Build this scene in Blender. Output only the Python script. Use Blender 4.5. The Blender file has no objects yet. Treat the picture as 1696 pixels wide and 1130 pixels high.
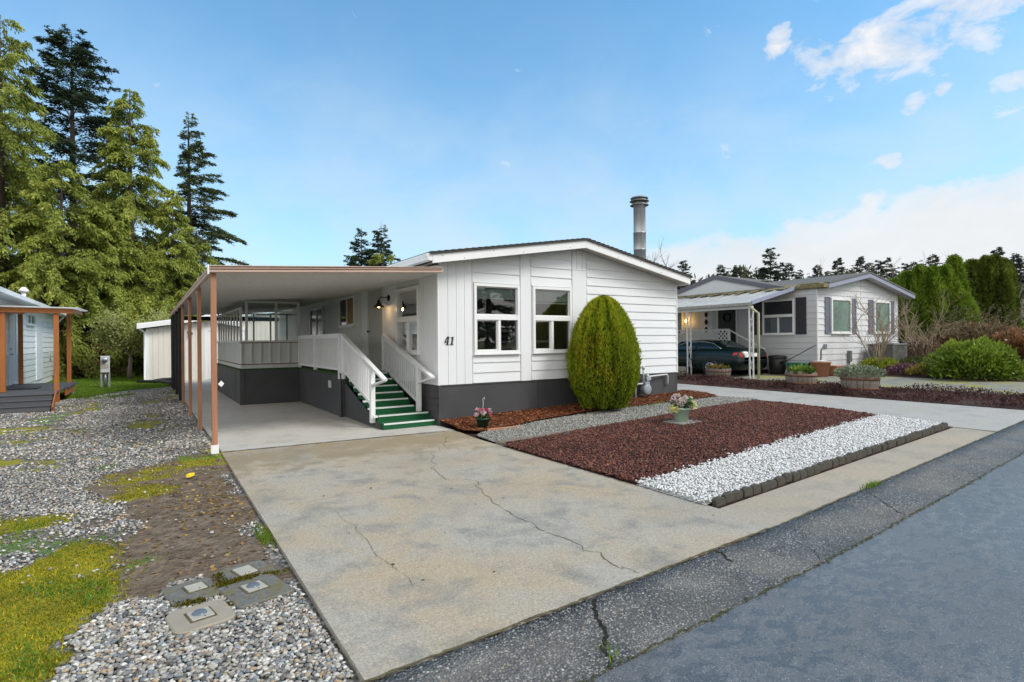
import bpy, math, random
import numpy as np
from mathutils import Vector, Matrix

SC = bpy.context.scene
COL = SC.collection
random.seed(7)
R = math.radians
ORG = {}

# ------------------------------------------------------------------ helpers
def zg(x, y=0):
    """gentle rise of the ground towards the right-hand side of the lot"""
    return min(1.0, 0.024 * max(0.0, x - 4.6))

def zgn(x):
    return np.minimum(1.0, 0.024 * np.maximum(0.0, x - 4.6))

def tag(o, label=None, cat=None, group=None, kind=None):
    if label: o['label'] = label
    if cat: o['category'] = cat
    if group: o['group'] = group
    if kind: o['kind'] = kind
    return o

def thing(name, label, cat, loc=(0, 0, 0), group=None):
    o = bpy.data.objects.new(name, None)
    o.empty_display_size = .2
    COL.objects.link(o)
    o.location = loc
    ORG[o.name] = Vector(loc)
    return tag(o, label, cat, group)

def link(name, me, parent, org):
    o = bpy.data.objects.new(name, me)
    COL.objects.link(o)
    if parent is not None:
        o.parent = parent
    else:
        o.location = org
    ORG[o.name] = Vector(org)
    return o

def npmesh(name, V, F, mat, parent=None, col=None, smooth=False, org=None):
    V = np.asarray(V, dtype=np.float32); F = np.asarray(F, dtype=np.int32)
    if parent is not None:
        org = ORG[parent.name]
    elif org is None:
        org = Vector((float(V[:, 0].mean()), float(V[:, 1].mean()), float(V[:, 2].min())))
    V = V - np.array(org, dtype=np.float32)
    me = bpy.data.meshes.new(name)
    n, (m, k) = len(V), F.shape
    me.vertices.add(n); me.vertices.foreach_set('co', V.ravel())
    me.loops.add(m * k); me.loops.foreach_set('vertex_index', F.ravel())
    me.polygons.add(m)
    me.polygons.foreach_set('loop_start', np.arange(0, m * k, k, dtype=np.int32))
    if smooth:
        me.polygons.foreach_set('use_smooth', np.ones(m, dtype=bool))
    me.update(calc_edges=True)
    if col is not None:
        a = me.color_attributes.new('col', 'FLOAT_COLOR', 'POINT')
        c = np.ones((n, 4), dtype=np.float32); c[:, :col.shape[1]] = col
        a.data.foreach_set('color', c.ravel())
    me.materials.append(mat)
    return link(name, me, parent, org)

class MB:
    def __init__(s):
        s.v = []; s.f = []; s.sm = []
    def add(s, vs, fs, smooth=False):
        b = len(s.v); s.v += [tuple(p) for p in vs]
        s.f += [tuple(b + i for i in f) for f in fs]; s.sm += [smooth] * len(fs)
        return s
    def hexa(s, p):
        return s.add(p, [(0, 3, 2, 1), (4, 5, 6, 7), (0, 1, 5, 4), (1, 2, 6, 5), (2, 3, 7, 6), (3, 0, 4, 7)])
    def box(s, x0, x1, y0, y1, z0, z1):
        return s.hexa([(x0, y0, z0), (x1, y0, z0), (x1, y1, z0), (x0, y1, z0), (x0, y0, z1), (x1, y0, z1), (x1, y1, z1), (x0, y1, z1)])
    def mbox(s, mp, u0, u1, z0, z1, o0, o1):
        return s.hexa([mp(u0, z0, o1), mp(u1, z0, o1), mp(u1, z0, o0), mp(u0, z0, o0), mp(u0, z1, o1), mp(u1, z1, o1), mp(u1, z1, o0), mp(u0, z1, o0)])
    def poly(s, pts):
        return s.add(pts, [tuple(range(len(pts)))])
    def prism(s, pts, d):
        n = len(pts); d = Vector(d)
        q = [tuple(Vector(p) + d) for p in pts]
        return s.add(list(pts) + q, [tuple(range(n - 1, -1, -1)), tuple(range(n, 2 * n))] + [(i, (i + 1) % n, n + (i + 1) % n, n + i) for i in range(n)])
    def bar(s, a, b, w, h, up=(0, 0, 1)):
        a = Vector(a); b = Vector(b); d = (b - a).normalized(); up = Vector(up)
        sx = d.cross(up)
        if sx.length < 1e-4: sx = Vector((1, 0, 0))
        sx.normalize(); uy = sx.cross(d).normalized()
        sx *= w / 2; uy *= h / 2
        return s.hexa([a - sx - uy, a + sx - uy, b + sx - uy, b - sx - uy, a - sx + uy, a + sx + uy, b + sx + uy, b - sx + uy])
    def tube(s, pts, r, n=8, cap=True):
        pts = [Vector(p) for p in pts]; m = len(pts)
        rr = r if isinstance(r, (list, tuple)) else [r] * m
        vs = []; prev = None
        for i, p in enumerate(pts):
            d = (pts[min(i + 1, m - 1)] - pts[max(i - 1, 0)])
            d = d.normalized() if d.length > 1e-9 else Vector((0, 0, 1))
            if prev is None:
                a = d.orthogonal().normalized()
            else:
                a = prev - d * prev.dot(d)
                a = a.normalized() if a.length > 1e-6 else d.orthogonal().normalized()
            prev = a; b = d.cross(a)
            for k in range(n):
                t = 2 * math.pi * k / n
                vs.append(p + (a * math.cos(t) + b * math.sin(t)) * rr[i])
        fs = [(i * n + k, i * n + (k + 1) % n, (i + 1) * n + (k + 1) % n, (i + 1) * n + k) for i in range(m - 1) for k in range(n)]
        if cap: fs += [tuple(range(n - 1, -1, -1)), tuple((m - 1) * n + k for k in range(n))]
        return s.add(vs, fs, True)
    def lathe(s, prof, cx, cy, n=20, smooth=True):
        vs = [(cx + r * math.cos(2 * math.pi * k / n), cy + r * math.sin(2 * math.pi * k / n), z) for r, z in prof for k in range(n)]
        m = len(prof)
        fs = [(i * n + k, i * n + (k + 1) % n, (i + 1) * n + (k + 1) % n, (i + 1) * n + k) for i in range(m - 1) for k in range(n)]
        return s.add(vs, fs, smooth)
    def build(s, name, mat, parent=None, bev=0, org=None):
        if parent is not None:
            org = ORG[parent.name]
        elif org is None:
            xs = [p[0] for p in s.v]; ys = [p[1] for p in s.v]
            org = Vector(((min(xs) + max(xs)) / 2, (min(ys) + max(ys)) / 2, min(p[2] for p in s.v)))
        org = Vector(org)
        me = bpy.data.meshes.new(name)
        me.from_pydata([(p[0] - org.x, p[1] - org.y, p[2] - org.z) for p in s.v], [], s.f)
        me.polygons.foreach_set('use_smooth', s.sm)
        me.materials.append(mat)
        me.update()
        o = link(name, me, parent, org)
        if bev:
            b = o.modifiers.new('bevel', 'BEVEL'); b.width = bev; b.segments = 1; b.limit_method = 'ANGLE'
        return o

def dup(root, loc=None, rotz=None, scale=None, label=None, group=None, parent=None):
    c = root.copy(); COL.objects.link(c)
    if parent is not None: c.parent = parent
    if loc is not None: c.location = loc
    if rotz is not None: c.rotation_euler = (0, 0, rotz)
    if scale is not None: c.scale = scale if isinstance(scale, (tuple, list)) else (scale,) * 3
    if label: c['label'] = label
    if group: c['group'] = group
    for ch in list(root.children):
        dup(ch, parent=c)
    return c

# ------------------------------------------------------------------ numpy noise
def hash3(i, j, k, seed):
    h = (i.astype(np.int64) * 73856093) ^ (j.astype(np.int64) * 19349663) ^ (k.astype(np.int64) * 83492791) ^ (seed * 2654435761)
    h = (h ^ (h >> 13)) * 1274126177
    h = (h ^ (h >> 16)) & 0xffff
    return h / 65535.0

def vnoise(P, scale, seed=1):
    P = np.asarray(P, float) * scale
    f0 = np.floor(P); t = P - f0; t = t * t * (3 - 2 * t)
    i, j, k = f0[:, 0], f0[:, 1], f0[:, 2]
    r = 0
    for a in (0, 1):
        for b in (0, 1):
            for c in (0, 1):
                w = (t[:, 0] if a else 1 - t[:, 0]) * (t[:, 1] if b else 1 - t[:, 1]) * (t[:, 2] if c else 1 - t[:, 2])
                r = r + w * hash3(i + a, j + b, k + c, seed)
    return r

def fbm(P, scale, seed=1, o=4):
    r = 0; a = .5; t = 0
    for q in range(o):
        r = r + a * vnoise(P, scale * 2 ** q, seed + q * 17); t += a; a *= .55
    return r / t

def inpoly(x, y, poly):
    c = np.zeros(len(x), bool); n = len(poly)
    for i in range(n):
        x0, y0 = poly[i]; x1, y1 = poly[(i + 1) % n]
        s = ((y0 > y) != (y1 > y))
        with np.errstate(divide='ignore', invalid='ignore'):
            c ^= s & (x < (x1 - x0) * (y - y0) / ((y1 - y0) if y1 != y0 else 1e-9) + x0)
    return c

def jgrid(poly, sp, seed, jit=.5):
    r = np.random.default_rng(seed)
    xs = [p[0] for p in poly]; ys = [p[1] for p in poly]
    gx, gy = np.meshgrid(np.arange(min(xs), max(xs), sp), np.arange(min(ys), max(ys), sp))
    x = gx.ravel() + r.uniform(-jit, jit, gx.size) * sp; y = gy.ravel() + r.uniform(-jit, jit, gx.size) * sp
    k = inpoly(x, y, poly)
    return x[k], y[k]

# ------------------------------------------------------------------ materials
def nodes(name):
    m = bpy.data.materials.new(name); m.use_nodes = True
    nt = m.node_tree; nt.nodes.clear()
    return m, nt, nt.nodes, nt.links

def N(nt, t, **kw):
    n = nt.nodes.new(t)
    for k, v in kw.items(): setattr(n, k, v)
    return n

def ramp(nt, fac, stops, interp='LINEAR'):
    r = N(nt, 'ShaderNodeValToRGB'); r.color_ramp.interpolation = interp
    e = r.color_ramp.elements
    while len(e) < len(stops): e.new(.5)
    for q, (p, c) in zip(e, stops):
        q.position = p; q.color = (c[0], c[1], c[2], 1) if isinstance(c, (tuple, list)) else (c, c, c, 1)
    if fac is not None: nt.links.new(fac, r.inputs[0])
    return r.outputs[0]

def noise(nt, vec, scale, detail=4, rough=.55, dist=0):
    n = N(nt, 'ShaderNodeTexNoise'); n.inputs['Scale'].default_value = scale
    n.inputs['Detail'].default_value = detail; n.inputs['Roughness'].default_value = rough
    n.inputs['Distortion'].default_value = dist
    if vec is not None: nt.links.new(vec, n.inputs['Vector'])
    return n.outputs['Fac']

def mix(nt, fac, a, b, mode='MIX'):
    n = N(nt, 'ShaderNodeMix'); n.data_type = 'RGBA'; n.blend_type = mode; n.clamp_factor = True
    for sock, val in ((n.inputs[0], fac), (n.inputs[6], a), (n.inputs[7], b)):
        if isinstance(val, (int, float)): sock.default_value = val if sock == n.inputs[0] else (val, val, val, 1)
        elif isinstance(val, (tuple, list)): sock.default_value = (val[0], val[1], val[2], 1)
        else: nt.links.new(val, sock)
    return n.outputs[2]

def math_(nt, op, a, b=None, clamp=False):
    n = N(nt, 'ShaderNodeMath'); n.operation = op; n.use_clamp = clamp
    for i, v in enumerate((a, b)):
        if v is None: continue
        if isinstance(v, (int, float)): n.inputs[i].default_value = v
        else: nt.links.new(v, n.inputs[i])
    return n.outputs[0]

def objvec(nt, scale=(1, 1, 1), world=False):
    if world:
        v = N(nt, 'ShaderNodeNewGeometry').outputs['Position']
    else:
        v = N(nt, 'ShaderNodeTexCoord').outputs['Object']
    if scale != (1, 1, 1):
        m = N(nt, 'ShaderNodeMapping'); m.inputs['Scale'].default_value = scale
        nt.links.new(v, m.inputs['Vector']); v = m.outputs[0]
    return v

def finish(m, nt, col, rough=.6, metal=0, spec=.5, bump=None, bstr=.3, bdist=.01):
    b = N(nt, 'ShaderNodeBsdfPrincipled'); o = N(nt, 'ShaderNodeOutputMaterial')
    for key, v in (('Base Color', col), ('Roughness', rough), ('Metallic', metal), ('Specular IOR Level', spec)):
        if isinstance(v, (int, float)): b.inputs[key].default_value = v
        elif isinstance(v, (tuple, list)): b.inputs[key].default_value = (*v[:3], 1)
        else: nt.links.new(v, b.inputs[key])
    if bump is not None:
        q = N(nt, 'ShaderNodeBump'); q.inputs['Strength'].default_value = bstr; q.inputs['Distance'].default_value = bdist
        nt.links.new(bump, q.inputs['Height']); nt.links.new(q.outputs[0], b.inputs['Normal'])
    nt.links.new(b.outputs[0], o.inputs[0])
    return m

def mul(c, k): return tuple(min(1, x * k) for x in c)

def M(name, col, rough=.6, var=.15, vs=5, bump=0, bs=60, metal=0, spec=.4, stretch=(1, 1, 1), dirt=None, dirtamt=.35, world=False):
    m, nt, _, _ = nodes(name)
    v = objvec(nt, stretch, world)
    f = noise(nt, v, vs, 5, .6)
    c = ramp(nt, f, [(.25, mul(col, 1 - var)), (.75, mul(col, 1 + var * .6))])
    if dirt:
        d = noise(nt, v, vs * .45, 6, .7, .6)
        c = mix(nt, math_(nt, 'MULTIPLY', ramp(nt, d, [(.48, 0), (.75, 1)]), dirtamt), c, dirt)
    bp = noise(nt, v, bs, 3) if bump else None
    r = ramp(nt, f, [(.2, min(1, rough * .85)), (.8, min(1, rough * 1.15))])
    return finish(m, nt, c, r, metal, spec, bp, bump, .01)

def attr_mat(name, rough=.7, nv=.25, ns=40, spec=.3, bump=0):
    m, nt, _, _ = nodes(name)
    a = N(nt, 'ShaderNodeVertexColor'); a.layer_name = 'col'
    f = noise(nt, objvec(nt), ns, 3)
    c = mix(nt, 1.0, a.outputs[0], ramp(nt, f, [(.3, 1 - nv), (.7, 1 + nv * .0)]), 'MULTIPLY')
    return finish(m, nt, c, rough, 0, spec, f if bump else None, bump, .01)

def leaf_mat(name, trans=.3, rough=.55, spec=.25):
    m, nt, _, L = nodes(name)
    a = N(nt, 'ShaderNodeVertexColor'); a.layer_name = 'col'
    b = N(nt, 'ShaderNodeBsdfPrincipled'); b.inputs['Roughness'].default_value = rough
    b.inputs['Specular IOR Level'].default_value = spec
    t = N(nt, 'ShaderNodeBsdfTranslucent'); x = N(nt, 'ShaderNodeMixShader'); x.inputs[0].default_value = trans
    o = N(nt, 'ShaderNodeOutputMaterial')
    f = noise(nt, objvec(nt), 3, 2)
    c = mix(nt, 1.0, a.outputs[0], ramp(nt, f, [(.3, .8), (.7, 1.0)]), 'MULTIPLY')
    L.new(c, b.inputs['Base Color']); L.new(c, t.inputs['Color'])
    L.new(b.outputs[0], x.inputs[1]); L.new(t.outputs[0], x.inputs[2]); L.new(x.outputs[0], o.inputs[0])
    return m

def glass_mat(name, tint=(.85, .9, .9), boost=1.6, ior=1.5):
    m, nt, _, L = nodes(name)
    f = N(nt, 'ShaderNodeFresnel'); f.inputs['IOR'].default_value = ior
    g = N(nt, 'ShaderNodeBsdfGlossy'); g.inputs['Roughness'].default_value = .0
    v = objvec(nt); n = noise(nt, v, 1.3, 2)
    bm = N(nt, 'ShaderNodeBump'); bm.inputs['Strength'].default_value = .06; bm.inputs['Distance'].default_value = .05
    L.new(n, bm.inputs['Height']); L.new(bm.outputs[0], g.inputs['Normal'])
    t = N(nt, 'ShaderNodeBsdfTransparent'); t.inputs['Color'].default_value = (*tint, 1)
    x = N(nt, 'ShaderNodeMixShader'); o = N(nt, 'ShaderNodeOutputMaterial')
    L.new(math_(nt, 'MULTIPLY', f.outputs[0], boost, True), x.inputs[0])
    L.new(t.outputs[0], x.inputs[1]); L.new(g.outputs[0], x.inputs[2]); L.new(x.outputs[0], o.inputs[0])
    return m

def emit_mat(name, col, s):
    m, nt, _, L = nodes(name)
    v = noise(nt, objvec(nt), 20, 2)
    e = N(nt, 'ShaderNodeEmission'); e.inputs['Strength'].default_value = s
    L.new(ramp(nt, v, [(0, mul(col, .9)), (1, col)]), e.inputs['Color'])
    o = N(nt, 'ShaderNodeOutputMaterial'); L.new(e.outputs[0], o.inputs[0])
    return m

MAT = {}
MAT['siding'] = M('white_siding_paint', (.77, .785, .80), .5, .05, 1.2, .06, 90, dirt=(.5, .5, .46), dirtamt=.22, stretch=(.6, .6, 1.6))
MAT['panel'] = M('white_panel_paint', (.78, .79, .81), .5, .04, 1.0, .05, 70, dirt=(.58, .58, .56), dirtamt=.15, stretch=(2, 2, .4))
MAT['sideshade'] = M('shaded_siding_paint', (.70, .70, .66), .5, .05, 1.2, .05, 90, dirt=(.5, .5, .44), dirtamt=.2)  # white siding darkened to paint in the shade under the carport
MAT['trim'] = M('white_trim_paint', (.85, .85, .85), .45, .05, 2, .04, 60, dirt=(.5, .46, .4), dirtamt=.2)
MAT['vinyl'] = M('white_vinyl', (.84, .84, .84), .35, .03, 3)
MAT['skirt'] = M('charcoal_skirt_paint', (.058, .058, .062), .55, .16, 1.4, .12, 50, dirt=(.11, .11, .11), dirtamt=.4)
MAT['shingle'] = M('grey_shingles', (.07, .068, .066), .9, .4, 18, .6, 60)
MAT['nshingle'] = M('mossy_shingles', (.19, .185, .175), .95, .55, 22, .9, 40, dirt=(.12, .11, .06), dirtamt=.5, spec=.1)
MAT['gutter_dark'] = M('dark_drip_edge', (.05, .045, .04), .6, .2)
MAT['soffit'] = M('soffit_tan', (.50, .46, .40), .6, .15, 2, dirt=(.28, .24, .18), dirtamt=.4)
MAT['galv'] = M('galvanised_steel', (.52, .53, .55), .33, .2, 3, .08, 8, metal=.6, stretch=(1, 1, .3), dirt=(.3, .29, .28), dirtamt=.4)
MAT['galvdark'] = M('weathered_steel', (.26, .26, .25), .5, .3, 6, .1, 20, metal=.5)
MAT['rail'] = M('white_rail_paint', (.80, .81, .82), .45, .06, 4, .06, 30, dirt=(.55, .55, .5), dirtamt=.25)
MAT['turf'] = M('green_stair_carpet', (.008, .105, .035), .95, .4, 60, .8, 220)
MAT['turfedge'] = M('green_turf_edge', (.035, .085, .015), .95, .5, 40, .9, 200)
MAT['nosing'] = M('white_nosing', (.70, .72, .70), .5, .12, 12)
MAT['wood'] = M('redwood_post', (.42, .20, .115), .6, .25, 5, .25, 40, stretch=(3, 3, .25), dirt=(.24, .11, .06), dirtamt=.5)
MAT['tanmetal'] = M('tan_fascia_metal', (.50, .36, .29), .5, .08, 2, dirt=(.33, .24, .19), dirtamt=.25)
MAT['underside'] = M('carport_underside', (.74, .73, .70), .55, .08, 30, .15, 90, dirt=(.42, .41, .38), dirtamt=.4)
MAT['black'] = M('black_paint', (.014, .014, .015), .45, .2, 8)
MAT['blacksoft'] = M('black_plastic', (.02, .02, .022), .5, .2, 8)
MAT['door'] = M('door_paint', (.44, .44, .415), .4, .05, 2, .03, 40)
MAT['greypanel'] = M('grey_white_panel', (.60, .61, .60), .5, .07, 3, .05, 40, dirt=(.4, .38, .33), dirtamt=.35)
MAT['rust'] = M('rusty_strip', (.20, .07, .035), .8, .4, 20, .4, 60)
MAT['glass'] = glass_mat('window_glass', (.80, .87, .85), 3.3)
MAT['glassclear'] = glass_mat('enclosure_glass', (.86, .90, .88), 1.8)
MAT['blind'] = M('pale_blind', (.82, .90, .85), .6, .05, 4)
MAT['interior'] = M('room_wall', (.62, .60, .55), .8, .08, 1)
MAT['curtain'] = M('tan_curtain', (.34, .22, .09), .8, .3, 6, .2, 20, stretch=(4, 4, .3))
MAT['darkroom'] = M('dark_room', (.02, .02, .02), .8, .2)
def darkpane(name, col, rough=.05):
    m, nt, _, _ = nodes(name)
    f = noise(nt, objvec(nt), 1.5, 3)
    return finish(m, nt, ramp(nt, f, [(.3, mul(col, .6)), (.7, mul(col, 1.4))]), rough, 0, .7, f, .03, .03)
MAT['pane_dark'] = darkpane('dark_pane', (.03, .035, .04))
MAT['pane_green'] = darkpane('green_curtained_pane', (.10, .18, .135), .12)
MAT['pane_grey'] = darkpane('grey_curtained_pane', (.17, .18, .18), .12)
MAT['bulb'] = emit_mat('lamp_bulb', (1, .62, .22), 6)
MAT['porchbulb'] = emit_mat('porch_bulb', (1, .6, .15), 10)
MAT['bark'] = M('tree_bark', (.085, .062, .048), .95, .4, 4, .8, 14, stretch=(3, 3, .6))
MAT['greybark'] = M('grey_bark', (.23, .19, .16), .95, .3, 6, .6, 20, stretch=(3, 3, .6))
MAT['leaf'] = leaf_mat('conifer_spray', .28)
MAT['leafbroad'] = leaf_mat('broad_leaf', .35, .4, .4)
MAT['petal'] = leaf_mat('flower_petal', .35, .6, .2)
MAT['twig'] = M('pale_twig', (.34, .26, .18), .9, .3, 12)
MAT['stone'] = attr_mat('stone_chips', .7, .25, 60)
MAT['bladeattr'] = leaf_mat('grass_blade', .3, .6, .2)
# ------------------------------------------------------------------ camera, light, sky
H = 1.6
yaw = R(33.1); roll = 0.0085
Fv = Vector((math.sin(yaw), math.cos(yaw), 0)); Rv = Vector((math.cos(yaw), -math.sin(yaw), 0)); Uv = Vector((0, 0, 1))
cx_ = Rv * math.cos(roll) - Uv * math.sin(roll); cy_ = Rv * math.sin(roll) + Uv * math.cos(roll)
cam = bpy.data.cameras.new('camera'); cam.lens = 19.8; cam.sensor_width = 36; cam.sensor_fit = 'HORIZONTAL'; cam.clip_end = 3000; cam.clip_start = .05
co = bpy.data.objects.new('camera', cam); COL.objects.link(co)
mw = Matrix((cx_, cy_, -Fv)).transposed().to_4x4(); mw.translation = (0, 0, H)
co.matrix_world = mw
SC.camera = co
SC.view_settings.view_transform = 'Standard'; SC.view_settings.look = 'None'; SC.view_settings.exposure = 0; SC.view_settings.gamma = 1
SC.cycles.max_bounces = 6; SC.cycles.diffuse_bounces = 3; SC.cycles.glossy_bounces = 3; SC.cycles.transmission_bounces = 4; SC.cycles.transparent_max_bounces = 8
SC.cycles.caustics_reflective = False; SC.cycles.caustics_refractive = False; SC.cycles.blur_glossy = .5

SUN_AZ, SUN_EL = R(141), R(45)          # azimuth from +Y towards +X: behind the camera
sd = Vector((math.sin(SUN_AZ) * math.cos(SUN_EL), math.cos(SUN_AZ) * math.cos(SUN_EL), math.sin(SUN_EL)))
sl = bpy.data.lights.new('sun', 'SUN'); sl.energy = 2.6; sl.angle = R(20); sl.color = (1, .95, .875)
so = bpy.data.objects.new('sun', sl); COL.objects.link(so)
so.rotation_euler = (-sd).to_track_quat('-Z', 'Y').to_euler()

def build_world():
    w = bpy.data.worlds.new('World'); SC.world = w; w.use_nodes = True
    nt = w.node_tree; nt.nodes.clear(); L = nt.links
    sky = N(nt, 'ShaderNodeTexSky'); sky.sky_type = 'NISHITA'; sky.sun_disc = False
    sky.sun_elevation = SUN_EL; sky.sun_rotation = SUN_AZ; sky.altitude = 0; sky.air_density = 1.0; sky.dust_density = .6; sky.ozone_density = 2.2
    d = N(nt, 'ShaderNodeTexCoord').outputs['Generated']
    sp = N(nt, 'ShaderNodeSeparateXYZ'); L.new(d, sp.inputs[0])
    az = math_(nt, 'MULTIPLY', math_(nt, 'ARCTAN2', sp.outputs[0], sp.outputs[1]), 57.2958)
    el = math_(nt, 'MULTIPLY', math_(nt, 'ARCSINE', sp.outputs[2]), 57.2958)
    cb = N(nt, 'ShaderNodeCombineXYZ'); L.new(az, cb.inputs[0]); L.new(math_(nt, 'MULTIPLY', el, 1.7), cb.inputs[1])
    ang = cb.outputs[0]
    n1 = noise(nt, ang, .22, 9, .58, .45)
    n2 = noise(nt, ang, .085, 6, .6, .3)
    n3 = noise(nt, ang, .7, 6, .6)
    def ell(a, e, ra, re, tilt=0):
        x = math_(nt, 'SUBTRACT', az, a); y = math_(nt, 'SUBTRACT', el, e)
        if tilt: y = math_(nt, 'SUBTRACT', y, math_(nt, 'MULTIPLY', x, tilt))
        q = math_(nt, 'ADD', math_(nt, 'POWER', math_(nt, 'ABSOLUTE', math_(nt, 'DIVIDE', x, ra)), 2), math_(nt, 'POWER', math_(nt, 'ABSOLUTE', math_(nt, 'DIVIDE', y, re)), 2))
        return math_(nt, 'SUBTRACT', 1.0, q)          # >0 inside
    m = None
    for e in [(66.8, 23.2, 7.6, 2.5, -.02), (72.6, 24.8, 5.2, 2.1, 0), (58.4, 25.2, 1.3, 1.2, .5), (76.3, 18.9, 2.6, .9, .1), (69.0, 18.6, 1.2, .8, .2), (70.6, 19.4, .7, .9, .6),
              (66.9, 14.6, 1.2, .7, 0), (95, 30, 14, 5, 0), (120, 22, 18, 5, 0), (-60, 30, 20, 6, 0), (-100, 20, 20, 6, 0), (170, 26, 25, 7, 0), (-150, 16, 30, 5, 0)]:
        q = math_(nt, 'MAXIMUM', ell(*e), -1.2)
        m = q if m is None else math_(nt, 'MAXIMUM', m, q)
    puff = math_(nt, 'ADD', math_(nt, 'MULTIPLY', m, .55), math_(nt, 'MULTIPLY', math_(nt, 'SUBTRACT', n1, .5), 3.4))
    puff = math_(nt, 'ADD', puff, math_(nt, 'MULTIPLY', math_(nt, 'SUBTRACT', n3, .5), .8))
    puffm = ramp(nt, puff, [(-.25, 0), (.25, .45), (.95, .97)])
    # the bank of cloud low on the right
    top = math_(nt, 'ADD', math_(nt, 'MULTIPLY', math_(nt, 'SUBTRACT', az, 48), .125), 9.2)
    top = math_(nt, 'MINIMUM', top, 12.5)
    bank = math_(nt, 'SUBTRACT', top, el)
    bank = math_(nt, 'ADD', bank, math_(nt, 'MULTIPLY', math_(nt, 'SUBTRACT', n1, .5), 6.5))
    bank = math_(nt, 'ADD', bank, math_(nt, 'MULTIPLY', math_(nt, 'SUBTRACT', n2, .5), 3.0))
    bankm = ramp(nt, math_(nt, 'MULTIPLY', bank, .25), [(-.0, 0), (.25, .75), (.7, 1)])
    azf = ramp(nt, math_(nt, 'DIVIDE', math_(nt, 'SUBTRACT', az, 36), 20), [(0, 0), (.7, 1)])
    bankm = math_(nt, 'MULTIPLY', bankm, azf)
    # thin haze towards the horizon and a few streaks of high veil
    haze = ramp(nt, math_(nt, 'DIVIDE', el, 34), [(0, .95), (.22, .74), (.5, .44), (.8, .12), (1, .02)])
    haze = math_(nt, 'MULTIPLY', haze, ramp(nt, n2, [(.3, .55), (.68, 1.22)]), True)
    scale = N(nt, 'ShaderNodeVectorMath'); scale.operation = 'SCALE'; scale.inputs[3].default_value = SKY_S
    L.new(sky.outputs[0], scale.inputs[0])
    c = mix(nt, 1.0, scale.outputs[0], SKY_TINT, 'MULTIPLY')
    c = mix(nt, haze, c, (.71, .82, .91))
    shade = ramp(nt, n1, [(.3, .74), (.6, .93)])
    white = mix(nt, 1.0, (1.0, 1.0, 1.02), shade, 'MULTIPLY')
    c = mix(nt, bankm, c, mix(nt, 1.0, (.86, .89, .92), ramp(nt, n2, [(.3, .93), (.7, 1.05)]), 'MULTIPLY'))
    c = mix(nt, puffm, c, white)
    # bright broken overcast added behind the road, out of view, as neutral fill light
    bd = math_(nt, 'ADD', math_(nt, 'MULTIPLY', sp.outputs[0], -.546), math_(nt, 'MULTIPLY', sp.outputs[1], -.838))
    back = ramp(nt, math_(nt, 'ADD', bd, math_(nt, 'MULTIPLY', math_(nt, 'SUBTRACT', n2, .5), .8)), [(.12, 0), (.45, .92)])
    c = mix(nt, back, c, mix(nt, 1.0, (1.62, 1.57, 1.48), ramp(nt, n1, [(.3, .75), (.65, 1.0)]), 'MULTIPLY'))
    b = N(nt, 'ShaderNodeBackground'); b.inputs['Strength'].default_value = 1.0
    L.new(c, b.inputs['Color'])
    o = N(nt, 'ShaderNodeOutputWorld'); L.new(b.outputs[0], o.inputs[0])
SKY_S = .15
SKY_TINT = (.86, 1.50, 1.60)
build_world()

# ------------------------------------------------------------------ ground materials
def yard_mat():
    m, nt, _, L = nodes('gravel_yard')
    a = N(nt, 'ShaderNodeVertexColor'); a.layer_name = 'col'
    s = N(nt, 'ShaderNodeSeparateColor'); L.new(a.outputs[0], s.inputs[0])
    v = objvec(nt, world=True)
    vo = N(nt, 'ShaderNodeTexVoronoi'); vo.inputs['Scale'].default_value = 30; L.new(v, vo.inputs['Vector'])
    cs = N(nt, 'ShaderNodeSeparateColor'); L.new(vo.outputs['Color'], cs.inputs[0])
    grav = ramp(nt, cs.outputs[0], [(0, (.10, .10, .105)), (.3, (.22, .21, .20)), (.6, (.34, .32, .30)), (.85, (.44, .41, .36)), (1, (.58, .57, .54))])
    grav = mix(nt, 1.0, grav, ramp(nt, vo.outputs['Distance'], [(.0, 1.0), (.9, .25)]), 'MULTIPLY')
    gdirt = noise(nt, v, 1.1, 5, .65)
    grav = mix(nt, ramp(nt, gdirt, [(.48, 0), (.72, .6)]), grav, (.13, .10, .07))
    nd = noise(nt, v, 9, 7, .7)
    dirt = ramp(nt, nd, [(.25, (.06, .042, .028)), (.5, (.16, .115, .078)), (.75, (.29, .22, .16))])
    nm = noise(nt, v, 7, 7, .7)
    moss = ramp(nt, nm, [(.25, (.09, .10, .012)), (.5, (.24, .22, .018)), (.75, (.40, .33, .025))])
    ng = noise(nt, v, 5, 7, .7)
    grass = ramp(nt, ng, [(.25, (.045, .10, .012)), (.5, (.10, .20, .022)), (.75, (.20, .30, .04))])
    edge = noise(nt, v, 12, 6, .75)
    def soft(sock):
        return ramp(nt, math_(nt, 'ADD', sock, math_(nt, 'MULTIPLY', math_(nt, 'SUBTRACT', edge, .5), 1.1)), [(.42, 0), (.60, 1)])
    c = mix(nt, soft(s.outputs[1]), grav, dirt)
    c = mix(nt, soft(s.outputs[0]), c, moss)
    c = mix(nt, soft(s.outputs[2]), c, grass)
    hgt = math_(nt, 'ADD', math_(nt, 'MULTIPLY', vo.outputs['Distance'], -.8), math_(nt, 'MULTIPLY', nd, .9))
    return finish(m, nt, c, .85, 0, .25, hgt, .7, .03)

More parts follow.
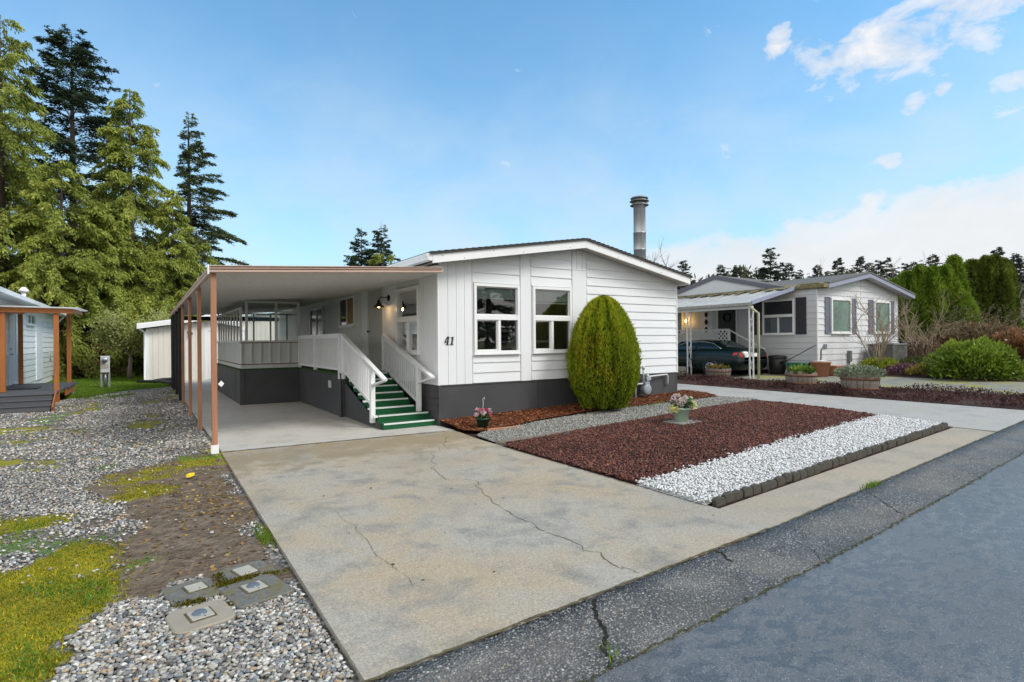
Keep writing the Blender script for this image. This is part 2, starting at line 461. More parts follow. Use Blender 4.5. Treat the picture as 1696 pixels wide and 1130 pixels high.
def drive_mat(name, base, dark, warm, agg=.5, stain=1.0, damp=False):
    m, nt, _, L = nodes(name)
    v = objvec(nt, world=True)
    n1 = noise(nt, v, .9, 8, .62, .4); n2 = noise(nt, v, 2.3, 7, .65, .3); n3 = noise(nt, v, .45, 5, .6)
    c = mix(nt, ramp(nt, n1, [(.40, 0), (.62, .85 * stain)]), base, warm)
    c = mix(nt, ramp(nt, n2, [(.50, 0), (.66, .85 * stain)]), c, dark)
    c = mix(nt, ramp(nt, n3, [(.50, 0), (.70, .5 * stain)]), c, mul(dark, 1.15))
    n5 = noise(nt, v, 5.5, 8, .72, .6)
    if damp:          # brown run-off stain where the carport roof drips
        s = N(nt, 'ShaderNodeSeparateXYZ'); L.new(v, s.inputs[0])
        band = ramp(nt, math_(nt, 'ADD', math_(nt, 'DIVIDE', math_(nt, 'SUBTRACT', s.outputs[1], 6.6), 2.6), math_(nt, 'MULTIPLY', math_(nt, 'SUBTRACT', n2, .5), 1.5)), [(.30, 0), (.62, .75), (.93, .75), (1.0, .15)])
        c = mix(nt, band, c, (.30, .235, .14))
        wet = ramp(nt, math_(nt, 'ADD', n1, math_(nt, 'MULTIPLY', math_(nt, 'SUBTRACT', n5, .5), .5)), [(.30, .5), (.40, 0)])
        c = mix(nt, wet, c, (.25, .235, .21))
    c = mix(nt, ramp(nt, n5, [(.62, 0), (.74, .55 * stain)]), c, mul(base, 1.3))
    vo = N(nt, 'ShaderNodeTexVoronoi'); vo.inputs['Scale'].default_value = 130; L.new(v, vo.inputs['Vector'])
    cs = N(nt, 'ShaderNodeSeparateColor'); L.new(vo.outputs['Color'], cs.inputs[0])
    spk = ramp(nt, cs.outputs[0], [(0, .45), (.25, .8), (.7, 1.05), (.93, 1.15), (1, 1.7)])
    c = mix(nt, agg, c, mix(nt, 1.0, c, spk, 'MULTIPLY'))
    f = noise(nt, v, 45, 5, .7)
    c = mix(nt, 1.0, c, ramp(nt, f, [(.3, .80), (.7, 1.08)]), 'MULTIPLY')
    h = math_(nt, 'ADD', math_(nt, 'MULTIPLY', vo.outputs['Distance'], -.6), f)
    return finish(m, nt, c, ramp(nt, n2, [(.3, .8), (.7, .6)]), 0, .3, h, .45, .006)

def gutter_mat():
    m, nt, _, L = nodes('exposed_aggregate_gutter')
    v = objvec(nt, world=True)
    vo = N(nt, 'ShaderNodeTexVoronoi'); vo.inputs['Scale'].default_value = 62; L.new(v, vo.inputs['Vector'])
    cs = N(nt, 'ShaderNodeSeparateColor'); L.new(vo.outputs['Color'], cs.inputs[0])
    peb = ramp(nt, cs.outputs[0], [(0, (.07, .07, .066)), (.45, (.13, .125, .117)), (.7, (.23, .218, .2)), (.9, (.36, .34, .31)), (1, (.55, .53, .48))])
    c = mix(nt, ramp(nt, vo.outputs['Distance'], [(.25, 0), (.6, 1)]), peb, (.075, .070, .063))
    n1 = noise(nt, v, 1.2, 7, .65, .4)
    c = mix(nt, ramp(nt, n1, [(.40, 0), (.66, .65)]), c, (.22, .205, .18))
    n2 = noise(nt, v, 3, 6, .7)
    wet = ramp(nt, n1, [(.35, .38), (.65, .72)])
    c = mix(nt, 1.0, c, ramp(nt, n2, [(.3, .7), (.7, 1.1)]), 'MULTIPLY')
    h = math_(nt, 'MULTIPLY', vo.outputs['Distance'], -1)
    return finish(m, nt, c, wet, 0, .4, h, .8, .012)

def asphalt_mat():
    m, nt, _, L = nodes('damp_asphalt')
    v = objvec(nt, world=True)
    n1 = noise(nt, v, .55, 8, .62, .5); n2 = noise(nt, objvec(nt, (1, 1.7, 1), True), 6.5, 6, .62, .5); n4 = noise(nt, v, .22, 4, .5)
    wetm = ramp(nt, math_(nt, 'ADD', math_(nt, 'MULTIPLY', n2, .55), math_(nt, 'MULTIPLY', n1, .45)), [(.475, 0), (.51, .75), (.60, 1)])
    base = ramp(nt, n1, [(.3, (.105, .104, .102)), (.7, (.185, .183, .178))])
    c = mix(nt, math_(nt, 'MULTIPLY', wetm, .62), base, (.040, .042, .046))
    vo = N(nt, 'ShaderNodeTexVoronoi'); vo.inputs['Scale'].default_value = 190; L.new(v, vo.inputs['Vector'])
    cs = N(nt, 'ShaderNodeSeparateColor'); L.new(vo.outputs['Color'], cs.inputs[0])
    c = mix(nt, 1.0, c, ramp(nt, cs.outputs[0], [(0, .6), (.5, 1), (.95, 1.25), (1, 2.6)]), 'MULTIPLY')
    # hairline crazing
    ve = N(nt, 'ShaderNodeTexVoronoi'); ve.feature = 'DISTANCE_TO_EDGE'; ve.inputs['Scale'].default_value = 3.2
    wv = N(nt, 'ShaderNodeVectorMath'); wv.operation = 'ADD'
    nn = N(nt, 'ShaderNodeTexNoise'); nn.inputs['Scale'].default_value = 3; nn.inputs['Detail'].default_value = 6; L.new(v, nn.inputs['Vector'])
    L.new(v, wv.inputs[0]); L.new(nn.outputs['Color'], wv.inputs[1]); L.new(wv.outputs[0], ve.inputs['Vector'])
    crk = math_(nt, 'MULTIPLY', ramp(nt, ve.outputs['Distance'], [(0, 1), (.008, 0)]), ramp(nt, n1, [(.40, 0), (.6, .75)]))
    c = mix(nt, crk, c, (.02, .02, .02))
    f = noise(nt, v, 120, 3)
    rgh = mix(nt, wetm, ramp(nt, n4, [(.38, .46), (.60, .20)]), (.13, .13, .13))
    return finish(m, nt, c, rgh, 0, .5, f, .5, .003)

def bare_mat(name, stops, sc=6, rough=.9, bs=1.0):
    m, nt, _, L = nodes(name)
    f = noise(nt, objvec(nt, world=True), sc, 8, .7)
    return finish(m, nt, ramp(nt, f, stops), rough, 0, .2, f, bs, .04)

MAT['yard'] = yard_mat()
MAT['drive'] = drive_mat('weathered_driveway_concrete', (.435, .39, .32), (.275, .255, .222), (.475, .365, .235), .5, 1.0, True)
MAT['slab'] = drive_mat('pale_slab_concrete', (.54, .51, .47), (.38, .355, .32), (.50, .455, .39), .15, .7)
MAT['walk'] = drive_mat('tan_walk_concrete', (.42, .36, .28), (.30, .265, .21), (.48, .38, .26), .3, .7)
MAT['lane'] = drive_mat('grey_lane_concrete', (.45, .425, .385), (.33, .31, .28), (.46, .41, .345), .25, .8)
MAT['mossdrive'] = bare_mat('mossy_drive', [(.3, (.16, .16, .14)), (.48, (.27, .26, .22)), (.58, (.30, .27, .06)), (.72, (.24, .24, .03))], 1.6)
MAT['gutterc'] = gutter_mat()
MAT['asphalt'] = asphalt_mat()
MAT['field'] = bare_mat('rough_grass', [(.3, (.06, .085, .018)), (.5, (.10, .13, .03)), (.7, (.17, .16, .06))], 1.5)
MAT['mulchsoil'] = bare_mat('mulch_soil', [(.3, (.035, .012, .007)), (.7, (.14, .045, .018))], 20)
MAT['lavasoil'] = bare_mat('lava_soil', [(.3, (.02, .010, .009)), (.7, (.07, .028, .024))], 25)
MAT['whitesoil'] = bare_mat('white_stone_base', [(.3, (.40, .39, .37)), (.7, (.7, .69, .67))], 25)
MAT['pathsoil'] = bare_mat('gravel_path_base', [(.3, (.12, .12, .11)), (.7, (.28, .27, .24))], 25)
MAT['bedsoil'] = bare_mat('heather_soil', [(.3, (.035, .02, .016)), (.7, (.10, .05, .038))], 12)
MAT['crack'] = bare_mat('crack_moss', [(.3, (.09, .075, .05)), (.6, (.17, .145, .075)), (.8, (.24, .21, .09))], 8)
MAT['moss'] = bare_mat('moss_strip', [(.3, (.05, .05, .02)), (.7, (.17, .16, .035))], 30)

# ------------------------------------------------------------------ ground sheets
def sheet(name, mat, poly, dz, label, thick=0, step=1.2, zf=None, kind='structure', cat=None):
    """polygon laid on the sloping ground; subdivided along x so it follows the rise"""
    zf = zf or zg
    pts = []
    n = len(poly)
    for i in range(n):
        a, b = poly[i], poly[(i + 1) % n]
        k = max(1, int(math.hypot(b[0] - a[0], b[1] - a[1]) / step))
        for q in range(k):
            t = q / k; pts.append((a[0] + (b[0] - a[0]) * t, a[1] + (b[1] - a[1]) * t))
    from mathutils.geometry import delaunay_2d_cdt
    ip = []
    xs = [p[0] for p in poly]; ys = [p[1] for p in poly]
    if step < 5:
        gx, gy = jgrid(poly, step, 3, .2)
        ip = list(zip(gx, gy))
    res = delaunay_2d_cdt([Vector(p) for p in pts + ip], [], [list(range(len(pts)))], 1, 1e-5)
    vv, ff = res[0], res[2]
    m = MB()
    m.add([(p.x, p.y, zf(p.x, p.y) + dz) for p in vv], [tuple(f) for f in ff])
    if thick:
        m.add([(p[0], p[1], zf(*p) + dz) for p in pts] + [(p[0], p[1], zf(*p) + dz - thick) for p in pts],
              [(i, i + len(pts), (i + 1) % len(pts) + len(pts), (i + 1) % len(pts)) for i in range(len(pts))])
    o = m.build(name, mat)
    # normals up
    import bmesh
    bm = bmesh.new(); bm.from_mesh(o.data)
    for f in bm.faces:
        if abs(f.normal.z) > .5 and f.normal.z < 0: f.normal_flip()
    bm.to_mesh(o.data); bm.free()
    return tag(o, label, cat or name.replace('_', ' '), None, kind)

# one sheet of ground to the horizon
gx = np.concatenate([[-900, -400, -150, -60, -30], np.arange(-16, 60, 2.), [70, 90, 130, 200, 400, 900]])
gy = np.concatenate([[-600, -200, -80, -40], np.arange(-20, 60, 4.), [80, 120, 200, 400, 900]])
X, Y = np.meshgrid(gx, gy)
V = np.stack([X.ravel(), Y.ravel(), zgn(X.ravel()) - .14], 1)
nx, ny = len(gx), len(gy)
F = [(j * nx + i, j * nx + i + 1, (j + 1) * nx + i + 1, (j + 1) * nx + i) for j in range(ny - 1) for i in range(nx - 1)]
tag(npmesh('ground', V, F, MAT['field']), 'rough green ground stretching behind the houses', 'ground', None, 'structure')

GUT = lambda x: 2.555 + .056 * x          # top edge of the gutter
RD = lambda x: 1.99 + .056 * x            # edge of the asphalt

# road, gutter
def strip_grid(name, mat, xs, prof, label):
    m = MB(); k = len(prof); vs = []
    for x in xs:
        for (f, dz) in prof:
            vs.append((x, f(x), zg(x) + dz))
    fs = [(i * k + j, i * k + j + 1, (i + 1) * k + j + 1, (i + 1) * k + j) for i in range(len(xs) - 1) for j in range(k - 1)]
    m.add(vs, fs, True)
    return tag(m.build(name, mat), label, name.replace('_', ' '), None, 'structure')
xs = [-60, -30, -15] + [x * 1.0 for x in range(-8, 31)] + [40, 60, 90]
strip_grid('road', MAT['asphalt'], xs, [(lambda x: RD(x) - 8.5, -.05), (lambda x: RD(x) - 4, .0), (lambda x: RD(x) - .9, -.035), (lambda x: RD(x) + .01, -.052)], 'damp dark asphalt road in front of the driveway')
strip_grid('gutter', MAT['gutterc'], xs, [(lambda x: RD(x), -.05), (lambda x: RD(x) + .12, -.056), (lambda x: RD(x) + .24, -.048), (lambda x: RD(x) + .4, -.026), (lambda x: GUT(x) - .008, -.004), (lambda x: GUT(x) - .004, -.07)], 'dark pebbled concrete gutter along the road')
strip_grid('far_kerb', MAT['gutterc'], xs, [(lambda x: RD(x) - 9.1, .02), (lambda x: RD(x) - 8.8, .0), (lambda x: RD(x) - 8.45, -.047)], 'pebbled kerb on the other side of the road')

# rounded pebbles standing proud of the worn gutter concrete
def gutter_stones():
    r = np.random.default_rng(25); n = 9500
    x = -.6 + 9.5 * r.uniform(0, 1, n) ** 1.5; t = r.uniform(.03, .97, n)
    yb = 1.99 + .056 * x; y = yb + .565 * t
    z = np.interp(t, [0, .212, .425, .708, 1], [-.05, -.056, -.048, -.026, -.004]) + zgn(x)
    k = vnoise(np.stack([x, y, x * 0], 1), 2.2, 26) + r.uniform(-.25, .25, n) > .32
    x, y, z = x[k], y[k], z[k]
    return np.stack([x, y, z - .001], 1), len(x)

# moss and grass growing in the joint between road and gutter
def ragged(name, path_pts, wmin, wmax, dz, mat, seed, parent=None, label=None, kind='structure', n_per_m=14, wob=.012):
    r = np.random.default_rng(seed); L = []; Rr = []
    for (a, b) in zip(path_pts[:-1], path_pts[1:]):
        d = Vector((b[0] - a[0], b[1] - a[1])); ln = d.length; d.normalize(); nrm = Vector((-d.y, d.x))
        k = max(2, int(ln * n_per_m))
        for q in range(k):
            t = q / k; w = r.uniform(wmin, wmax); o = r.normal(0, wob)
            p = Vector((a[0] + (b[0] - a[0]) * t, a[1] + (b[1] - a[1]) * t)) + nrm * o
            L.append(p + nrm * w / 2); Rr.append(p - nrm * w / 2)
    m = MB(); n = len(L)
    z = dz if callable(dz) else (lambda x, y: zg(x) + dz)
    m.add([(p.x, p.y, z(p.x, p.y)) for p in L] + [(p.x, p.y, z(p.x, p.y)) for p in Rr], [(i, n + i, n + i + 1, i + 1) for i in range(n - 1)])
    o = m.build(name, mat, parent)
    if parent is None: tag(o, label, name.replace('_', ' '), None, kind)
    return o
xs2 = np.arange(-2, 16, .5)
ragged('road_joint_moss', [(x, RD(x) + .005) for x in xs2], .001, .020, lambda x, y: zg(x) - .043, MAT['moss'], 5, None, 'thin line of moss where asphalt meets gutter', n_per_m=30)

# driveway, slab, walk, lane
drv_poly = [(.86, GUT(.86) + .008), (4.42, GUT(4.42) + .008), (4.53, 3.4), (4.56, 8.0), (4.66, 9.05), (.93, 9.24)]
drv = sheet('driveway', MAT['drive'], drv_poly, 0, 'cracked tan and grey concrete driveway leading to the carport', .12)
cracks = [
    [(4.3, 8.61), (3.8, 7.76), (3.42, 7.36), (3.06, 6.54), (2.89, 5.9), (3.17, 5.63), (2.94, 5.08), (2.84, 4.41), (2.8, 4.01), (2.82, 3.39), (2.8, 2.91), (2.83, 2.75)],
    [(2.89, 5.9), (2.21, 5.95), (1.42, 5.87), (.97, 5.88)],
    [(3.17, 5.63), (3.59, 5.14), (3.88, 4.66), (4.05, 4.37), (4.5, 4.0)],
    [(1.51, 5.32), (1.48, 4.55), (1.47, 3.95), (1.47, 3.41)],
    [(3.06, 6.54), (3.7, 6.3), (4.3, 6.35)]]
for k, cpts in enumerate(cracks):
    fine = []
    rr = random.Random(k)
    for a, b in zip(cpts[:-1], cpts[1:]):
        for q in range(5):
            t = q / 5; fine.append((a[0] + (b[0] - a[0]) * t + rr.gauss(0, .02), a[1] + (b[1] - a[1]) * t + rr.gauss(0, .02)))
    fine.append(cpts[-1])
    w = (.002, .0085) if k == 0 else (.001, .004)
    ragged('crack', fine, w[0], w[1], .004, MAT['crack'], k, drv, n_per_m=25, wob=.004)
sheet('carport_slab', MAT['slab'], [(.94, 9.262), (4.66, 9.072), (4.66, 29.5), (.94, 29.5)], .006, 'pale smooth concrete slab under the carport', .12, step=2.5)
ragged('slab_joint', [(.94, 9.25), (4.6, 9.062)], .012, .03, .0105, MAT['crack'], 9, None, 'dark joint between the slab and the driveway', n_per_m=20, wob=.003)
sheet('walk', MAT['walk'], [(4.44, GUT(4.44) + .008), (10.9, GUT(10.9) + .008), (10.95, 3.74), (4.55, 3.42)], -.012, 'tan concrete walk between the gutter and the stone edging', .1)
ragged('gutter_joint', [(x, GUT(x) + .002) for x in np.arange(-.5, 13.6, .5)], .010, .028, lambda x, y: zg(x) - .001 if x > 4.4 else .0045, MAT['crack'], 12, None, 'dark joint along the top of the gutter', n_per_m=25, wob=.004)
gc = MAT['black']
def gz(x, y):
    t = (y - RD(x)) / .565
    prof = [(-.02, -.05), (0, -.05), (.212, -.056), (.425, -.048), (.708, -.026), (1, -.004), (2, 0)]
    for (a, b) in zip(prof[:-1], prof[1:]):
        if a[0] <= t <= b[0]:
            return zg(x) + a[1] + (b[1] - a[1]) * (t - a[0]) / (b[0] - a[0]) + .004
    return zg(x)
MAT['darkcrack'] = bare_mat('dark_crack', [(.3, (.010, .009, .008)), (.7, (.05, .045, .03))], 14)
ragged('gutter_crack', [(2.32, 2.66), (2.2, 2.5), (2.17, 2.38), (2.05, 2.27), (2.0, 2.15), (1.93, 2.11)], .010, .030, gz, MAT['darkcrack'], 21, None, 'jagged dark crack across the gutter', n_per_m=60, wob=.006)
ragged('gutter_crack', [(3.60, 2.75), (3.63, 2.70), (3.58, 2.62), (3.60, 2.56)], .010, .035, gz, MAT['darkcrack'], 22, None, 'short dark chip in the top of the gutter', n_per_m=60, wob=.006)
ragged('gutter_crack', [(6.2, 2.88), (6.0, 2.6), (5.8, 2.34)], .004, .012, gz, MAT['darkcrack'], 23, None, 'fine crack across the gutter beside the walk', n_per_m=40, wob=.006)
ragged('gutter_crack', [(4.45, 2.79), (4.4, 2.6), (4.36, 2.42), (4.2, 2.25)], .003, .010, gz, MAT['darkcrack'], 24, None, 'fine crack across the gutter at the driveway corner', n_per_m=40, wob=.006)
sheet('side_lane', MAT['lane'], [(10.98, GUT(10.98) + .008), (13.85, GUT(13.85) + .008), (13.9, 8), (14.0, 12), (13.4, 32), (11.35, 32), (11.35, 9.9), (12.1, 9.0), (12.1, 8.04), (11.35, 5), (10.98, 3.75)], -.006, 'grey concrete lane between the two homes', .1, step=2)
sheet('heather_strip', MAT['bedsoil'], [(13.9, GUT(13.9) + .02), (16.4, GUT(16.4) + .02), (16.4, 14), (14.1, 14), (13.96, 8)], .0, 'dark red brown planting strip beside the lane', 0, 2, cat='planting strip')
sheet('mossy_drive', MAT['mossdrive'], [(16.42, GUT(16.4) + .02), (19.9, GUT(19.9) + .02), (19.6, 9.4), (19.05, 10.2), (19.0, 22), (16.42, 22)], .01, 'mossy concrete drive in front of the neighbouring carport', 0, 2)
sheet('front_garden', MAT['bedsoil'], [(19.92, GUT(19.9) + .1), (34, GUT(34)), (34, 13), (25.2, 13), (25.2, 10.3), (19.66, 10.3), (19.66, 9.4)], .004, 'dark soil garden before the neighbouring home', 0, 2)

sheet('bed_base', MAT['lavasoil'], [(4.40, 3.3), (11.2, 3.6), (11.6, 5), (12.15, 8), (12.1, 9.2), (11.7, 9.9), (4.68, 9.67), (4.64, 9.06), (4.535, 8.0)], -.024, 'dark soil under the front garden beds', 0, 1)
# beds
def mound(x, y):
    """bark mulch banked up against the house"""
    L = 8.42 + max(0, min(1, (x - 4.7) / 4.0)) * .52
    t = max(0., min(1., (y - L) / max(.2, 9.69 - L)))
    return .02 + .09 * t
zm = lambda x, y: zg(x) + mound(x, y)
mulch_poly = [(4.66, 8.72), (4.9, 8.52), (5.6, 8.66), (6.5, 8.85), (8.0, 9.02), (10.0, 8.97), (11.85, 8.86), (12.0, 9.3), (11.75, 9.86), (11.3, 9.86), (11.3, 9.685), (4.68, 9.685)]
path_poly = [(4.6, 7.62), (6.8, 7.56), (8.8, 7.7), (10.2, 7.82), (11.5, 7.8), (12.05, 7.95), (12.05, 8.6), (11.85, 8.84), (10.0, 8.95), (8.0, 9.0), (6.5, 8.83), (5.6, 8.64), (4.9, 8.5), (4.68, 8.3)]
lava_poly = [(4.52, 4.45), (5.7, 4.55), (7.7, 4.74), (9.9, 4.9), (11.2, 4.93), (11.45, 5.6), (11.75, 7.0), (11.6, 7.75), (10.2, 7.78), (8.8, 7.66), (6.8, 7.52), (4.54, 7.24)]
white_poly = [(4.505, 3.53), (10.85, 3.86), (11.1, 4.2), (11.2, 4.92), (9.9, 4.9), (7.7, 4.74), (5.7, 4.55), (4.52, 4.46)]
sheet('mulch_bed', MAT['mulchsoil'], mulch_poly, 0, 'reddish bark mulch bed along the front of the house', 0, .5, zm)
sheet('gravel_path', MAT['pathsoil'], path_poly, .006, 'narrow pale gravel path between mulch and lava rock', 0, .7)
sheet('lava_bed', MAT['lavasoil'], lava_poly, .004, 'large bed of dark red lava rock before the house', 0, .7)
sheet('white_stone_bed', MAT['whitesoil'], white_poly, .006, 'strip of white stones between lava rock and edging', 0, .7)

# ------------------------------------------------------------------ stones
ICO = None
def ico():
    t = (1 + 5 ** .5) / 2
    v = np.array([(-1, t, 0), (1, t, 0), (-1, -t, 0), (1, -t, 0), (0, -1, t), (0, 1, t), (0, -1, -t), (0, 1, -t), (t, 0, -1), (t, 0, 1), (-t, 0, -1), (-t, 0, 1)], float)
    v /= np.linalg.norm(v[0])
    f = np.array([(0, 11, 5), (0, 5, 1), (0, 1, 7), (0, 7, 10), (0, 10, 11), (1, 5, 9), (5, 11, 4), (11, 10, 2), (10, 7, 6), (7, 1, 8), (3, 9, 4), (3, 4, 2), (3, 2, 6), (3, 6, 8), (3, 8, 9), (4, 9, 5), (2, 4, 11), (6, 2, 10), (8, 6, 7), (9, 8, 1)])
    return v, f
OCT = (np.array([(1, 0, 0), (-1, 0, 0), (0, 1, 0), (0, -1, 0), (0, 0, 1), (0, 0, -1)], float),
       np.array([(0, 2, 4), (2, 1, 4), (1, 3, 4), (3, 0, 4), (2, 0, 5), (1, 2, 5), (3, 1, 5), (0, 3, 5)]))
def stones(name, mat, P, size, colors, seed, shape='ico', flat=.6, rough=.25, stretch=(1, 1), label='', cat='', smooth=True, tilt=.5, parent=None):
    r = np.random.default_rng(seed); n = len(P)
    bv, bf = ico() if shape == 'ico' else OCT
    k = len(bv)
    V = np.repeat(bv[None], n, 0) * (1 + r.uniform(-rough, rough, (n, k, 1)))
    V[:, :, 0] *= r.uniform(stretch[0], stretch[1], (n, 1)); V[:, :, 2] *= (flat * r.uniform(.75, 1.25, (n, 1)))
    V *= size[:, None, None]
    a = r.uniform(0, 2 * np.pi, n); tx = r.normal(0, tilt, n)
    c, s = np.cos(tx)[:, None], np.sin(tx)[:, None]
    y = V[:, :, 1] * c - V[:, :, 2] * s; z = V[:, :, 1] * s + V[:, :, 2] * c
    V[:, :, 1], V[:, :, 2] = y, z
    c, s = np.cos(a)[:, None], np.sin(a)[:, None]
    x = V[:, :, 0] * c - V[:, :, 1] * s; y = V[:, :, 0] * s + V[:, :, 1] * c
    V[:, :, 0], V[:, :, 1] = x, y
    V += P[:, None, :]
    F = (bf[None] + (np.arange(n) * k)[:, None, None]).reshape(-1, 3)
    C = np.repeat(colors, k, 0)
    o = npmesh(name, V.reshape(-1, 3), F, mat, parent, C, smooth)
    return tag(o, label, cat, None, 'stuff') if parent is None else o
def pal(n, cols, w, seed, jit=.12):
    r = np.random.default_rng(seed); cols = np.array(cols, float)
    c = cols[r.choice(len(cols), n, p=np.array(w) / sum(w))]
    return np.clip(c * (1 + r.normal(0, jit, (n, 1))), 0.004, .95)

P, n_ = gutter_stones()
r_ = np.random.default_rng(1)
stones('gutter_pebbles', MAT['stone'], P, r_.uniform(.0045, .0095, n_), pal(n_, [(.30, .28, .25), (.20, .19, .18), (.36, .34, .31), (.46, .44, .41), (.12, .12, .12), (.32, .26, .19)], [5, 7, 3, .4, 1.5, 1.0], 27), 28, 'ico', .45, .15, (1, 1.5), 'small pebbles exposed in the worn gutter concrete', 'pebbles', tilt=.2)
# lava rock
x, y = jgrid(lava_poly, .026, 11); r_ = np.random.default_rng(1)
P = np.stack([x, y, zgn(x) + .012 + r_.uniform(0, .022, len(x)) + .02 * fbm(np.stack([x, y, x * 0], 1), 1.5, 3)], 1)
lc = pal(len(x), [(.155, .052, .034), (.098, .035, .025), (.215, .082, .054), (.05, .027, .022), (.26, .13, .09)], [4, 4, 2.4, 2, .5], 2)
lc *= (.75 + .5 * fbm(P, .8, 8))[:, None]
stones('lava_rock', MAT['stone'], P, r_.uniform(.011, .024, len(x)), lc, 3, 'oct', .7, .35, (.8, 1.5), 'dark red lava rock covering the large bed', 'lava rock', False)
# white stones, spilling a little into the lava
x, y = jgrid([(p[0], p[1] + (.06 if i >= 3 else 0)) for i, p in enumerate(white_poly)], .030, 12)
j = r_.uniform(0, 1, len(x)); yb = 4.46 + (x - 4.59) * .082
keep = (y < yb - .03) | (j < .35)
x, y = x[keep], y[keep]
P = np.stack([x, y, zgn(x) + .026 + r_.uniform(0, .02, len(x))], 1)
wc = pal(len(x), [(.84, .83, .81), (.74, .73, .71), (.60, .58, .54), (.40, .37, .33)], [6, 4, .8, .15], 4, .05)
stones('white_stones', MAT['stone'], P, r_.uniform(.012, .023, len(x)), wc, 5, 'oct', .7, .35, (.8, 1.4), 'bright white crushed stones beside the edging blocks', 'white stones', False)
# gravel path
x, y = jgrid(path_poly, .03, 13)
P = np.stack([x, y, zgn(x) + .010 + r_.uniform(0, .012, len(x))], 1)
stones('path_gravel', MAT['stone'], P, r_.uniform(.010, .018, len(x)), pal(len(x), [(.40, .39, .35), (.30, .29, .27), (.52, .50, .45), (.18, .17, .15)], [4, 3, 2, 1.5], 6), 7, 'oct', .7, .35, (.8, 1.4), 'pale grey gravel on the narrow path', 'gravel', False)
# mulch
x, y = jgrid(mulch_poly, .034, 14)
P = np.stack([x, y, np.array([zm(a, b) for a, b in zip(x, y)]) + r_.uniform(0, .02, len(x))], 1)
mc = pal(len(x), [(.28, .085, .030), (.19, .058, .022), (.38, .15, .06), (.10, .035, .018), (.45, .24, .13)], [4, 4, 2, 2, .5], 8, .15)
stones('bark_mulch', MAT['stone'], P, r_.uniform(.010, .020, len(x)), mc, 9, 'oct', .35, .3, (1.5, 3.6), 'shredded reddish bark mulch beside the skirting', 'bark mulch', False, .35)

# ------------------------------------------------------------------ the gravel yard on the left
YX0, YX1, YY0, YY1 = -14, .94, -.2, 44.
gx = np.concatenate([np.arange(-14, -5, .35), np.arange(-5, .9, .055), [.94]])
gy = np.concatenate([np.arange(GUT(-14) - .6, 2.0, .4), np.arange(2.0, 12, .055), np.arange(12, 26, .12), np.arange(26, 44, .6)])
X, Y = np.meshgrid(gx, gy); xf, yf = X.ravel(), Y.ravel()
Q = np.stack([xf, yf, xf * 0], 1)
wx = (fbm(Q, 2.2, 31) - .5) * .7; wy = (fbm(Q + 50, 2.2, 32) - .5) * .9
def soften(polys, amt=1.0):
    c = np.zeros(len(xf))
    r = np.random.default_rng(3)
    for k in range(12):
        dx, dy = r.normal(0, .13 * amt, 2)
        hit = np.zeros(len(xf), bool)
        for p in polys: hit |= inpoly(xf + wx * amt + dx, yf + wy * amt + dy, p)
        c += hit
    return c / 12
dirt_p = [[(-.42, 8.6), (.62, 9.5), (.95, 9.2), (.95, 4.2), (.5, 4.35), (.2, 4.5), (-.05, 4.3), (-.2, 4.7), (-.18, 5.6), (-.25, 6.6), (-.5, 7.5)]]
moss_p = [[(-1.6, 5.4), (-.8, 5.35), (-.46, 5.75), (-.15, 5.5), (-.14, 4.9), (-.2, 4.1), (-.33, 3.2), (-.8, 3.0), (-1.6, 3.6)],
          [(-2.6, 14.6), (-1.2, 14.2), (-1.0, 12.8), (-1.6, 12.2), (-2.6, 12.4)], [(-.6, 8.0), (-.25, 8.6), (.1, 8.2), (-.3, 7.5)], [(-1.9, 19), (-1.0, 20.5), (-.9, 17), (-1.6, 16)], [(.1, 8.6), (.7, 8.9), (.6, 8.3)],
          [(-.1, 12.6), (.4, 12.9), (.5, 12.4), (0, 12.1)], [(0, 15.6), (.6, 15.7), (.6, 15), (0, 15)], [(-.2, 19), (.6, 19.6), (.7, 18), (0, 17.6)], [(-2.2, 10.6), (-1.5, 11), (-1.3, 10), (-1.9, 9.8)]]
grass_p = [[(-14, 60), (.95, 60), (.95, 25.5), (-.2, 24.5), (-1.0, 23.0), (-1.6, 21.3), (-2.6, 21), (-14, 21)], [(-.75, 4.9), (-.3, 5.2), (-.2, 4.5), (-.4, 4.2)], [(-.5, 4.0), (-.3, 3.8), (-.35, 3.3), (-.6, 3.3)], [(-2.4, 16.5), (-1.5, 17), (-1.3, 15), (-2.3, 14.5)]]
dm, mm, gm = soften(dirt_p), soften(moss_p), soften(grass_p)
mm = np.where(yf > 7.5, mm * np.clip(-.75 + 2.6 * fbm(Q, 4.5, 47, 5), 0, .85), mm); gm = np.where((yf > 7.5) & (yf < 20), gm * np.clip(-.1 + 1.3 * fbm(Q, 3.5, 48), 0, 1), gm)
patch = fbm(Q, .9, 41)
mm = np.maximum(mm, np.clip((patch + .35 * fbm(Q, 5, 49) - .72) * 4, 0, .66) * (yf > 6))
gm = np.maximum(gm, np.clip((fbm(Q, 1.1, 43) - .63) * 4, 0, .5))
dm = np.maximum(dm, np.clip((fbm(Q, .7, 45) - .56) * 3, 0, .55))
zz = -.035 + .03 * (fbm(Q, 1.2, 51) - .5) + .012 * mm + .02 * (fbm(Q, 6, 52) - .5) * dm
edge_dip = np.clip((GUT(0) + .12 - yf + .056 * xf) / .2, 0, 1)
zz = zz - edge_dip * .12
V = np.stack([xf, yf, zz], 1); nx, ny = len(gx), len(gy)
idx = np.arange(nx * ny).reshape(ny, nx)
F = np.stack([idx[:-1, :-1], idx[:-1, 1:], idx[1:, 1:], idx[1:, :-1]], -1).reshape(-1, 4)
tag(npmesh('gravel_yard', V, F, MAT['yard'], None, np.stack([mm, dm, gm], 1), True), 'mossy gravel and bare dirt beside the driveway', 'yard', None, 'structure')
from bisect import bisect
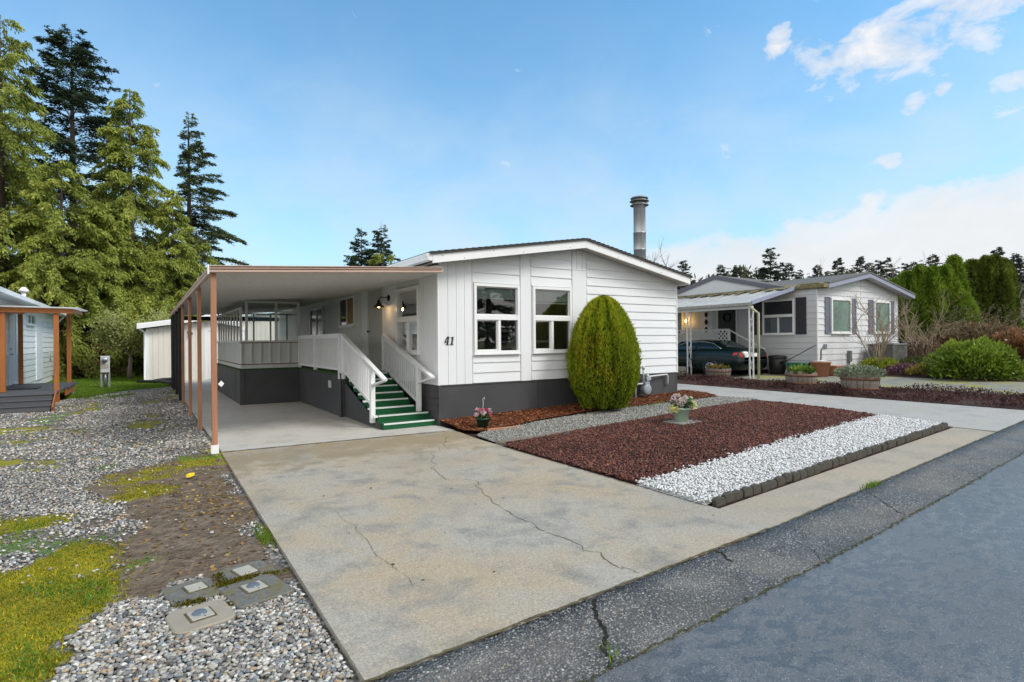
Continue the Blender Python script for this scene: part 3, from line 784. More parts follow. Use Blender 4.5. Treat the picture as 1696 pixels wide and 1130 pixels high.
def yardz(x, y):
    i = np.clip(np.searchsorted(gx, x) - 1, 0, nx - 2); j = np.clip(np.searchsorted(gy, y) - 1, 0, ny - 2)
    return zz[j * nx + i]
def yardm(arr, x, y):
    i = np.clip(np.searchsorted(gx, x) - 1, 0, nx - 2); j = np.clip(np.searchsorted(gy, y) - 1, 0, ny - 2)
    return arr[j * nx + i]
GCOL = [(.34, .31, .27), (.23, .215, .20), (.50, .46, .40), (.66, .63, .57), (.12, .115, .11), (.44, .32, .20), (.23, .25, .27)]
# covers occupy this patch
COVR = [(.265, 3.81, .33, .33, .16), (.245, 4.25, .30, .34, .20), (.60, 4.02, .36, .40, .22), (.585, 4.40, .34, .30, .24)]
def incov(x, y):
    k = np.zeros(len(x), bool)
    for cx, cy, sx, sy, a in COVR:
        dx, dy = x - cx, y - cy; c, s = math.cos(a), math.sin(a)
        k |= (np.abs(dx * c + dy * s) < sx / 2 + .004) & (np.abs(-dx * s + dy * c) < sy / 2 + .004)
    return k
# clean river pebbles, close to the camera
x, y = jgrid([(-1.2, 2.2), (.84, 2.45), (.84, 4.5), (-.1, 4.5), (-1.2, 3.5)], .0185, 15)
k = (yardm(mm, x, y) < .45) & (yardm(dm, x, y) < .45) & (yardm(gm, x, y) < .4) & (y > GUT(0) + .056 * x + .03) & ~incov(x, y)
x, y = x[k], y[k]
P = np.stack([x, y, yardz(x, y) + .004 + r_.uniform(0, .014, len(x))], 1)
stones('river_pebbles', MAT['stone'], P, r_.uniform(.0085, .0165, len(x)), pal(len(x), GCOL, [4, 3, 4, 3, 1.6, 1.6, 1.6], 16, .14), 17, 'ico', .62, .12, (1, 1.6), 'smooth multicoloured river pebbles around the concrete covers', 'pebbles')
# grey gravel further back
def gravel_zone(name, poly, sp, s0, s1, seed, label):
    x, y = jgrid(poly, sp, seed)
    r = np.random.default_rng(seed)
    k = (yardm(mm, x, y) + r.uniform(-.3, .3, len(x)) < .4) & (yardm(dm, x, y) + r.uniform(-.35, .35, len(x)) < .42) & (yardm(gm, x, y) + r.uniform(-.3, .3, len(x)) < .35)
    k |= r.uniform(0, 1, len(x)) < .012
    x, y = x[k], y[k]
    P = np.stack([x, y, yardz(x, y) + .004 + r.uniform(0, .012, len(x))], 1)
    stones(name, MAT['stone'], P, r.uniform(s0, s1, len(x)), mul_arr(pal(len(x), GCOL, [5, 6, 3, 1.3, 3, 1.8, 2.2], seed, .15), 1.12) * (.68 + .75 * fbm(P, 1.3, seed, 4))[:, None], seed, 'ico', .65, .2, (.9, 1.5), label, 'gravel')
def mul_arr(a, k): return a * k
gravel_zone('gravel', [(-4.5, 4.6), (.85, 4.6), (.88, 9.6), (-4.5, 9.6)], .027, .008, .016, 18, 'grey gravel beside the dirt patch')
gravel_zone('gravel', [(-5, 9.6), (.88, 9.6), (.9, 24), (-5, 22)], .044, .011, .022, 19, 'grey gravel along the carport posts')

# moss tufts, grass and fallen leaves
def blades(name, x, y, z, h, w, cols, seed, label, cat, lean=.5, mat=None, parent=None):
    r = np.random.default_rng(seed); n = len(x)
    a = r.uniform(0, 2 * np.pi, n); hh = h * r.uniform(.5, 1.3, n); l = hh * r.uniform(0, lean, n); b = r.uniform(0, 2 * np.pi, n)
    P = np.stack([x, y, z], 1); dx = np.stack([np.cos(a), np.sin(a), a * 0], 1) * w
    tip = P + np.stack([np.cos(b) * l, np.sin(b) * l, hh], 1)
    V = np.stack([P - dx, P + dx, tip], 1).reshape(-1, 3)
    F = np.arange(3 * n).reshape(-1, 3)
    o = npmesh(name, V, F, mat or MAT['bladeattr'], parent, np.repeat(cols, 3, 0))
    return tag(o, label, cat, None, 'stuff') if parent is None else o
r = np.random.default_rng(61)
x, y = r.uniform(-1.8, .8, 150000), r.uniform(2.4, 9, 150000)
k = yardm(mm, x, y) > r.uniform(.12, .95, len(x)); x, y = x[k], y[k]
blades('moss', x, y, yardz(x, y) - .003, .017, .006, pal(len(x), [(.26, .28, .018), (.42, .37, .022), (.15, .21, .015), (.58, .42, .035)], [4, 4, 2.5, 3], 62) * (.6 + .8 * fbm(np.stack([x, y, x * 0], 1), 2.5, 60, 3))[:, None], 63, 'yellow green moss carpet beside the gravel', 'moss', .8)
x, y = r.uniform(-1.8, .85, 60000), r.uniform(2.4, 9.4, 60000)
k = yardm(gm, x, y) > r.uniform(.3, .9, len(x)); x, y = x[k], y[k]
x = np.concatenate([x, r.uniform(.78, .9, 900)]); y = np.concatenate([y, r.normal(5.15, .13, 900)])
blades('yard_grass', x, y, yardz(x, y) - .003, .035, .004, pal(len(x), [(.12, .22, .02), (.20, .30, .03), (.28, .30, .05)], [4, 4, 2], 64), 65, 'short bright green grass in the moss', 'grass', 1.0)
x, y = r.uniform(-5, .9, 150000), r.uniform(20.5, 34, 150000)
k = yardm(gm, x, y) > r.uniform(.3, .9, len(x)); x, y = x[k], y[k]
blades('lawn', x, y, yardz(x, y) - .003, .06, .018, pal(len(x), [(.12, .22, .02), (.19, .31, .03), (.28, .35, .05)], [4, 4, 1.5], 66), 67, 'green lawn before the shed and electric meter', 'lawn', 1.0)

def leaves(name, x, y, z, s, cols, seed, label, cat):
    r = np.random.default_rng(seed); n = len(x)
    a = r.uniform(0, 2 * np.pi, n); ss = s * r.uniform(.5, 1.3, n)
    u = np.stack([np.cos(a), np.sin(a), r.normal(0, .25, n)], 1) * ss[:, None]; v = np.stack([-np.sin(a), np.cos(a), r.normal(0, .35, n)], 1) * ss[:, None] * .6
    P = np.stack([x, y, z], 1)
    V = np.stack([P - u, P - v, P + u, P + v], 1).reshape(-1, 3)
    o = npmesh(name, V, np.arange(4 * n).reshape(-1, 4), MAT['petal'], None, np.repeat(cols, 4, 0))
    return tag(o, label, cat, None, 'stuff')
x, y = r.uniform(-.3, .85, 420), r.uniform(4.4, 9.2, 420)
x = np.concatenate([x, r.normal(.55, .18, 260)]); y = np.concatenate([y, r.normal(6.6, .5, 260)])
k = x < .86; x, y = x[k], y[k]
leaves('fallen_leaves', x, y, yardz(x, y) + .008, .022, pal(len(x), [(.40, .24, .09), (.22, .12, .05), (.50, .36, .14), (.55, .42, .03)], [4, 4, 2, 1], 71, .2), 72, 'small tan dead leaves on the bare dirt', 'leaf litter')
lf = MB(); lf.add([(.40, 7.80, -.005), (.44, 7.76, .0), (.50, 7.78, .02), (.49, 7.84, .0), (.50, 7.90, .025), (.44, 7.87, .03), (.39, 7.90, .005), (.41, 7.85, .015)], [(0, 1, 2, 3, 7), (3, 4, 5, 6, 7)])
MAT['yellowleaf'] = M('yellow_leaf', (.75, .52, .01), .6, .15, 20)
tag(lf.build('fallen_leaf', MAT['yellowleaf']), 'single large bright yellow leaf lying on the dirt', 'leaf')
x, y = r.uniform(.95, 4.5, 26), r.uniform(3, 9, 26)
leaves('drive_litter', x, y, x * 0 + .008, .014, pal(len(x), [(.10, .06, .03), (.4, .25, .1)], [3, 1], 73, .2), 74, 'scattered specks of leaf litter on the driveway', 'leaf litter')
x, y = r.uniform(4.8, 11.2, 60), r.uniform(4.8, 7.4, 60)
leaves('bed_litter', x, y, zgn(x) + .05, .018, pal(len(x), [(.42, .27, .12), (.3, .2, .05), (.10, .16, .03)], [3, 2, 1], 75, .2), 76, 'few pale dead leaves on the lava rock', 'leaf litter')
# weeds in the gutter joint and by the mulch
x = np.concatenate([r.normal(6.45, .10, 110), r.normal(2.0, .015, 8), r.normal(1.97, .02, 8), r.normal(9.9, .35, 160), r.normal(8.7, .2, 90)])
y = np.concatenate([GUT(6.45) + r.normal(0, .02, 110), 2.2 + r.normal(0, .03, 8), RD(1.97) + r.normal(0, .02, 8), 8.93 + r.normal(0, .04, 160), 8.98 + r.normal(0, .04, 90)])
blades('weeds', x, y, zgn(x) - .01 + (y > 8) * .02, .05, .006, pal(len(x), [(.14, .26, .02), (.26, .34, .04)], [3, 2], 77), 78, 'small green weeds in joints and along the mulch', 'weeds', 1.2)
# ------------------------------------------------------------------ building helpers
def fmap(y0):      # wall facing -Y: u = x
    return lambda u, z, o: (u, y0 - o, z)
def smap(x0):      # wall facing -X: u = y
    return lambda u, z, o: (x0 - o, u, z)
def emap(x0):      # wall facing +X: u = y
    return lambda u, z, o: (x0 + o, u, z)

def clip_top(poly, zt):
    out = []
    for i in range(len(poly)):
        a, b = poly[i], poly[(i + 1) % len(poly)]
        fa, fb = zt(a[0]) - a[1], zt(b[0]) - b[1]
        if fa >= 0: out.append(a)
        if (fa > 0) != (fb > 0) and fa != fb:
            t = fa / (fa - fb); out.append((a[0] + (b[0] - a[0]) * t, a[1] + (b[1] - a[1]) * t))
    return out

def lap(m, mp, u0, u1, z0, z1, zt=None, exp=.2, proud=.018, base=.002, zref=None):
    """lap siding boards: each course leans out at its lower edge"""
    zt = zt or (lambda u: z1)
    zref = z0 if zref is None else zref
    k = math.floor((z0 - zref) / exp + 1e-6)
    jr = random.Random(int(u0 * 100))
    while True:
        a = zref + k * exp; b = a + exp
        if a >= z1 - 1e-6: break
        lo, hi = max(a, z0), min(b, z1)
        off = lambda z: base + proud * (1 - (z - a) / exp)
        us = [u0, u1]
        p = clip_top([(u0, lo), (u1, lo), (u1, hi), (u0, hi)], zt)
        if len(p) >= 3:
            m.add([mp(u, z, off(z)) for u, z in p], [tuple(range(len(p)))])
            if zt(u0) > lo or zt(u1) > lo:
                l = [q for q in p if abs(q[1] - lo) < 1e-6]
                if len(l) >= 2:
                    ua, ub = min(q[0] for q in l), max(q[0] for q in l)
                    m.add([mp(ua, lo, 0), mp(ub, lo, 0), mp(ub, lo, off(lo)), mp(ua, lo, off(lo))], [(0, 1, 2, 3)])
        k += 1

def grooved(m, mp, u0, u1, z0, zt, pitch=.2, gw=.012, off=.012):
    """vertical-groove sheet panel"""
    u = u0
    while u < u1 - 1e-4:
        v = min(u + pitch, u1)
        a, b = u + gw / 2, v - gw / 2
        m.add([mp(a, z0, off), mp(b, z0, off), mp(b, zt(b), off), mp(a, zt(a), off)], [(0, 1, 2, 3)])
        m.add([mp(a, z0, off), mp(a, zt(a), off), mp(u, zt(u), 0), mp(u, z0, 0)], [(0, 1, 2, 3)])
        m.add([mp(b, z0, off), mp(b, zt(b), off), mp(v, zt(v), 0), mp(v, z0, 0)], [(0, 1, 2, 3)])
        u = v

def plain(m, mp, u0, u1, z0, zt, off):
    zt = zt if callable(zt) else (lambda u, q=zt: q)
    m.hexa([mp(u0, z0, off), mp(u1, z0, off), mp(u1, z0, -.01), mp(u0, z0, -.01), mp(u0, zt(u0), off), mp(u1, zt(u1), off), mp(u1, zt(u1), -.01), mp(u0, zt(u0), -.01)])

def frame_boxes(m, mp, u0, u1, z0, z1, w, o0, o1):
    m.mbox(mp, u0, u0 + w, z0, z1, o0, o1); m.mbox(mp, u1 - w, u1, z0, z1, o0, o1)
    m.mbox(mp, u0 + w, u1 - w, z0, z0 + w, o0, o1); m.mbox(mp, u0 + w, u1 - w, z1 - w, z1, o0, o1)

def window(parent, mp, u0, u1, z0, z1, kind, pane, fw=.05, zm=None, um=None, blind=0, label=None, o1=.045, sill=True, frame='vinyl', po=-.02):
    m = MB()
    frame_boxes(m, mp, u0, u1, z0, z1, fw, -.05, o1)
    if sill: m.mbox(mp, u0 - .01, u1 + .01, z0 - .025, z0 - .002, .0, o1 + .02)
    i0, i1, j0, j1 = u0 + fw, u1 - fw, z0 + fw, z1 - fw
    if kind in ('combo',):
        m.mbox(mp, i0, i1, zm - .05, zm + .05, -.048, o1 - .004)
        um = um or (u0 + u1) / 2
        m.mbox(mp, um - .032, um + .032, j0, zm - .05, -.045, o1 - .012)
        # slimmer sash rails inside
        frame_boxes(m, mp, i0 + .002, um - .034, j0 + .002, zm - .052, .022, -.03, .012)
        frame_boxes(m, mp, i0 + .002, i1 - .002, zm + .052, j1 - .002, .016, -.03, .012)
    elif kind == 'slider':
        um = um or (u0 + u1) / 2
        m.mbox(mp, um - .025, um + .025, j0, j1, -.045, o1 - .012)
    elif kind == 'hung':
        m.mbox(mp, i0, i1, zm - .02, zm + .02, -.045, o1 - .012)
    f = m.build('window', MAT[frame], parent, bev=.004)
    if label: f['label'] = label
    p = MB(); e = .01
    p.add([mp(i0 - e, j0 - e, po), mp(i1 + e, j0 - e, po), mp(i1 + e, j1 + e, po), mp(i0 - e, j1 + e, po)], [(0, 1, 2, 3)])
    p.build('pane', MAT[pane], f)
    if blind:
        b = MB(); k = int(blind / .022)
        for q in range(k):
            z = j1 - .01 - q * .022
            b.hexa([mp(i0 + .01, z - .020, -.060), mp(i1 - .01, z - .020, -.060), mp(i1 - .01, z - .004, -.075), mp(i0 + .01, z - .004, -.075),
                    mp(i0 + .01, z - .018, -.058), mp(i1 - .01, z - .018, -.058), mp(i1 - .01, z - .002, -.073), mp(i0 + .01, z - .002, -.073)])
        b.mbox(mp, i0 + .01, i1 - .01, j1 - blind - .035, j1 - blind - .012, -.085, -.055)
        for t in (.3, .7):
            uu = i0 + (i1 - i0) * t; b.mbox(mp, uu - .004, uu + .004, j1 - blind, j1 - .01, -.054, -.051)
        b.build('blind', MAT['blind'], f)
    return f

# ------------------------------------------------------------------ the white home
X0, X1, YF, YB, ZS = 4.66, 11.29, 9.69, 25.6, .78
RL = lambda x: (3.03 + .159 * (x - 4.4)) if x < 8.05 else (3.61 - .1855 * (x - 8.05))     # underside of the rake
ZT = lambda x: RL(x) + .02
home = thing('mobile_home', 'white single storey home with low gable, charcoal skirting and number 41', 'house', (7.97, YF, 0))
fm = fmap(YF); sm = smap(X0)
m = MB()
w_z0, w_z1 = 1.34, 2.76
lap(m, fm, 5.40, 6.51, ZS, w_z0, zref=ZS, exp=.2)
lap(m, fm, 5.40, 6.51, w_z1, 3.6, ZT, exp=.2)
lap(m, fm, 6.80, 7.89, ZS, w_z0, zref=ZS, exp=.2)
lap(m, fm, 6.80, 7.89, w_z1, 3.8, ZT, exp=.2)
lap(m, fm, 8.33, X1, ZS, 3.8, ZT, exp=.187)
# sheathing behind, with window openings left open
def bk(u0, u1, z0, zt):
    zt = zt if callable(zt) else (lambda u, q=zt: q)
    m.add([fm(u0, z0, -.004), fm(u1, z0, -.004), fm(u1, zt(u1), -.004), fm(u0, zt(u0), -.004)], [(0, 1, 2, 3)])
bk(X0, 5.46, ZS, ZT); bk(5.46, 6.45, ZS, 1.4); bk(5.46, 6.45, 2.7, ZT); bk(6.45, 6.88, ZS, ZT); bk(6.88, 7.85, ZS, 1.4); bk(6.88, 7.85, 2.7, ZT); bk(7.85, 8.05, ZS, ZT); bk(8.05, X1, ZS, ZT)
m.build('front_wall', MAT['siding'], home)
m = MB()
grooved(m, fm, X0 + .012, 5.38, ZS - .008, ZT, .18, .010, .016)
m.build('grooved_panel', MAT['panel'], home)
m = MB()
plain(m, fm, 6.525, 6.785, ZS - .008, ZT, .022)
plain(m, fm, 7.905, 8.315, ZS - .008, lambda u: ZT(u) - .42, .022)
for a, b in ((7.905, 8.03), (8.038, 8.19), (8.198, 8.315)):
    plain(m, fm, a, b, ZT(8.1) - .46, ZT, .020)
plain(m, fm, 5.383, 5.398, ZS, ZT, .02)
m.mbox(fm, 7.90, 8.32, ZT(7.9) - .445, ZT(7.9) - .425, 0, .03)
m.build('trim_board', MAT['panel'], home, bev=.003)
m = MB(); m.box(X0 - .028, X0 + .010, YF - .028, YF + .04, ZS - .01, 3.04); m.build('corner_trim', MAT['trim'], home, bev=.003)
m = MB(); m.box(X1 - .01, X1 + .024, YF - .026, YF + .03, ZS - .01, 2.98); m.build('corner_trim', MAT['trim'], home, bev=.003)

# left side wall
m = MB()
ztS = lambda u: 3.06
lap(m, sm, 14.15, YB, ZS, 3.06, exp=.2)
lap(m, sm, 10.56, 11.76, 2.76, 3.06, exp=.2, zref=ZS)
m.add([sm(YF, ZS, -.004), sm(10.58, ZS, -.004), sm(10.58, 3.06, -.004), sm(YF, 3.06, -.004)], [(0, 1, 2, 3)])
m.add([sm(11.72, ZS, -.004), sm(14.2, ZS, -.004), sm(14.2, 3.06, -.004), sm(11.72, 3.06, -.004)], [(0, 1, 2, 3)])
m.add([sm(10.56, ZS, -.004), sm(11.76, ZS, -.004), sm(11.76, 1.40, -.004), sm(10.56, 1.40, -.004)], [(0, 1, 2, 3)])
m.add([sm(10.56, 2.7, -.004), sm(11.76, 2.7, -.004), sm(11.76, 3.06, -.004), sm(10.56, 3.06, -.004)], [(0, 1, 2, 3)])
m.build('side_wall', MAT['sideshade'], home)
m = MB()
grooved(m, sm, YF + .045, 10.55, ZS - .008, ztS, .12, .010, .016)
plain(m, sm, 10.555, 11.75, ZS - .005, 1.31, .014)
plain(m, sm, 11.775, 12.55, ZS - .008, 3.06, .018)
plain(m, sm, 13.70, 14.13, ZS - .008, 3.06, .018)
plain(m, sm, 12.56, 13.69, 2.90, 3.06, .014)
m.build('side_panel', MAT['panel'], home)
m = MB()          # remaining walls of the box
m.add([(X1, YF, ZS), (X1, YB, ZS), (X1, YB, 3.0), (X1, YF, 3.0)], [(0, 1, 2, 3)])
m.add([(X0, YB, 0), (X1, YB, 0), (X1, YB, ZT(X1)), (8.05, YB, ZT(8.05)), (X0, YB, ZT(X0))], [(0, 1, 2, 3, 4)])
m.build('back_wall', MAT['siding'], home)

# skirting
m = MB()
for a, b in ((X0, 6.955), (6.963, 9.9), (9.908, 10.75), (10.758, X1)):
    m.box(a, b, YF - .004, YF + .02, -.05, ZS - .004)
m.box(X0 - .012, X0 + .03, YF - .016, YF + .03, -.05, ZS - .012)
m.box(X1 - .03, X1 + .008, YF - .012, YF + .02, -.05, ZS - .012)
m.box(X0 + .03, X1 - .03, YF - .016, YF - .006, ZS - .03, ZS - .006)
m.box(X1 - .02, X1, YF + .03, YB, -.05, ZS - .004)
for k in range(6):
    z = .0 + k * .13
    m.hexa([(X0 - .022, YF + .035, z), (X0 + .01, YF + .035, z), (X0 + .01, YB, z), (X0 - .022, YB, z), (X0 - .004, YF + .035, z + .125), (X0 + .01, YF + .035, z + .125), (X0 + .01, YB, z + .125), (X0 - .004, YB, z + .125)])
m.build('skirting', MAT['skirt'], home)

# windows
for (a, b, um) in ((5.415, 6.495, 6.0), (6.83, 7.875, 7.34)):
    window(home, fm, a, b, w_z0 + .012, w_z1 - .012, 'combo', 'glass', .058, 2.075, um, .20 if a < 6 else .26, 'white window with raised blind, beside the house number' if a < 6 else 'white window with raised blind, nearer the shaped bush')
window(home, sm, 10.555, 11.745, w_z0 + .012, w_z1 - .012, 'combo', 'glass', .058, 2.075, None, .06, 'white side window above the stair rail')
f = window(home, sm, 14.66, 16.03, 2.03, 2.83, 'slider', 'pane_dark', .05, po=.026, o1=.06, label='small sliding window with brown curtain under the carport')
c = MB(); n = 14
for k in range(n):
    a = 14.74 + (15.30 - 14.74) * k / n; b = 14.74 + (15.30 - 14.74) * (k + 1) / n
    o = (-.004, .004)[k % 2]; c.add([sm(a, 2.10, 0.034 + o), sm(b, 2.10, 0.034 - o), sm(b, 2.78, 0.034 - o), sm(a, 2.78, 0.034 + o)], [(0, 1, 2, 3)])
c.build('curtain', MAT['curtain'], f)
window(home, sm, 17.75, 19.4, .99, 2.72, 'slider', 'pane_grey', .06, sill=False, po=.026, o1=.06, label='glazed sliding door beside the porch enclosure')

# door and its casing
m = MB()
m.mbox(sm, 12.60, 13.65, .965, 2.86, -.03, .012)
d = m.build('door', MAT['door'], home)
m = MB()
m.mbox(sm, 12.555, 12.615, .96, 2.895, -.02, .038); m.mbox(sm, 13.635, 13.695, .96, 2.895, -.02, .038); m.mbox(sm, 12.62, 13.63, 2.85, 2.895, -.02, .038)
m.build('door_frame', MAT['sideshade'], d, bev=.004)
m = MB(); m.tube([sm(13.52, 1.86, .012), sm(13.52, 1.86, .06)], .012, 8); m.tube([sm(13.52, 1.86, .055), sm(13.52, 1.86, .075), sm(13.52, 1.86, .095)], [.022, .03, .012], 10)
m.build('handle', MAT['black'], d)

# roof: shingled slabs, fascia, soffit
YR0, YR1 = 9.36, 25.9
LX, PX_, RX = 4.40, 8.05, 11.45
FD = .17
m = MB()
for (xa, xb) in ((LX - .05, PX_), (PX_, RX + .05)):
    za = RL(max(xa, LX)) if xa < PX_ else RL(PX_); zb = RL(PX_) if xb == PX_ else RL(RX)
    zl = RL(LX) - .159 * .05 if xa < PX_ else RL(PX_)
    zr = RL(PX_) if xb == PX_ else RL(RX) - .1855 * .05
    m.hexa([(xa, YR0 - .035, zl + FD), (xb, YR0 - .035, zr + FD), (xb, YR1, zr + FD), (xa, YR1, zl + FD),
            (xa, YR0 - .035, zl + FD + .035), (xb, YR0 - .035, zr + FD + .035), (xb, YR1, zr + FD + .035), (xa, YR1, zl + FD + .035)])
    # shingle courses along the rake edge
    n = 26
    for k in range(n):
        t0, t1 = k / n, (k + 1) / n - .006
        x0_, x1_ = xa + (xb - xa) * t0, xa + (xb - xa) * t1; z0_, z1_ = zl + (zr - zl) * t0, zl + (zr - zl) * t1
        low = (0.014, 0) if xa < PX_ and False else (0, .012)
        if xa < PX_: q0, q1 = .014, .002
        else: q0, q1 = .002, .014
        b0, b1 = z0_ + FD + .036, z1_ + FD + .036
        m.hexa([(x0_, YR0 - .045, b0), (x1_, YR0 - .045, b1), (x1_, YR1, b1), (x0_, YR1, b0), (x0_, YR0 - .045, b0 + q0), (x1_, YR0 - .045, b1 + q1), (x1_, YR1, b1 + q1), (x0_, YR1, b0 + q0)])
roof = m.build('roof', MAT['shingle'], home)
m = MB()
for (xa, xb) in ((LX, PX_), (PX_, RX)):
    za, zb = RL(xa), RL(xb)
    m.hexa([(xa, YR0, za), (xb, YR0, zb), (xb, YR0 + .03, zb), (xa, YR0 + .03, za), (xa, YR0, za + FD - .002), (xb, YR0, zb + FD - .002), (xb, YR0 + .03, zb + FD - .002), (xa, YR0 + .03, za + FD - .002)])
m.box(RX - .02, RX + .01, YR0 + .032, YR1 - .02, RL(RX) - .012, RL(RX) + FD - .006)
m.build('fascia', MAT['trim'], roof, bev=.004)
for k, xx in enumerate([4.6, 5.05, 5.7, 6.4, 7.0, 7.6, 8.4, 9.0, 9.7, 10.4, 11.1]):
    z = RL(xx) + (.04 if k % 2 else .12)
    m = MB(); m.tube([(xx, YR0 - .003, z), (xx, YR0 + .004, z)], .009, 6); m.build('nail_head', MAT['rust'], roof)
m = MB()
for (xa, xb) in ((LX, PX_), (PX_, RX - .02)):
    za, zb = RL(xa) + .022, RL(xb) + .022
    m.add([(xa, YR0 + .03, za), (xb, YR0 + .03, zb), (xb, YF + .02, zb), (xa, YF + .02, za)], [(0, 1, 2, 3)])
m.add([(X1, YF, RL(X1) + .02), (RX - .02, YF, RL(RX) + .02), (RX - .02, YR1, RL(RX) + .02), (X1, YR1, RL(X1) + .02)], [(0, 1, 2, 3)])
m.add([(X0, YF, RL(X0) + .02), (LX, YF, RL(LX) + .02), (LX, YR1, RL(LX) + .02), (X0, YR1, RL(X0) + .02)], [(0, 1, 2, 3)])
m.build('soffit', MAT['soffit'], roof)
g = MB()          # eaves gutter
prof = [(LX, 3.20), (LX - .02, 3.21), (LX - .115, 3.205), (LX - .125, 3.18), (LX - .10, 3.14), (LX - .09, 3.09), (LX - .005, 3.075)]
g.prism([(x, YR0 + .005, z) for x, z in prof], (0, YR1 - YR0, 0))
g.build('gutter', MAT['trim'], roof)
# flue
m = MB(); cxx, cyy = 10.39, 10.05
m.lathe([(.20, 3.28), (.17, 3.40), (.155, 3.46)], cxx, cyy, 24)
for z0, z1, rr in ((3.3, 3.86, .150), (3.86, 4.28, .154), (4.28, 4.98, .149)):
    m.lathe([(rr, z0), (rr, z1 - .02), (rr + .008, z1 - .015), (rr + .008, z1), (rr - .004, z1 + .002)], cxx, cyy, 24)
ch = m.build('chimney', MAT['galv'], roof)
m = MB()
m.lathe([(.02, 4.98), (.150, 4.98), (.225, 4.955), (.232, 4.965), (.16, 5.01), (.165, 5.055), (.16, 5.06)], cxx, cyy, 24)
m.lathe([(.16, 5.06), (.235, 5.055), (.238, 5.07), (.17, 5.10), (.17, 5.125)], cxx, cyy, 24)
m.lathe([(.17, 5.125), (.215, 5.125), (.22, 5.14), (.19, 5.165), (.0, 5.18)], cxx, cyy, 24)
m.build('flue_cap', MAT['galvdark'], ch)

# house number 41, slanted serif numerals
def numeral(polys, u, z, s, off):
    for p in polys:
        m.prism([fm(u + (x + .18 * y) * s, z + y * s, off) for x, y in p], (0, -.012, 0))
m = MB()
numeral([[(.0, .30), (.62, .30), (.62, .40), (.14, .40)], [(.0, .30), (.14, .40), (.44, 1.0), (.30, 1.0)], [(.40, .30 - .001), (.56, .30 - .001), (.56, .08), (.40, .08)], [(.40, .401), (.56, .401), (.56, 1.0), (.441, 1.0), (.40, .92)], [(.28, 0), (.68, 0), (.66, .079), (.30, .079)]], 4.755, 1.54, .155, .02)
numeral([[(.22, .08), (.38, .08), (.38, 1.0), (.30, 1.0), (.22, .93)], [(.06, 0), (.54, 0), (.52, .079), (.08, .079)], [(.04, .82), (.219, .86), (.219, .93), (.04, .88)]], 4.875, 1.54, .155, .02)
m.build('house_number', MAT['black'], home)
# wall lamp
lz, ly = 2.60, 12.22
m = MB()
m.tube([(X0 - .018, ly, lz), (X0 - .045, ly, lz)], [.075, .06], 14)
m.tube([(X0 - .04, ly, lz), (X0 - .12, ly, lz + .012), (X0 - .20, ly, lz + .01), (X0 - .245, ly, lz - .02), (X0 - .255, ly, lz - .06)], .011, 8)
lamp = m.build('wall_lamp', MAT['black'], home)
m = MB(); lx = X0 - .255
m.lathe([(.012, lz - .05), (.03, lz - .06), (.035, lz - .11), (.06, lz - .15), (.115, lz - .195), (.125, lz - .215), (.118, lz - .215), (.10, lz - .195), (.05, lz - .15), (.02, lz - .12)], lx, ly, 20)
m.build('lamp_shade', MAT['black'], lamp)
m = MB(); m.lathe([(.001, lz - .235), (.02, lz - .228), (.03, lz - .21), (.026, lz - .185), (.014, lz - .16), (.001, lz - .155)], lx, ly, 12)
m.build('bulb', MAT['bulb'], lamp)
pl = bpy.data.lights.new('porch_lamp_light', 'POINT'); pl.energy = 2.2; pl.color = (1, .62, .28); pl.shadow_soft_size = .03
po = bpy.data.objects.new('porch_lamp_light', pl); COL.objects.link(po); po.location = (lx, ly, lz - .25)

# room seen through the panes
m = MB()
ix0, ix1, iy0, iy1, iz0, iz1 = X0 + .12, 9.4, YF + .12, 14.2, .98, 3.0
m.add([(ix0, iy1, iz0), (ix1, iy1, iz0), (ix1, iy1, iz1), (ix0, iy1, iz1)], [(0, 1, 2, 3)])
m.add([(ix1, iy0, iz0), (ix1, iy1, iz0), (ix1, iy1, iz1), (ix1, iy0, iz1)], [(0, 1, 2, 3)])
m.add([(ix0, iy0, iz0), (ix1, iy0, iz0), (ix1, iy1, iz0), (ix0, iy1, iz0)], [(0, 1, 2, 3)])
m.add([(ix0, iy0, iz1), (ix1, iy0, iz1), (ix1, iy1, iz1), (ix0, iy1, iz1)], [(0, 1, 2, 3)])
m.add([(ix0, 11.8, iz0), (ix0, iy1, iz0), (ix0, iy1, iz1), (ix0, 11.8, iz1)], [(0, 1, 2, 3)])
m.build('room_lining', MAT['interior'], home)
MAT['tablewhite'] = M('white_furniture', (.7, .69, .66), .5, .08, 4)
MAT['darkwood'] = M('dark_furniture', (.03, .022, .018), .5, .3, 6)
tb = thing('dining_table', 'white dining table seen through the second front window', 'table', (7.3, 10.7, iz0))
m = MB(); m.box(6.75, 7.95, 10.35, 11.1, iz0 + .58, iz0 + .63); m.build('table_top', MAT['tablewhite'], tb, bev=.006)
for xx in (6.82, 7.88):
    for yy in (10.42, 11.03):
        m = MB(); m.tube([(xx, yy, iz0 + .001), (xx, yy, iz0 + .3), (xx, yy, iz0 + .578)], [.02, .035, .04], 8); m.build('leg', MAT['tablewhite'], tb)
chx = thing('dining_chair', 'dark ladder back chair at the table behind the second window', 'chair', (7.42, 11.45, iz0))
m = MB(); m.box(7.20, 7.64, 11.22, 11.62, iz0 + .40, iz0 + .44); m.build('seat', MAT['darkwood'], chx, bev=.006)
for xx in (7.22, 7.62):
    m = MB(); m.tube([(xx, 11.25, iz0 + .001), (xx, 11.25, iz0 + .398)], [.016, .02], 8); m.build('leg', MAT['darkwood'], chx)
m = MB()
for xx in (7.22, 7.62): m.tube([(xx, 11.60, iz0 + .001), (xx, 11.60, iz0 + .45), (xx + (.0), 11.68, iz0 + 1.02)], .02, 8)
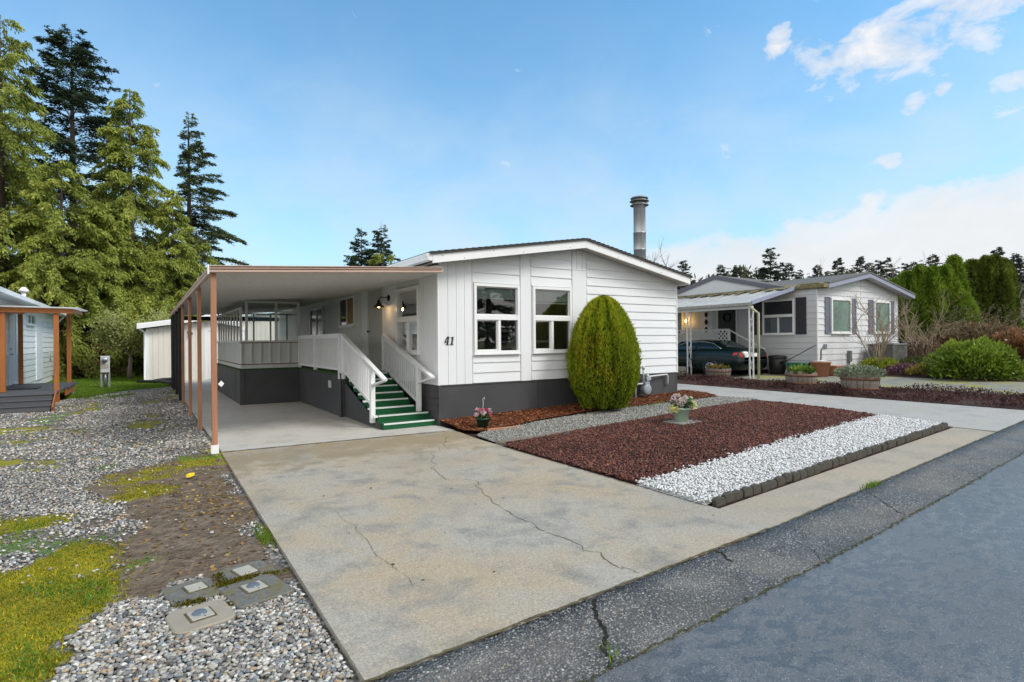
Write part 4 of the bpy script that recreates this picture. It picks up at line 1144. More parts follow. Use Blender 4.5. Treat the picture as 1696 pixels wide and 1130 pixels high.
for k in range(4):
    z = iz0 + .55 + k * .13; m.bar((7.22, 11.615 + k * .018, z), (7.62, 11.615 + k * .018, z), .015, .06)
m.build('backrest', MAT['darkwood'], chx)

# gas meter on the front wall, with its pipe
gm_ = thing('gas_meter', 'grey gas meter on the charcoal skirting behind the bush', 'gas meter', (10.0, YF, zg(10) + .1))
MAT['meter'] = M('grey_meter_paint', (.30, .33, .37), .45, .1, 8)
m = MB(); m.tube([(10.0, YF - .10, .42), (10.0, YF - .15, .42), (10.0, YF - .24, .42), (10.0, YF - .26, .42)], [.11, .13, .13, .09], 18); m.box(9.92, 10.08, YF - .24, YF - .10, .50, .60)
m.build('body', MAT['meter'], gm_, bev=.006)
m = MB(); m.tube([(9.93, YF - .17, .60), (9.93, YF - .17, .92), (9.96, YF - .12, .95), (10.02, YF - .05, .95)], .022, 8); m.tube([(10.07, YF - .17, .60), (10.07, YF - .17, .70), (10.10, YF - .16, .72), (10.75, YF - .07, .735), (10.86, YF - .07, .735), (10.88, YF - .07, .71), (10.88, YF - .07, .5), (10.88, YF - .03, .48)], .02, 8)
m.tube([(9.93, YF - .17, .9), (9.93, YF - .17, .98)], .035, 8); m.tube([(9.72, YF - .12, .1), (9.72, YF - .12, .5), (9.78, YF - .15, .56), (9.92, YF - .17, .56)], .02, 8)
m.build('pipe', MAT['greypanel'], gm_)
m = MB(); m.box(10.02, 10.16, YF - .2, YF - .08, .63, .71); m.tube([(10.09, YF - .14, .71), (10.09, YF - .14, .77)], [.05, .045], 12)
m.build('regulator', MAT['galv'], gm_, bev=.004)

# ------------------------------------------------------------------ carport
cp = thing('carport', 'flat tan edged metal carport roof on redwood and black posts', 'carport', (.86, 9.4, 0))
CX0, CX1, CY0, CY1 = .82, 4.60, 9.3, 24.6
cz = lambda x: 2.645 + (x - CX0) * (.22 / (CX1 - CX0))      # underside
m = MB()
n = int((CY1 - CY0 - .06) / .10)
for k in range(n):          # ribbed pans seen from below
    a = CY0 + .06 + k * .10; b = a + .10
    for (p, q, dz0, dz1) in ((a, a + .012, .0, .014), (a + .012, b - .012, .014, .014), (b - .012, b, .014, .0)):
        m.add([(CX0, p, cz(CX0) + dz0), (CX1, p, cz(CX1) + dz0), (CX1, q, cz(CX1) + dz1), (CX0, q, cz(CX0) + dz1)], [(0, 1, 2, 3)])
m.hexa([(CX0, CY0 + .05, cz(CX0) + .02), (CX1, CY0 + .05, cz(CX1) + .02), (CX1, CY1, cz(CX1) + .02), (CX0, CY1, cz(CX0) + .02), (CX0, CY0 + .05, cz(CX0) + .07), (CX1, CY0 + .05, cz(CX1) + .07), (CX1, CY1, cz(CX1) + .07), (CX0, CY1, cz(CX0) + .07)])
deckr = m.build('roof', MAT['underside'], cp)
m = MB()
def fascia_x(z0, z1, y):
    m.hexa([(CX0 - .03, y, cz(CX0) + z0), (CX1 - .03, y, cz(CX1) + z0), (CX1 - .03, CY0 + .05, cz(CX1) + z0), (CX0 - .03, CY0 + .05, cz(CX0) + z0),
            (CX0 - .03, y, cz(CX0) + z1), (CX1 - .03, y, cz(CX1) + z1), (CX1 - .03, CY0 + .05, cz(CX1) + z1), (CX0 - .03, CY0 + .05, cz(CX0) + z1)])
fascia_x(-.006, .030, CY0 - .012); fascia_x(.032, .044, CY0 + .012); fascia_x(.046, .078, CY0 - .004); fascia_x(.080, .098, CY0 - .022)
m.build('front_fascia', MAT['tanmetal'], cp, bev=.006)
m = MB()
for (z0, z1, xx) in ((-.03, .03, CX0 - .035), (.032, .044, CX0 - .015), (.046, .098, CX0 - .03)):
    m.box(xx, CX0 + .02, CY0 + .055, CY1, cz(CX0) + z0, cz(CX0) + z1)
m.build('side_fascia', MAT['tanmetal'], cp, bev=.004)
m = MB(); m.box(CX0 - .05, CX0 - .028, CY0 - .03, CY0 + .03, cz(CX0) - .03, cz(CX0) + .105); m.build('corner_cap', MAT['vinyl'], cp)
m = MB()
for k in range(1, 6):
    y = CY0 + 2.2 * k; m.box(CX0 + .08, CX1 - .1, y, y + .03, cz(CX0) - .001, cz(CX0) + .004)
for y in (9.40, 12.03, 14.68, 17.48):
    w = .038 if y == 9.40 else .034
    base = .10 if y == 9.40 else -.03
    p = MB(); p.box(.855 - w, .855 + w, y - w, y + w, base, cz(CX0) - .002)
    po_ = p.build('post', MAT['wood'], cp, bev=.006)
    if y == 9.40:
        po_['label'] = 'front redwood post in a white base bracket'
        b = MB(); b.box(.855 - .052, .855 + .052, y - .052, y + .052, -.04, .10); b.build('bracket', MAT['vinyl'], po_, bev=.003)
        t = MB(); t.add([(.90, y - .046, 1.0), (.945, y - .040, .955), (.985, y - .04, 1.0), (.945, y - .044, 1.05)], [(0, 1, 2, 3)]); t.build('tag', MAT['vinyl'], po_)
for y in (18.83, 21.03, 23.2, 24.4):
    p = MB(); p.box(.86 - .05, .86 + .05, y - .05, y + .05, -.03, cz(CX0) - .002); p.build('post', MAT['black'], cp, bev=.004)['label'] = 'black painted post at the back of the carport'
p = MB(); p.box(CX0, CX1, CY1 - .08, CY1, cz(CX0) - .16, cz(CX0) - .004); p.build('rear_beam', MAT['black'], cp)

# ------------------------------------------------------------------ porch
porch = thing('porch', 'raised charcoal porch with green turf edge and white railing', 'porch', (3.5, 14, 0))
DX = 3.50; EX, EY0, EY1 = 2.05, 15.95, 21.5; DZ = .94
m = MB()
m.box(DX, DX + .02, 12.1, 12.32, 0.012, DZ - .04); m.box(DX + .012, DX + .03, 12.33, 13.78, 0.012, DZ - .04); m.box(DX + .012, DX + .03, 13.788, EY0 - .02, 0.012, DZ - .04)
m.box(DX + .03, X0 - .03, 12.08, 12.1, .012, DZ - .04)
m.box(DX - .012, DX + .008, 12.06, 12.18, .012, DZ - .04)
m.box(EX, DX + .012, EY0, EY0 + .02, .012, DZ - .04)
m.box(EX - .012, EX + .10, EY0 - .012, EY0 + .03, .012, DZ - .04)
m.box(EX, EX + .02, EY0 + .03, 17.6, .012, DZ - .04); m.box(EX, EX + .02, 17.61, EY1, .012, DZ - .04)
m.box(EX - .006, EX + .01, 16.9, 17.0, .012, DZ - .04)
m.build('skirting', MAT['skirt'], porch, bev=.003)
m = MB(); m.box(DX - .006, DX + .014, 12.9, 13.2, .55, .70) if False else None
for k in range(3): m.box(DX - .004, DX + .013, 12.86 + k * .07, 12.91 + k * .07, .58, .74)
m.build('vent', MAT['greypanel'], porch)
m = MB()
m.box(DX - .02, X0 - .02, 12.06, EY0, DZ - .038, DZ); m.box(EX - .03, X0 - .02, EY0 - .02, EY1, DZ - .038, DZ + .001)
m.build('turf_floor', MAT['turfedge'], porch)
# railing along the porch edge
m = MB()
yy = 12.28
m.box(DX - .03, DX + .03, 12.10, EY0 - .05, 1.745, 1.795); m.box(DX - .018, DX + .018, 12.12, EY0 - .06, 1.00, 1.05); m.box(DX - .018, DX + .018, 12.12, EY0 - .06, 1.70, 1.744)
n = 34
for k in range(n):
    y = 12.2 + (EY0 - .15 - 12.2) * (k + .5) / n
    m.box(DX - .012, DX + .012, y - .019, y + .019, 1.05, 1.70)
rl = m.build('railing', MAT['rail'], porch)
for y in (12.13, 14.2, EY0 - .1):
    p = MB(); p.box(DX - .036, DX + .036, y - .036, y + .036, DZ - (.12 if y < 13 else -.0), 1.744); p.build('post', MAT['rail'], rl, bev=.003)

# glazed enclosure on the porch
enc = thing('porch_enclosure', 'white framed glazed enclosure at the end of the porch', 'enclosure', (EX, EY0, DZ))
m = MB()
m.box(EX + .01, DX, EY0 + .02, EY0 + .05, 1.06, 1.62); m.box(EX + .02, EX + .05, EY0 + .05, EY1, 1.06, 1.62)
m.box(EX + .015, DX, EY0 + .022, EY0 + .05, DZ + .003, 1.04); m.box(EX + .022, EX + .05, EY0 + .05, EY1, DZ + .003, 1.04)
for k in range(7):
    x = EX + .03 + k * (DX - EX - .06) / 6; m.box(x - .018, x + .018, EY0 - .022, EY0 + .02, 1.075, 1.60)
for k in range(22):
    y = EY0 + .2 + k * .24; m.box(EX + .004, EX + .02, y - .012, y + .012, 1.075, 1.60)
m.box(EX + .75, EX + .79, EY0 + .004, EY0 + .021, DZ + .003, 1.04)
m.build('panel', MAT['greypanel'], enc)
m = MB(); m.box(EX, DX + .01, EY0, EY0 + .052, 1.042, 1.058); m.box(EX, DX + .01, EY0, EY0 + .052, 1.601, 1.618); m.box(EX, EX + .05, EY0 + .054, EY1, 1.042, 1.058)
m.build('rust_strip', MAT['rust'], enc)
m = MB()
Z0, Z1 = 1.62, 2.70
def fr(x0, x1, y0, y1, z0, z1): m.box(x0, x1, y0, y1, z0, z1)
fr(EX - .01, DX + .03, EY0 - .005, EY0 + .055, Z0, Z0 + .05); fr(EX + .12, DX + .03, EY0 - .005, EY0 + .055, Z1 - .05, Z1)
fr(EX - .008, EX + .05, EY0 + .056, EY1, Z0, Z0 + .05)
for x in (EX + .16, EX + .88, DX): fr(x - .03, x + .03, EY0 - .002, EY0 + .05, Z0 + .05, Z1 - .05)
fr(EX - .006, EX + .055, EY0 - .004, EY0 + .05, Z0 + .05, Z1 - .16)
fr(EX - .004, EX + .05, EY0 + .051, EY1, Z1 - .22, Z1 - .17)
for k in range(1, 9):
    y = EY0 + .05 + k * .62; fr(EX, EX + .045, y - .028, y + .028, Z0 + .05, Z1 - .22)
fr(EX, X0 - .02, EY1 - .05, EY1, Z0, Z0 + .05); fr(EX, X0 - .02, EY1 - .05, EY1, Z1 - .1, Z1 - .05)
for k in range(5):
    x = EX + .05 + k * .55; fr(x - .025, x + .025, EY1 - .045, EY1, Z0 + .05, Z1 - .1)
m.build('frame', MAT['greypanel'], enc, bev=.004)
for (a, b) in ((EX + .19, EX + .85), (EX + .91, DX - .03)):
    p = MB(); p.add([(a, EY0 + .025, Z0 + .05), (b, EY0 + .025, Z0 + .05), (b, EY0 + .025, Z1 - .05), (a, EY0 + .025, Z1 - .05)], [(0, 1, 2, 3)]); p.build('pane', MAT['glassclear'], enc)
p = MB(); p.add([(EX + .02, EY0 + .06, Z0 + .05), (EX + .02, EY1 - .06, Z0 + .05), (EX + .02, EY1 - .06, Z1 - .22), (EX + .02, EY0 + .06, Z1 - .22)], [(0, 1, 2, 3)]); p.build('pane', MAT['glassclear'], enc)
m = MB(); m.box(EX + .05, X0 - .02, EY1 - .045, EY1 - .02, DZ + .003, Z0); m.build('panel', MAT['siding'], enc)

# ------------------------------------------------------------------ stairs
st = thing('porch_stairs', 'steep green carpeted stairs with white nosings and white rails', 'stairs', (4.05, 10.6, 0))
NS = 8; rise = DZ / NS; run = .285; sy0 = 9.80
for k in range(NS):
    m = MB(); nz = MB()
    y0 = sy0 + k * run; z1 = rise * (k + 1)
    xl, xr = (3.60, 4.64) if k < 2 else (3.60, 4.46)
    b = .007 if k == 0 else z1 - rise - .004
    if k < 1: m.box(xl, xr, y0, y0 + run, b, z1)
    elif k < NS - 1: m.box(xl, xr, y0, y0 + run + .02, b + .001, z1)
    else: m.box(xl, xr, y0, y0 + run + .03, b + .001, z1)
    nz.box(xl + .01, xr - .03, y0 - .010, y0 + .018, z1 - .022, z1 + .006)
    sp_ = m.build('step', MAT['turf'], st); nz.build('nosing', MAT['nosing'], sp_)
m = MB()
m.prism([(3.582, sy0 + .1, .007), (3.582, 12.08, .007), (3.582, 12.08, DZ - .2), (3.582, sy0 + .12, .07)], (.016, 0, 0))
m.build('stringer', MAT['skirt'], st)
for k in range(1, NS):
    y0 = sy0 + k * run; z1 = rise * (k + 1); m = MB(); m.box(3.52, 3.60, y0 + .0, y0 + .05, z1 - .03, z1 + .004); m.build('tread_end', MAT['rail'], st)
def stair_rail(x, ya, za, yb, zb, ynew, zbase, label, xin, yt, zt_, ptop):
    """sloping rail from (ya,za) at the top down to (yb,zb)"""
    m = MB()
    s = (zb - za) / (yb - ya)
    m.bar((x, ya, za), (x, yb, zb), .085, .04)
    m.bar((x, ya, za - .06), (x, ynew, za - .06 + s * (ynew - ya)), .036, .05)
    lo = .73
    m.bar((x, ya, za - lo), (x, ynew, za - lo + s * (ynew - ya)), .036, .05)
    n = int((ya - ynew) / .108)
    for k in range(n):
        y = ynew + .06 + (ya - ynew - .08) * (k + .5) / n; z = za + s * (y - ya)
        m.box(x - .012, x + .012, y - .019, y + .019, z - lo + .01, z - .06)
    # hooked return at the foot
    m.bar((x, yb + .03, zb - .015), (x + xin * .0, ynew + .02, zb - .14), .075, .035)
    o = m.build('handrail', MAT['rail'], st); o['label'] = label
    p = MB(); p.box(x - .043, x + .043, ynew - .043, ynew + .043, zbase, za + s * (ynew - ya) - .02); p.build('newel', MAT['rail'], o, bev=.004)
    p = MB(); p.box(x - .036, x + .036, yt - .036, yt + .036, zt_, ptop); p.build('post', MAT['rail'], o, bev=.004)
stair_rail(3.545, 12.06, 1.76, 9.55, .93, 10.22, .10, 'white stair rail on the carport side', 1, 12.04, .82, 1.74)
stair_rail(4.50, 12.2, 1.76, 9.62, .93, 10.28, .235, 'white stair rail on the house side', 1, 12.2, DZ, 1.74)
# ------------------------------------------------------------------ plants: generators
def unit(a): return a / np.maximum(1e-9, np.linalg.norm(a, axis=-1, keepdims=True))

def leafcloud(name, P, D, L, W, C, mat, parent=None, seed=0, org=None, bend=.0):
    """one quad per leaf: P base points, D long axes, L lengths, W widths"""
    r = np.random.default_rng(seed); n = len(P)
    D = unit(D); S = unit(np.cross(D, unit(r.normal(size=(n, 3)))))
    tip = P + D * L[:, None]; mid = P + D * (L * .45)[:, None]
    if bend: mid = mid + np.array([0, 0, bend]) * L[:, None]
    V = np.stack([P, mid + S * (W / 2)[:, None], tip, mid - S * (W / 2)[:, None]], 1).reshape(-1, 3)
    return npmesh(name, V, np.arange(4 * n).reshape(-1, 4), mat, parent, np.repeat(C, 4, 0), False, org)

def lerp_cols(t, stops):
    ps = [s[0] for s in stops]; cs = np.array([s[1] for s in stops], float)
    return np.stack([np.interp(t, ps, cs[:, k]) for k in range(3)], 1)

FIR = [(0, (.013, .024, .014)), (.5, (.040, .066, .034)), (1, (.095, .13, .06))]
CEDAR = [(0, (.026, .044, .012)), (.24, (.11, .155, .028)), (.50, (.28, .33, .055)), (1, (.55, .56, .12))]
HEM = [(0, (.03, .045, .018)), (.5, (.085, .12, .045)), (1, (.19, .20, .08))]

def conifer(name, label, loc, Ht, Rad, style='fir', seed=1, crown0=.1, nb=120, leafn=22000, cols=None, lean=(0, 0), sidebias=None, group=None, cat='tree', dens=1.0, trunk_r=None, shape=.75, ls=1.0):
    r = np.random.default_rng(seed)
    root = thing(name, label, cat, loc, group)
    cols = cols or (CEDAR if style == 'cedar' else FIR)
    lx, ly = lean
    axis = lambda t: np.stack([lx * t ** 2 * Ht, ly * t ** 2 * Ht, t * Ht], -1)
    t = np.sort(r.uniform(0, 1, nb)) ** .85
    t = crown0 + (1 - crown0) * t * .985
    rel = (t - crown0) / (1 - crown0)
    Lb = Rad * ((1 - rel) ** shape) * r.uniform(.55, 1.12, nb) + .025 * Ht * .25
    if style != 'fir': Lb *= np.clip(.55 + rel * 3, 0, 1)
    az = r.uniform(0, 2 * np.pi, nb)
    if sidebias is not None:
        Lb *= 1 + .45 * np.cos(az - sidebias)
    if style == 'fir': up, dr = r.uniform(.05, .35, nb), r.uniform(.25, .55, nb)
    elif style == 'hem': up, dr = r.uniform(.0, .2, nb), r.uniform(.25, .5, nb)
    else: up, dr = r.uniform(-.05, .35, nb), r.uniform(.45, .95, nb)
    up = up + rel ** 2 * .7
    b0 = axis(t); dirh = np.stack([np.cos(az), np.sin(az), az * 0], 1); side = np.stack([-np.sin(az), np.cos(az), az * 0], 1)
    def bp(i, s):
        return b0[i] + dirh[i] * (Lb[i] * s)[:, None] + np.array([0, 0, 1.]) * (Lb[i] * (up[i] * s - dr[i] * s * s))[:, None]
    # limbs and trunk
    tr = trunk_r or Ht * .014
    mb = MB()
    mb.tube([Vector(axis(np.array([q]))[0]) + Vector((0, 0, -.3 if q == 0 else 0)) for q in (0, .15, .35, .55, .75, .9, 1.0)], [tr * 1.25, tr, tr * .8, tr * .6, tr * .38, tr * .18, tr * .05], 9)
    for i in range(nb):
        if Lb[i] < .3: continue
        ss = np.array([0, .33, .66, .95]); pts = bp(np.full(4, i), ss)
        rb = max(.008, Lb[i] * .012)
        mb.tube([Vector(p) for p in pts], [rb, rb * .7, rb * .45, rb * .15], 4, False)
    me = mb
    me.v = [(p[0] + loc[0], p[1] + loc[1], p[2] + loc[2]) for p in me.v]
    me.build('trunk', MAT['bark'], root)
    # foliage: twigs along every branch, leaves along every twig
    wgt = Lb ** 1.5; wgt /= wgt.sum()
    m_tw = int(leafn / 9 * dens)
    bi = r.choice(nb, m_tw, p=wgt)
    s = r.uniform(.12 if style == 'fir' else .18, 1.0, m_tw) ** .75
    bpnt = bp(bi, s)
    sd_ = np.where(r.uniform(size=m_tw) < .5, -1, 1)
    tl = np.clip(Lb[bi] * (.30 if style != 'cedar' else .20) * (1.15 - s) + .12, .14, .8) * r.uniform(.6, 1.3, m_tw) * (1.0 if style != 'cedar' else 1.15)
    td = unit(dirh[bi] * r.uniform(.35, .9, (m_tw, 1)) + side[bi] * (sd_ * r.uniform(.4, 1.1, m_tw))[:, None]
              + np.array([0, 0, 1.]) * r.uniform(-.28, .12, (m_tw, 1)) if style != 'cedar' else
              dirh[bi] * r.uniform(.2, .9, (m_tw, 1)) + side[bi] * (sd_ * r.uniform(.1, .9, m_tw))[:, None] + np.array([0, 0, 1.]) * r.uniform(-1.0, .0, (m_tw, 1)))
    k = 9
    u = (np.arange(k) + .5) / k
    P = bpnt[:, None] + td[:, None] * (tl[:, None] * u[None])[:, :, None]
    P[:, :, 2] -= (tl[:, None] * u[None] ** 2) * (.18 if style != 'cedar' else .45)
    alt = np.where(np.arange(k) % 2, 1, -1)[None]
    tside = unit(np.cross(td, np.array([0, 0, 1.])))
    LD = td[:, None] * .8 + tside[:, None] * (alt * .65)[:, :, None] + r.normal(0, .25, (m_tw, k, 3))
    if style == 'cedar': LD = LD + np.array([0, 0, -.65])
    n = m_tw * k
    P = P.reshape(-1, 3) + r.normal(0, .03, (n, 3)); LD = LD.reshape(-1, 3)
    base = .165 if style == 'cedar' else .15
    L = base * ls * r.uniform(.6, 1.35, n); W = L * (.36 if style == 'cedar' else .30)
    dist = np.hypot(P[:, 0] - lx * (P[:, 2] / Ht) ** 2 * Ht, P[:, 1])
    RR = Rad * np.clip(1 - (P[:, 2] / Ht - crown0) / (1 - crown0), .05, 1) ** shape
    tt = .42 * fbm(P + seed * 7.3, .55 if Ht > 8 else 1.2, seed, 3) + .33 * np.clip(dist / RR, 0, 1.1) + .30 * r.uniform(size=n) - .06 + .14 * np.repeat(r.normal(0, .5, m_tw), k)  # leaves darken towards the trunk: inner shade put into leaf colour
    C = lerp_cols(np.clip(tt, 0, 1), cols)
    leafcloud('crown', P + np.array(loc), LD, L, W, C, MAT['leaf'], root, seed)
    return root

def W_(x, y, z=None): return (x, y, (zg(x) - .1) if z is None else z)

# left-hand stand
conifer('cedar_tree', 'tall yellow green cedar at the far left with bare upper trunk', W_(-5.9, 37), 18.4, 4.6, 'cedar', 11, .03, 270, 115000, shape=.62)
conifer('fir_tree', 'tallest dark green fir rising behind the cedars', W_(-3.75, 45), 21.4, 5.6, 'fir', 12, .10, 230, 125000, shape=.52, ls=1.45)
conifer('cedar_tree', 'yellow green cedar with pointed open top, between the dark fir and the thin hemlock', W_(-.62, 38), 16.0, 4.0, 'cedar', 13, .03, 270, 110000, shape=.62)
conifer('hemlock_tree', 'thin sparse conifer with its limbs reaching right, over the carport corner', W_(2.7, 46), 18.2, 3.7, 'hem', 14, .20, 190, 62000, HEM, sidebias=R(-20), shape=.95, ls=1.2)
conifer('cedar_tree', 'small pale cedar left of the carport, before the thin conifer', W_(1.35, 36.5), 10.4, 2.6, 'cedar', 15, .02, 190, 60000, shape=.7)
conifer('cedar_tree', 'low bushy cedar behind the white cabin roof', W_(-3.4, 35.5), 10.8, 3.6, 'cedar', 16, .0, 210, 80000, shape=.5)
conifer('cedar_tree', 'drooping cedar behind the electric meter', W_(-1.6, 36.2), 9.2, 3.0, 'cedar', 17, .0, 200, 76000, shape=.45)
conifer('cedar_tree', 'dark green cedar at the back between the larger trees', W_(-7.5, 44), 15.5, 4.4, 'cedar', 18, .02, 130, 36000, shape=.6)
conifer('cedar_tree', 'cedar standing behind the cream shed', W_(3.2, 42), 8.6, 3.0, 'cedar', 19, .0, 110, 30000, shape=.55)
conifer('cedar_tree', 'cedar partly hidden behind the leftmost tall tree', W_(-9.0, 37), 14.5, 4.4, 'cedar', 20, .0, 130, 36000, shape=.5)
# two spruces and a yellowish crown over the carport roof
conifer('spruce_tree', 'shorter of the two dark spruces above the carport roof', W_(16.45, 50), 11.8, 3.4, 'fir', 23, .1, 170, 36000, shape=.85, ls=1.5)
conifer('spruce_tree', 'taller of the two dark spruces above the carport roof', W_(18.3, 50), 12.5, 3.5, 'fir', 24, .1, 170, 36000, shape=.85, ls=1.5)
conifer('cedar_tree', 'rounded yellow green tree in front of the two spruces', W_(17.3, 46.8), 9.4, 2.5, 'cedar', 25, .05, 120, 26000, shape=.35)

# far trees on the right: a few shapes, copied
FARG = 'distant conifers beyond the neighbouring home'
far_lab = 'dark distant conifer on the skyline beyond the neighbouring home'
FF = [(0, (.030, .044, .036)), (.5, (.070, .095, .070)), (1, (.13, .155, .10))]  # lighter, greyer and bluer: distance haze put into the leaf colours
protos = []
for k, (st_, rad, sh, nbn) in enumerate((('fir', 3.4, .8, 90), ('fir', 4.2, .7, 80), ('hem', 3.0, .75, 60), ('fir', 2.6, .9, 80))):
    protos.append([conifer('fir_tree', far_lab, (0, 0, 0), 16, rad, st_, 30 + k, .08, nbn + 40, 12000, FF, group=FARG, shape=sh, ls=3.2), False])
def raypt(px, d):          # a bearing from the lot, d metres out
    u = (px - 848) / 933.0
    return Fv * d + Rv * (u * d)
far = [(1133, 428, 75, 1), (1195, 435, 95, 0), (1208, 441, 97, 3), (1222, 437, 93, 0), (1250, 448, 100, 3), (1277, 407, 90, 1), (1294, 432, 100, 2), (1308, 432, 95, 0), (1325, 445, 100, 1), (1355, 436, 100, 0),
       (1372, 446, 105, 1), (1388, 424, 95, 0), (1405, 442, 105, 1), (1425, 422, 95, 0), (1441, 432, 105, 1), (1456, 428, 108, 2), (1470, 424, 100, 2), (1484, 440, 100, 1), (1500, 433, 110, 2), (1515, 430, 110, 0), (1530, 428, 110, 3), (1546, 418, 100, 0),
       (1562, 432, 110, 1), (1580, 430, 112, 2), (1600, 432, 120, 0), (1612, 425, 118, 3), (1625, 428, 120, 1), (1640, 424, 112, 2), (1652, 406, 100, 0), (1668, 425, 115, 1), (1685, 416, 110, 0), (1697, 424, 110, 1), (1715, 415, 105, 0), (1740, 420, 108, 2), (1770, 412, 105, 1),
       (1100, 452, 110, 0), (1342, 450, 112, 3), (1590, 436, 105, 1), (1234, 446, 104, 2), (1262, 440, 106, 0), (1416, 436, 112, 3)]
for (px, ty, d, k) in far:
    p = raypt(px, d); hgt = 1.6 + (563 - .0085 * (px - 848) - ty + .0) / 933 * d - 1.0
    s = hgt / 16
    pr, used = protos[k]
    if not used:
        o = pr; protos[k][1] = True; o.location = (p.x, p.y, 1.0); o.scale = (s * 1.05, s * 1.05, s); o.rotation_euler = (0, 0, px)
    else:
        dup(pr, (p.x, p.y, 1.0), px * 1.0, (s * 1.05, s * 1.05, s))

# low hill that carries the far wood, and its undergrowth
hx = np.linspace(0, 1, 60); V = []; F = []
for i, t in enumerate(hx):
    px = 1040 + t * 1100
    a = raypt(px, 70 + 4 * math.sin(t * 9)); b = raypt(px, 118); c = raypt(px, 180)
    V += [(a.x, a.y, .6), (b.x, b.y, 2.2 + 1.2 * math.sin(t * 5)), (c.x, c.y, 3.5)]
for i in range(59):
    for j in range(2): F.append((i * 3 + j, i * 3 + 3 + j, i * 3 + 4 + j, i * 3 + 1 + j))
tag(npmesh('hill', V, F, MAT['field']), 'low green rise beneath the distant conifers', 'hill', None, 'structure')
r = np.random.default_rng(91)
n = 80000
px = r.uniform(1080, 1900, n); d = r.uniform(100, 128, n); u = (px - 848) / 933
P = np.array(Fv)[None] * d[:, None] + np.array(Rv)[None] * (u * d)[:, None]
hmax = 5.5 + 10.0 * fbm(P * np.array([1, 1, 0]), .10, 92, 4)
P[:, 2] = 1 + r.uniform(0, 1, n) ** .8 * hmax
tcol = .5 * fbm(P, .12, 93, 3) + .5 * r.uniform(size=n)
C = lerp_cols(tcol, [(0, (.04, .05, .032)), (.4, (.10, .115, .06)), (.65, (.21, .20, .09)), (.85, (.22, .18, .13)), (1, (.32, .27, .18))])  # greyed and lightened, with distance haze painted into the wood
o = leafcloud('woodland', P, r.normal(size=(n, 3)) + np.array([0, 0, .6]), r.uniform(.6, 1.5, n), r.uniform(.3, .7, n), C, MAT['leaf'], None, 94)
tag(o, 'mixed low woodland below the distant conifers', 'woodland', None, 'stuff')

# left understorey behind the lawn
n = 42000
x = r.uniform(-12, 6, n); y = r.uniform(35, 42, n) - .15 * np.abs(x)
hmax = 1.2 + 3.0 * fbm(np.stack([x, y, x * 0], 1), .35, 95, 3)
P = np.stack([x, y, r.uniform(0, 1, n) ** .9 * hmax], 1)
C = lerp_cols(.6 * fbm(P, .7, 96, 3) + .4 * r.uniform(size=n), [(0, (.008, .012, .006)), (.45, (.025, .034, .012)), (.75, (.07, .085, .02)), (1, (.13, .15, .03))])
o = leafcloud('undergrowth', P, r.normal(size=(n, 3)) + np.array([0, 0, .3]), r.uniform(.1, .24, n), r.uniform(.06, .12, n), C, MAT['leaf'], None, 97)
tag(o, 'dark leafy undergrowth below the cedars', 'undergrowth', None, 'stuff')

def tubes(m, segs):
    for pts, rad in segs: m.tube(pts, rad, 4, False)
def bare_branches(rr, base, n_stems, height, spread, levels=3, r0=.02, kink=.25, upw=.5):
    segs = []
    def grow(p, d, ln, rad, lv):
        pts = [p]; q = p; dd = d
        for s in range(4):
            dd = (dd + Vector((rr.gauss(0, kink), rr.gauss(0, kink), rr.gauss(0, kink * .6))) * .5 + Vector((0, 0, .05 * upw))).normalized()
            q = q + dd * ln / 4; pts.append(q)
        segs.append((pts, [rad, rad * .85, rad * .7, rad * .55, rad * .4]))
        if lv > 0:
            for k in range(rr.randint(2, 4)):
                b = pts[rr.randint(1, 4)]
                nd = (dd + Vector((rr.gauss(0, .6), rr.gauss(0, .6), rr.gauss(.15, .35)))).normalized()
                grow(b, nd, ln * rr.uniform(.45, .7), rad * .55, lv - 1)
    for k in range(n_stems):
        a = rr.uniform(0, 2 * math.pi)
        d = Vector((math.cos(a) * spread * rr.uniform(.2, 1), math.sin(a) * spread * rr.uniform(.2, 1), 1)).normalized()
        grow(Vector(base) + Vector((rr.gauss(0, .06), rr.gauss(0, .06), 0)), d, height * rr.uniform(.45, .7), r0 * rr.uniform(.7, 1.1), levels)
    return segs

# brush heap by the cabin
MAT['deadtwig'] = M('dead_twigs', (.22, .12, .075), .95, .35, 10)
bp_ = random.Random(4); m = MB()
for k in range(520):
    cx0, cy0 = -3.0 + bp_.gauss(0, .85), 35.0 + bp_.gauss(0, .5)
    hh = max(.1, 2.5 * math.exp(-((cx0 + 3.0) / 1.5) ** 2) * bp_.uniform(.1, 1))
    a = bp_.uniform(0, 6.28); l = bp_.uniform(.5, 1.3)
    p0 = Vector((cx0, cy0, hh)); dv = Vector((math.cos(a), math.sin(a) * .6, bp_.uniform(-.5, .35))) * l
    m.tube([p0, p0 + dv * .5 + Vector((0, 0, .12)), p0 + dv], [.016, .013, .006], 4, False)
tag(m.build('brush_pile', MAT['deadtwig']), 'big heap of brown dead brush between the cabin and lawn', 'brush pile')
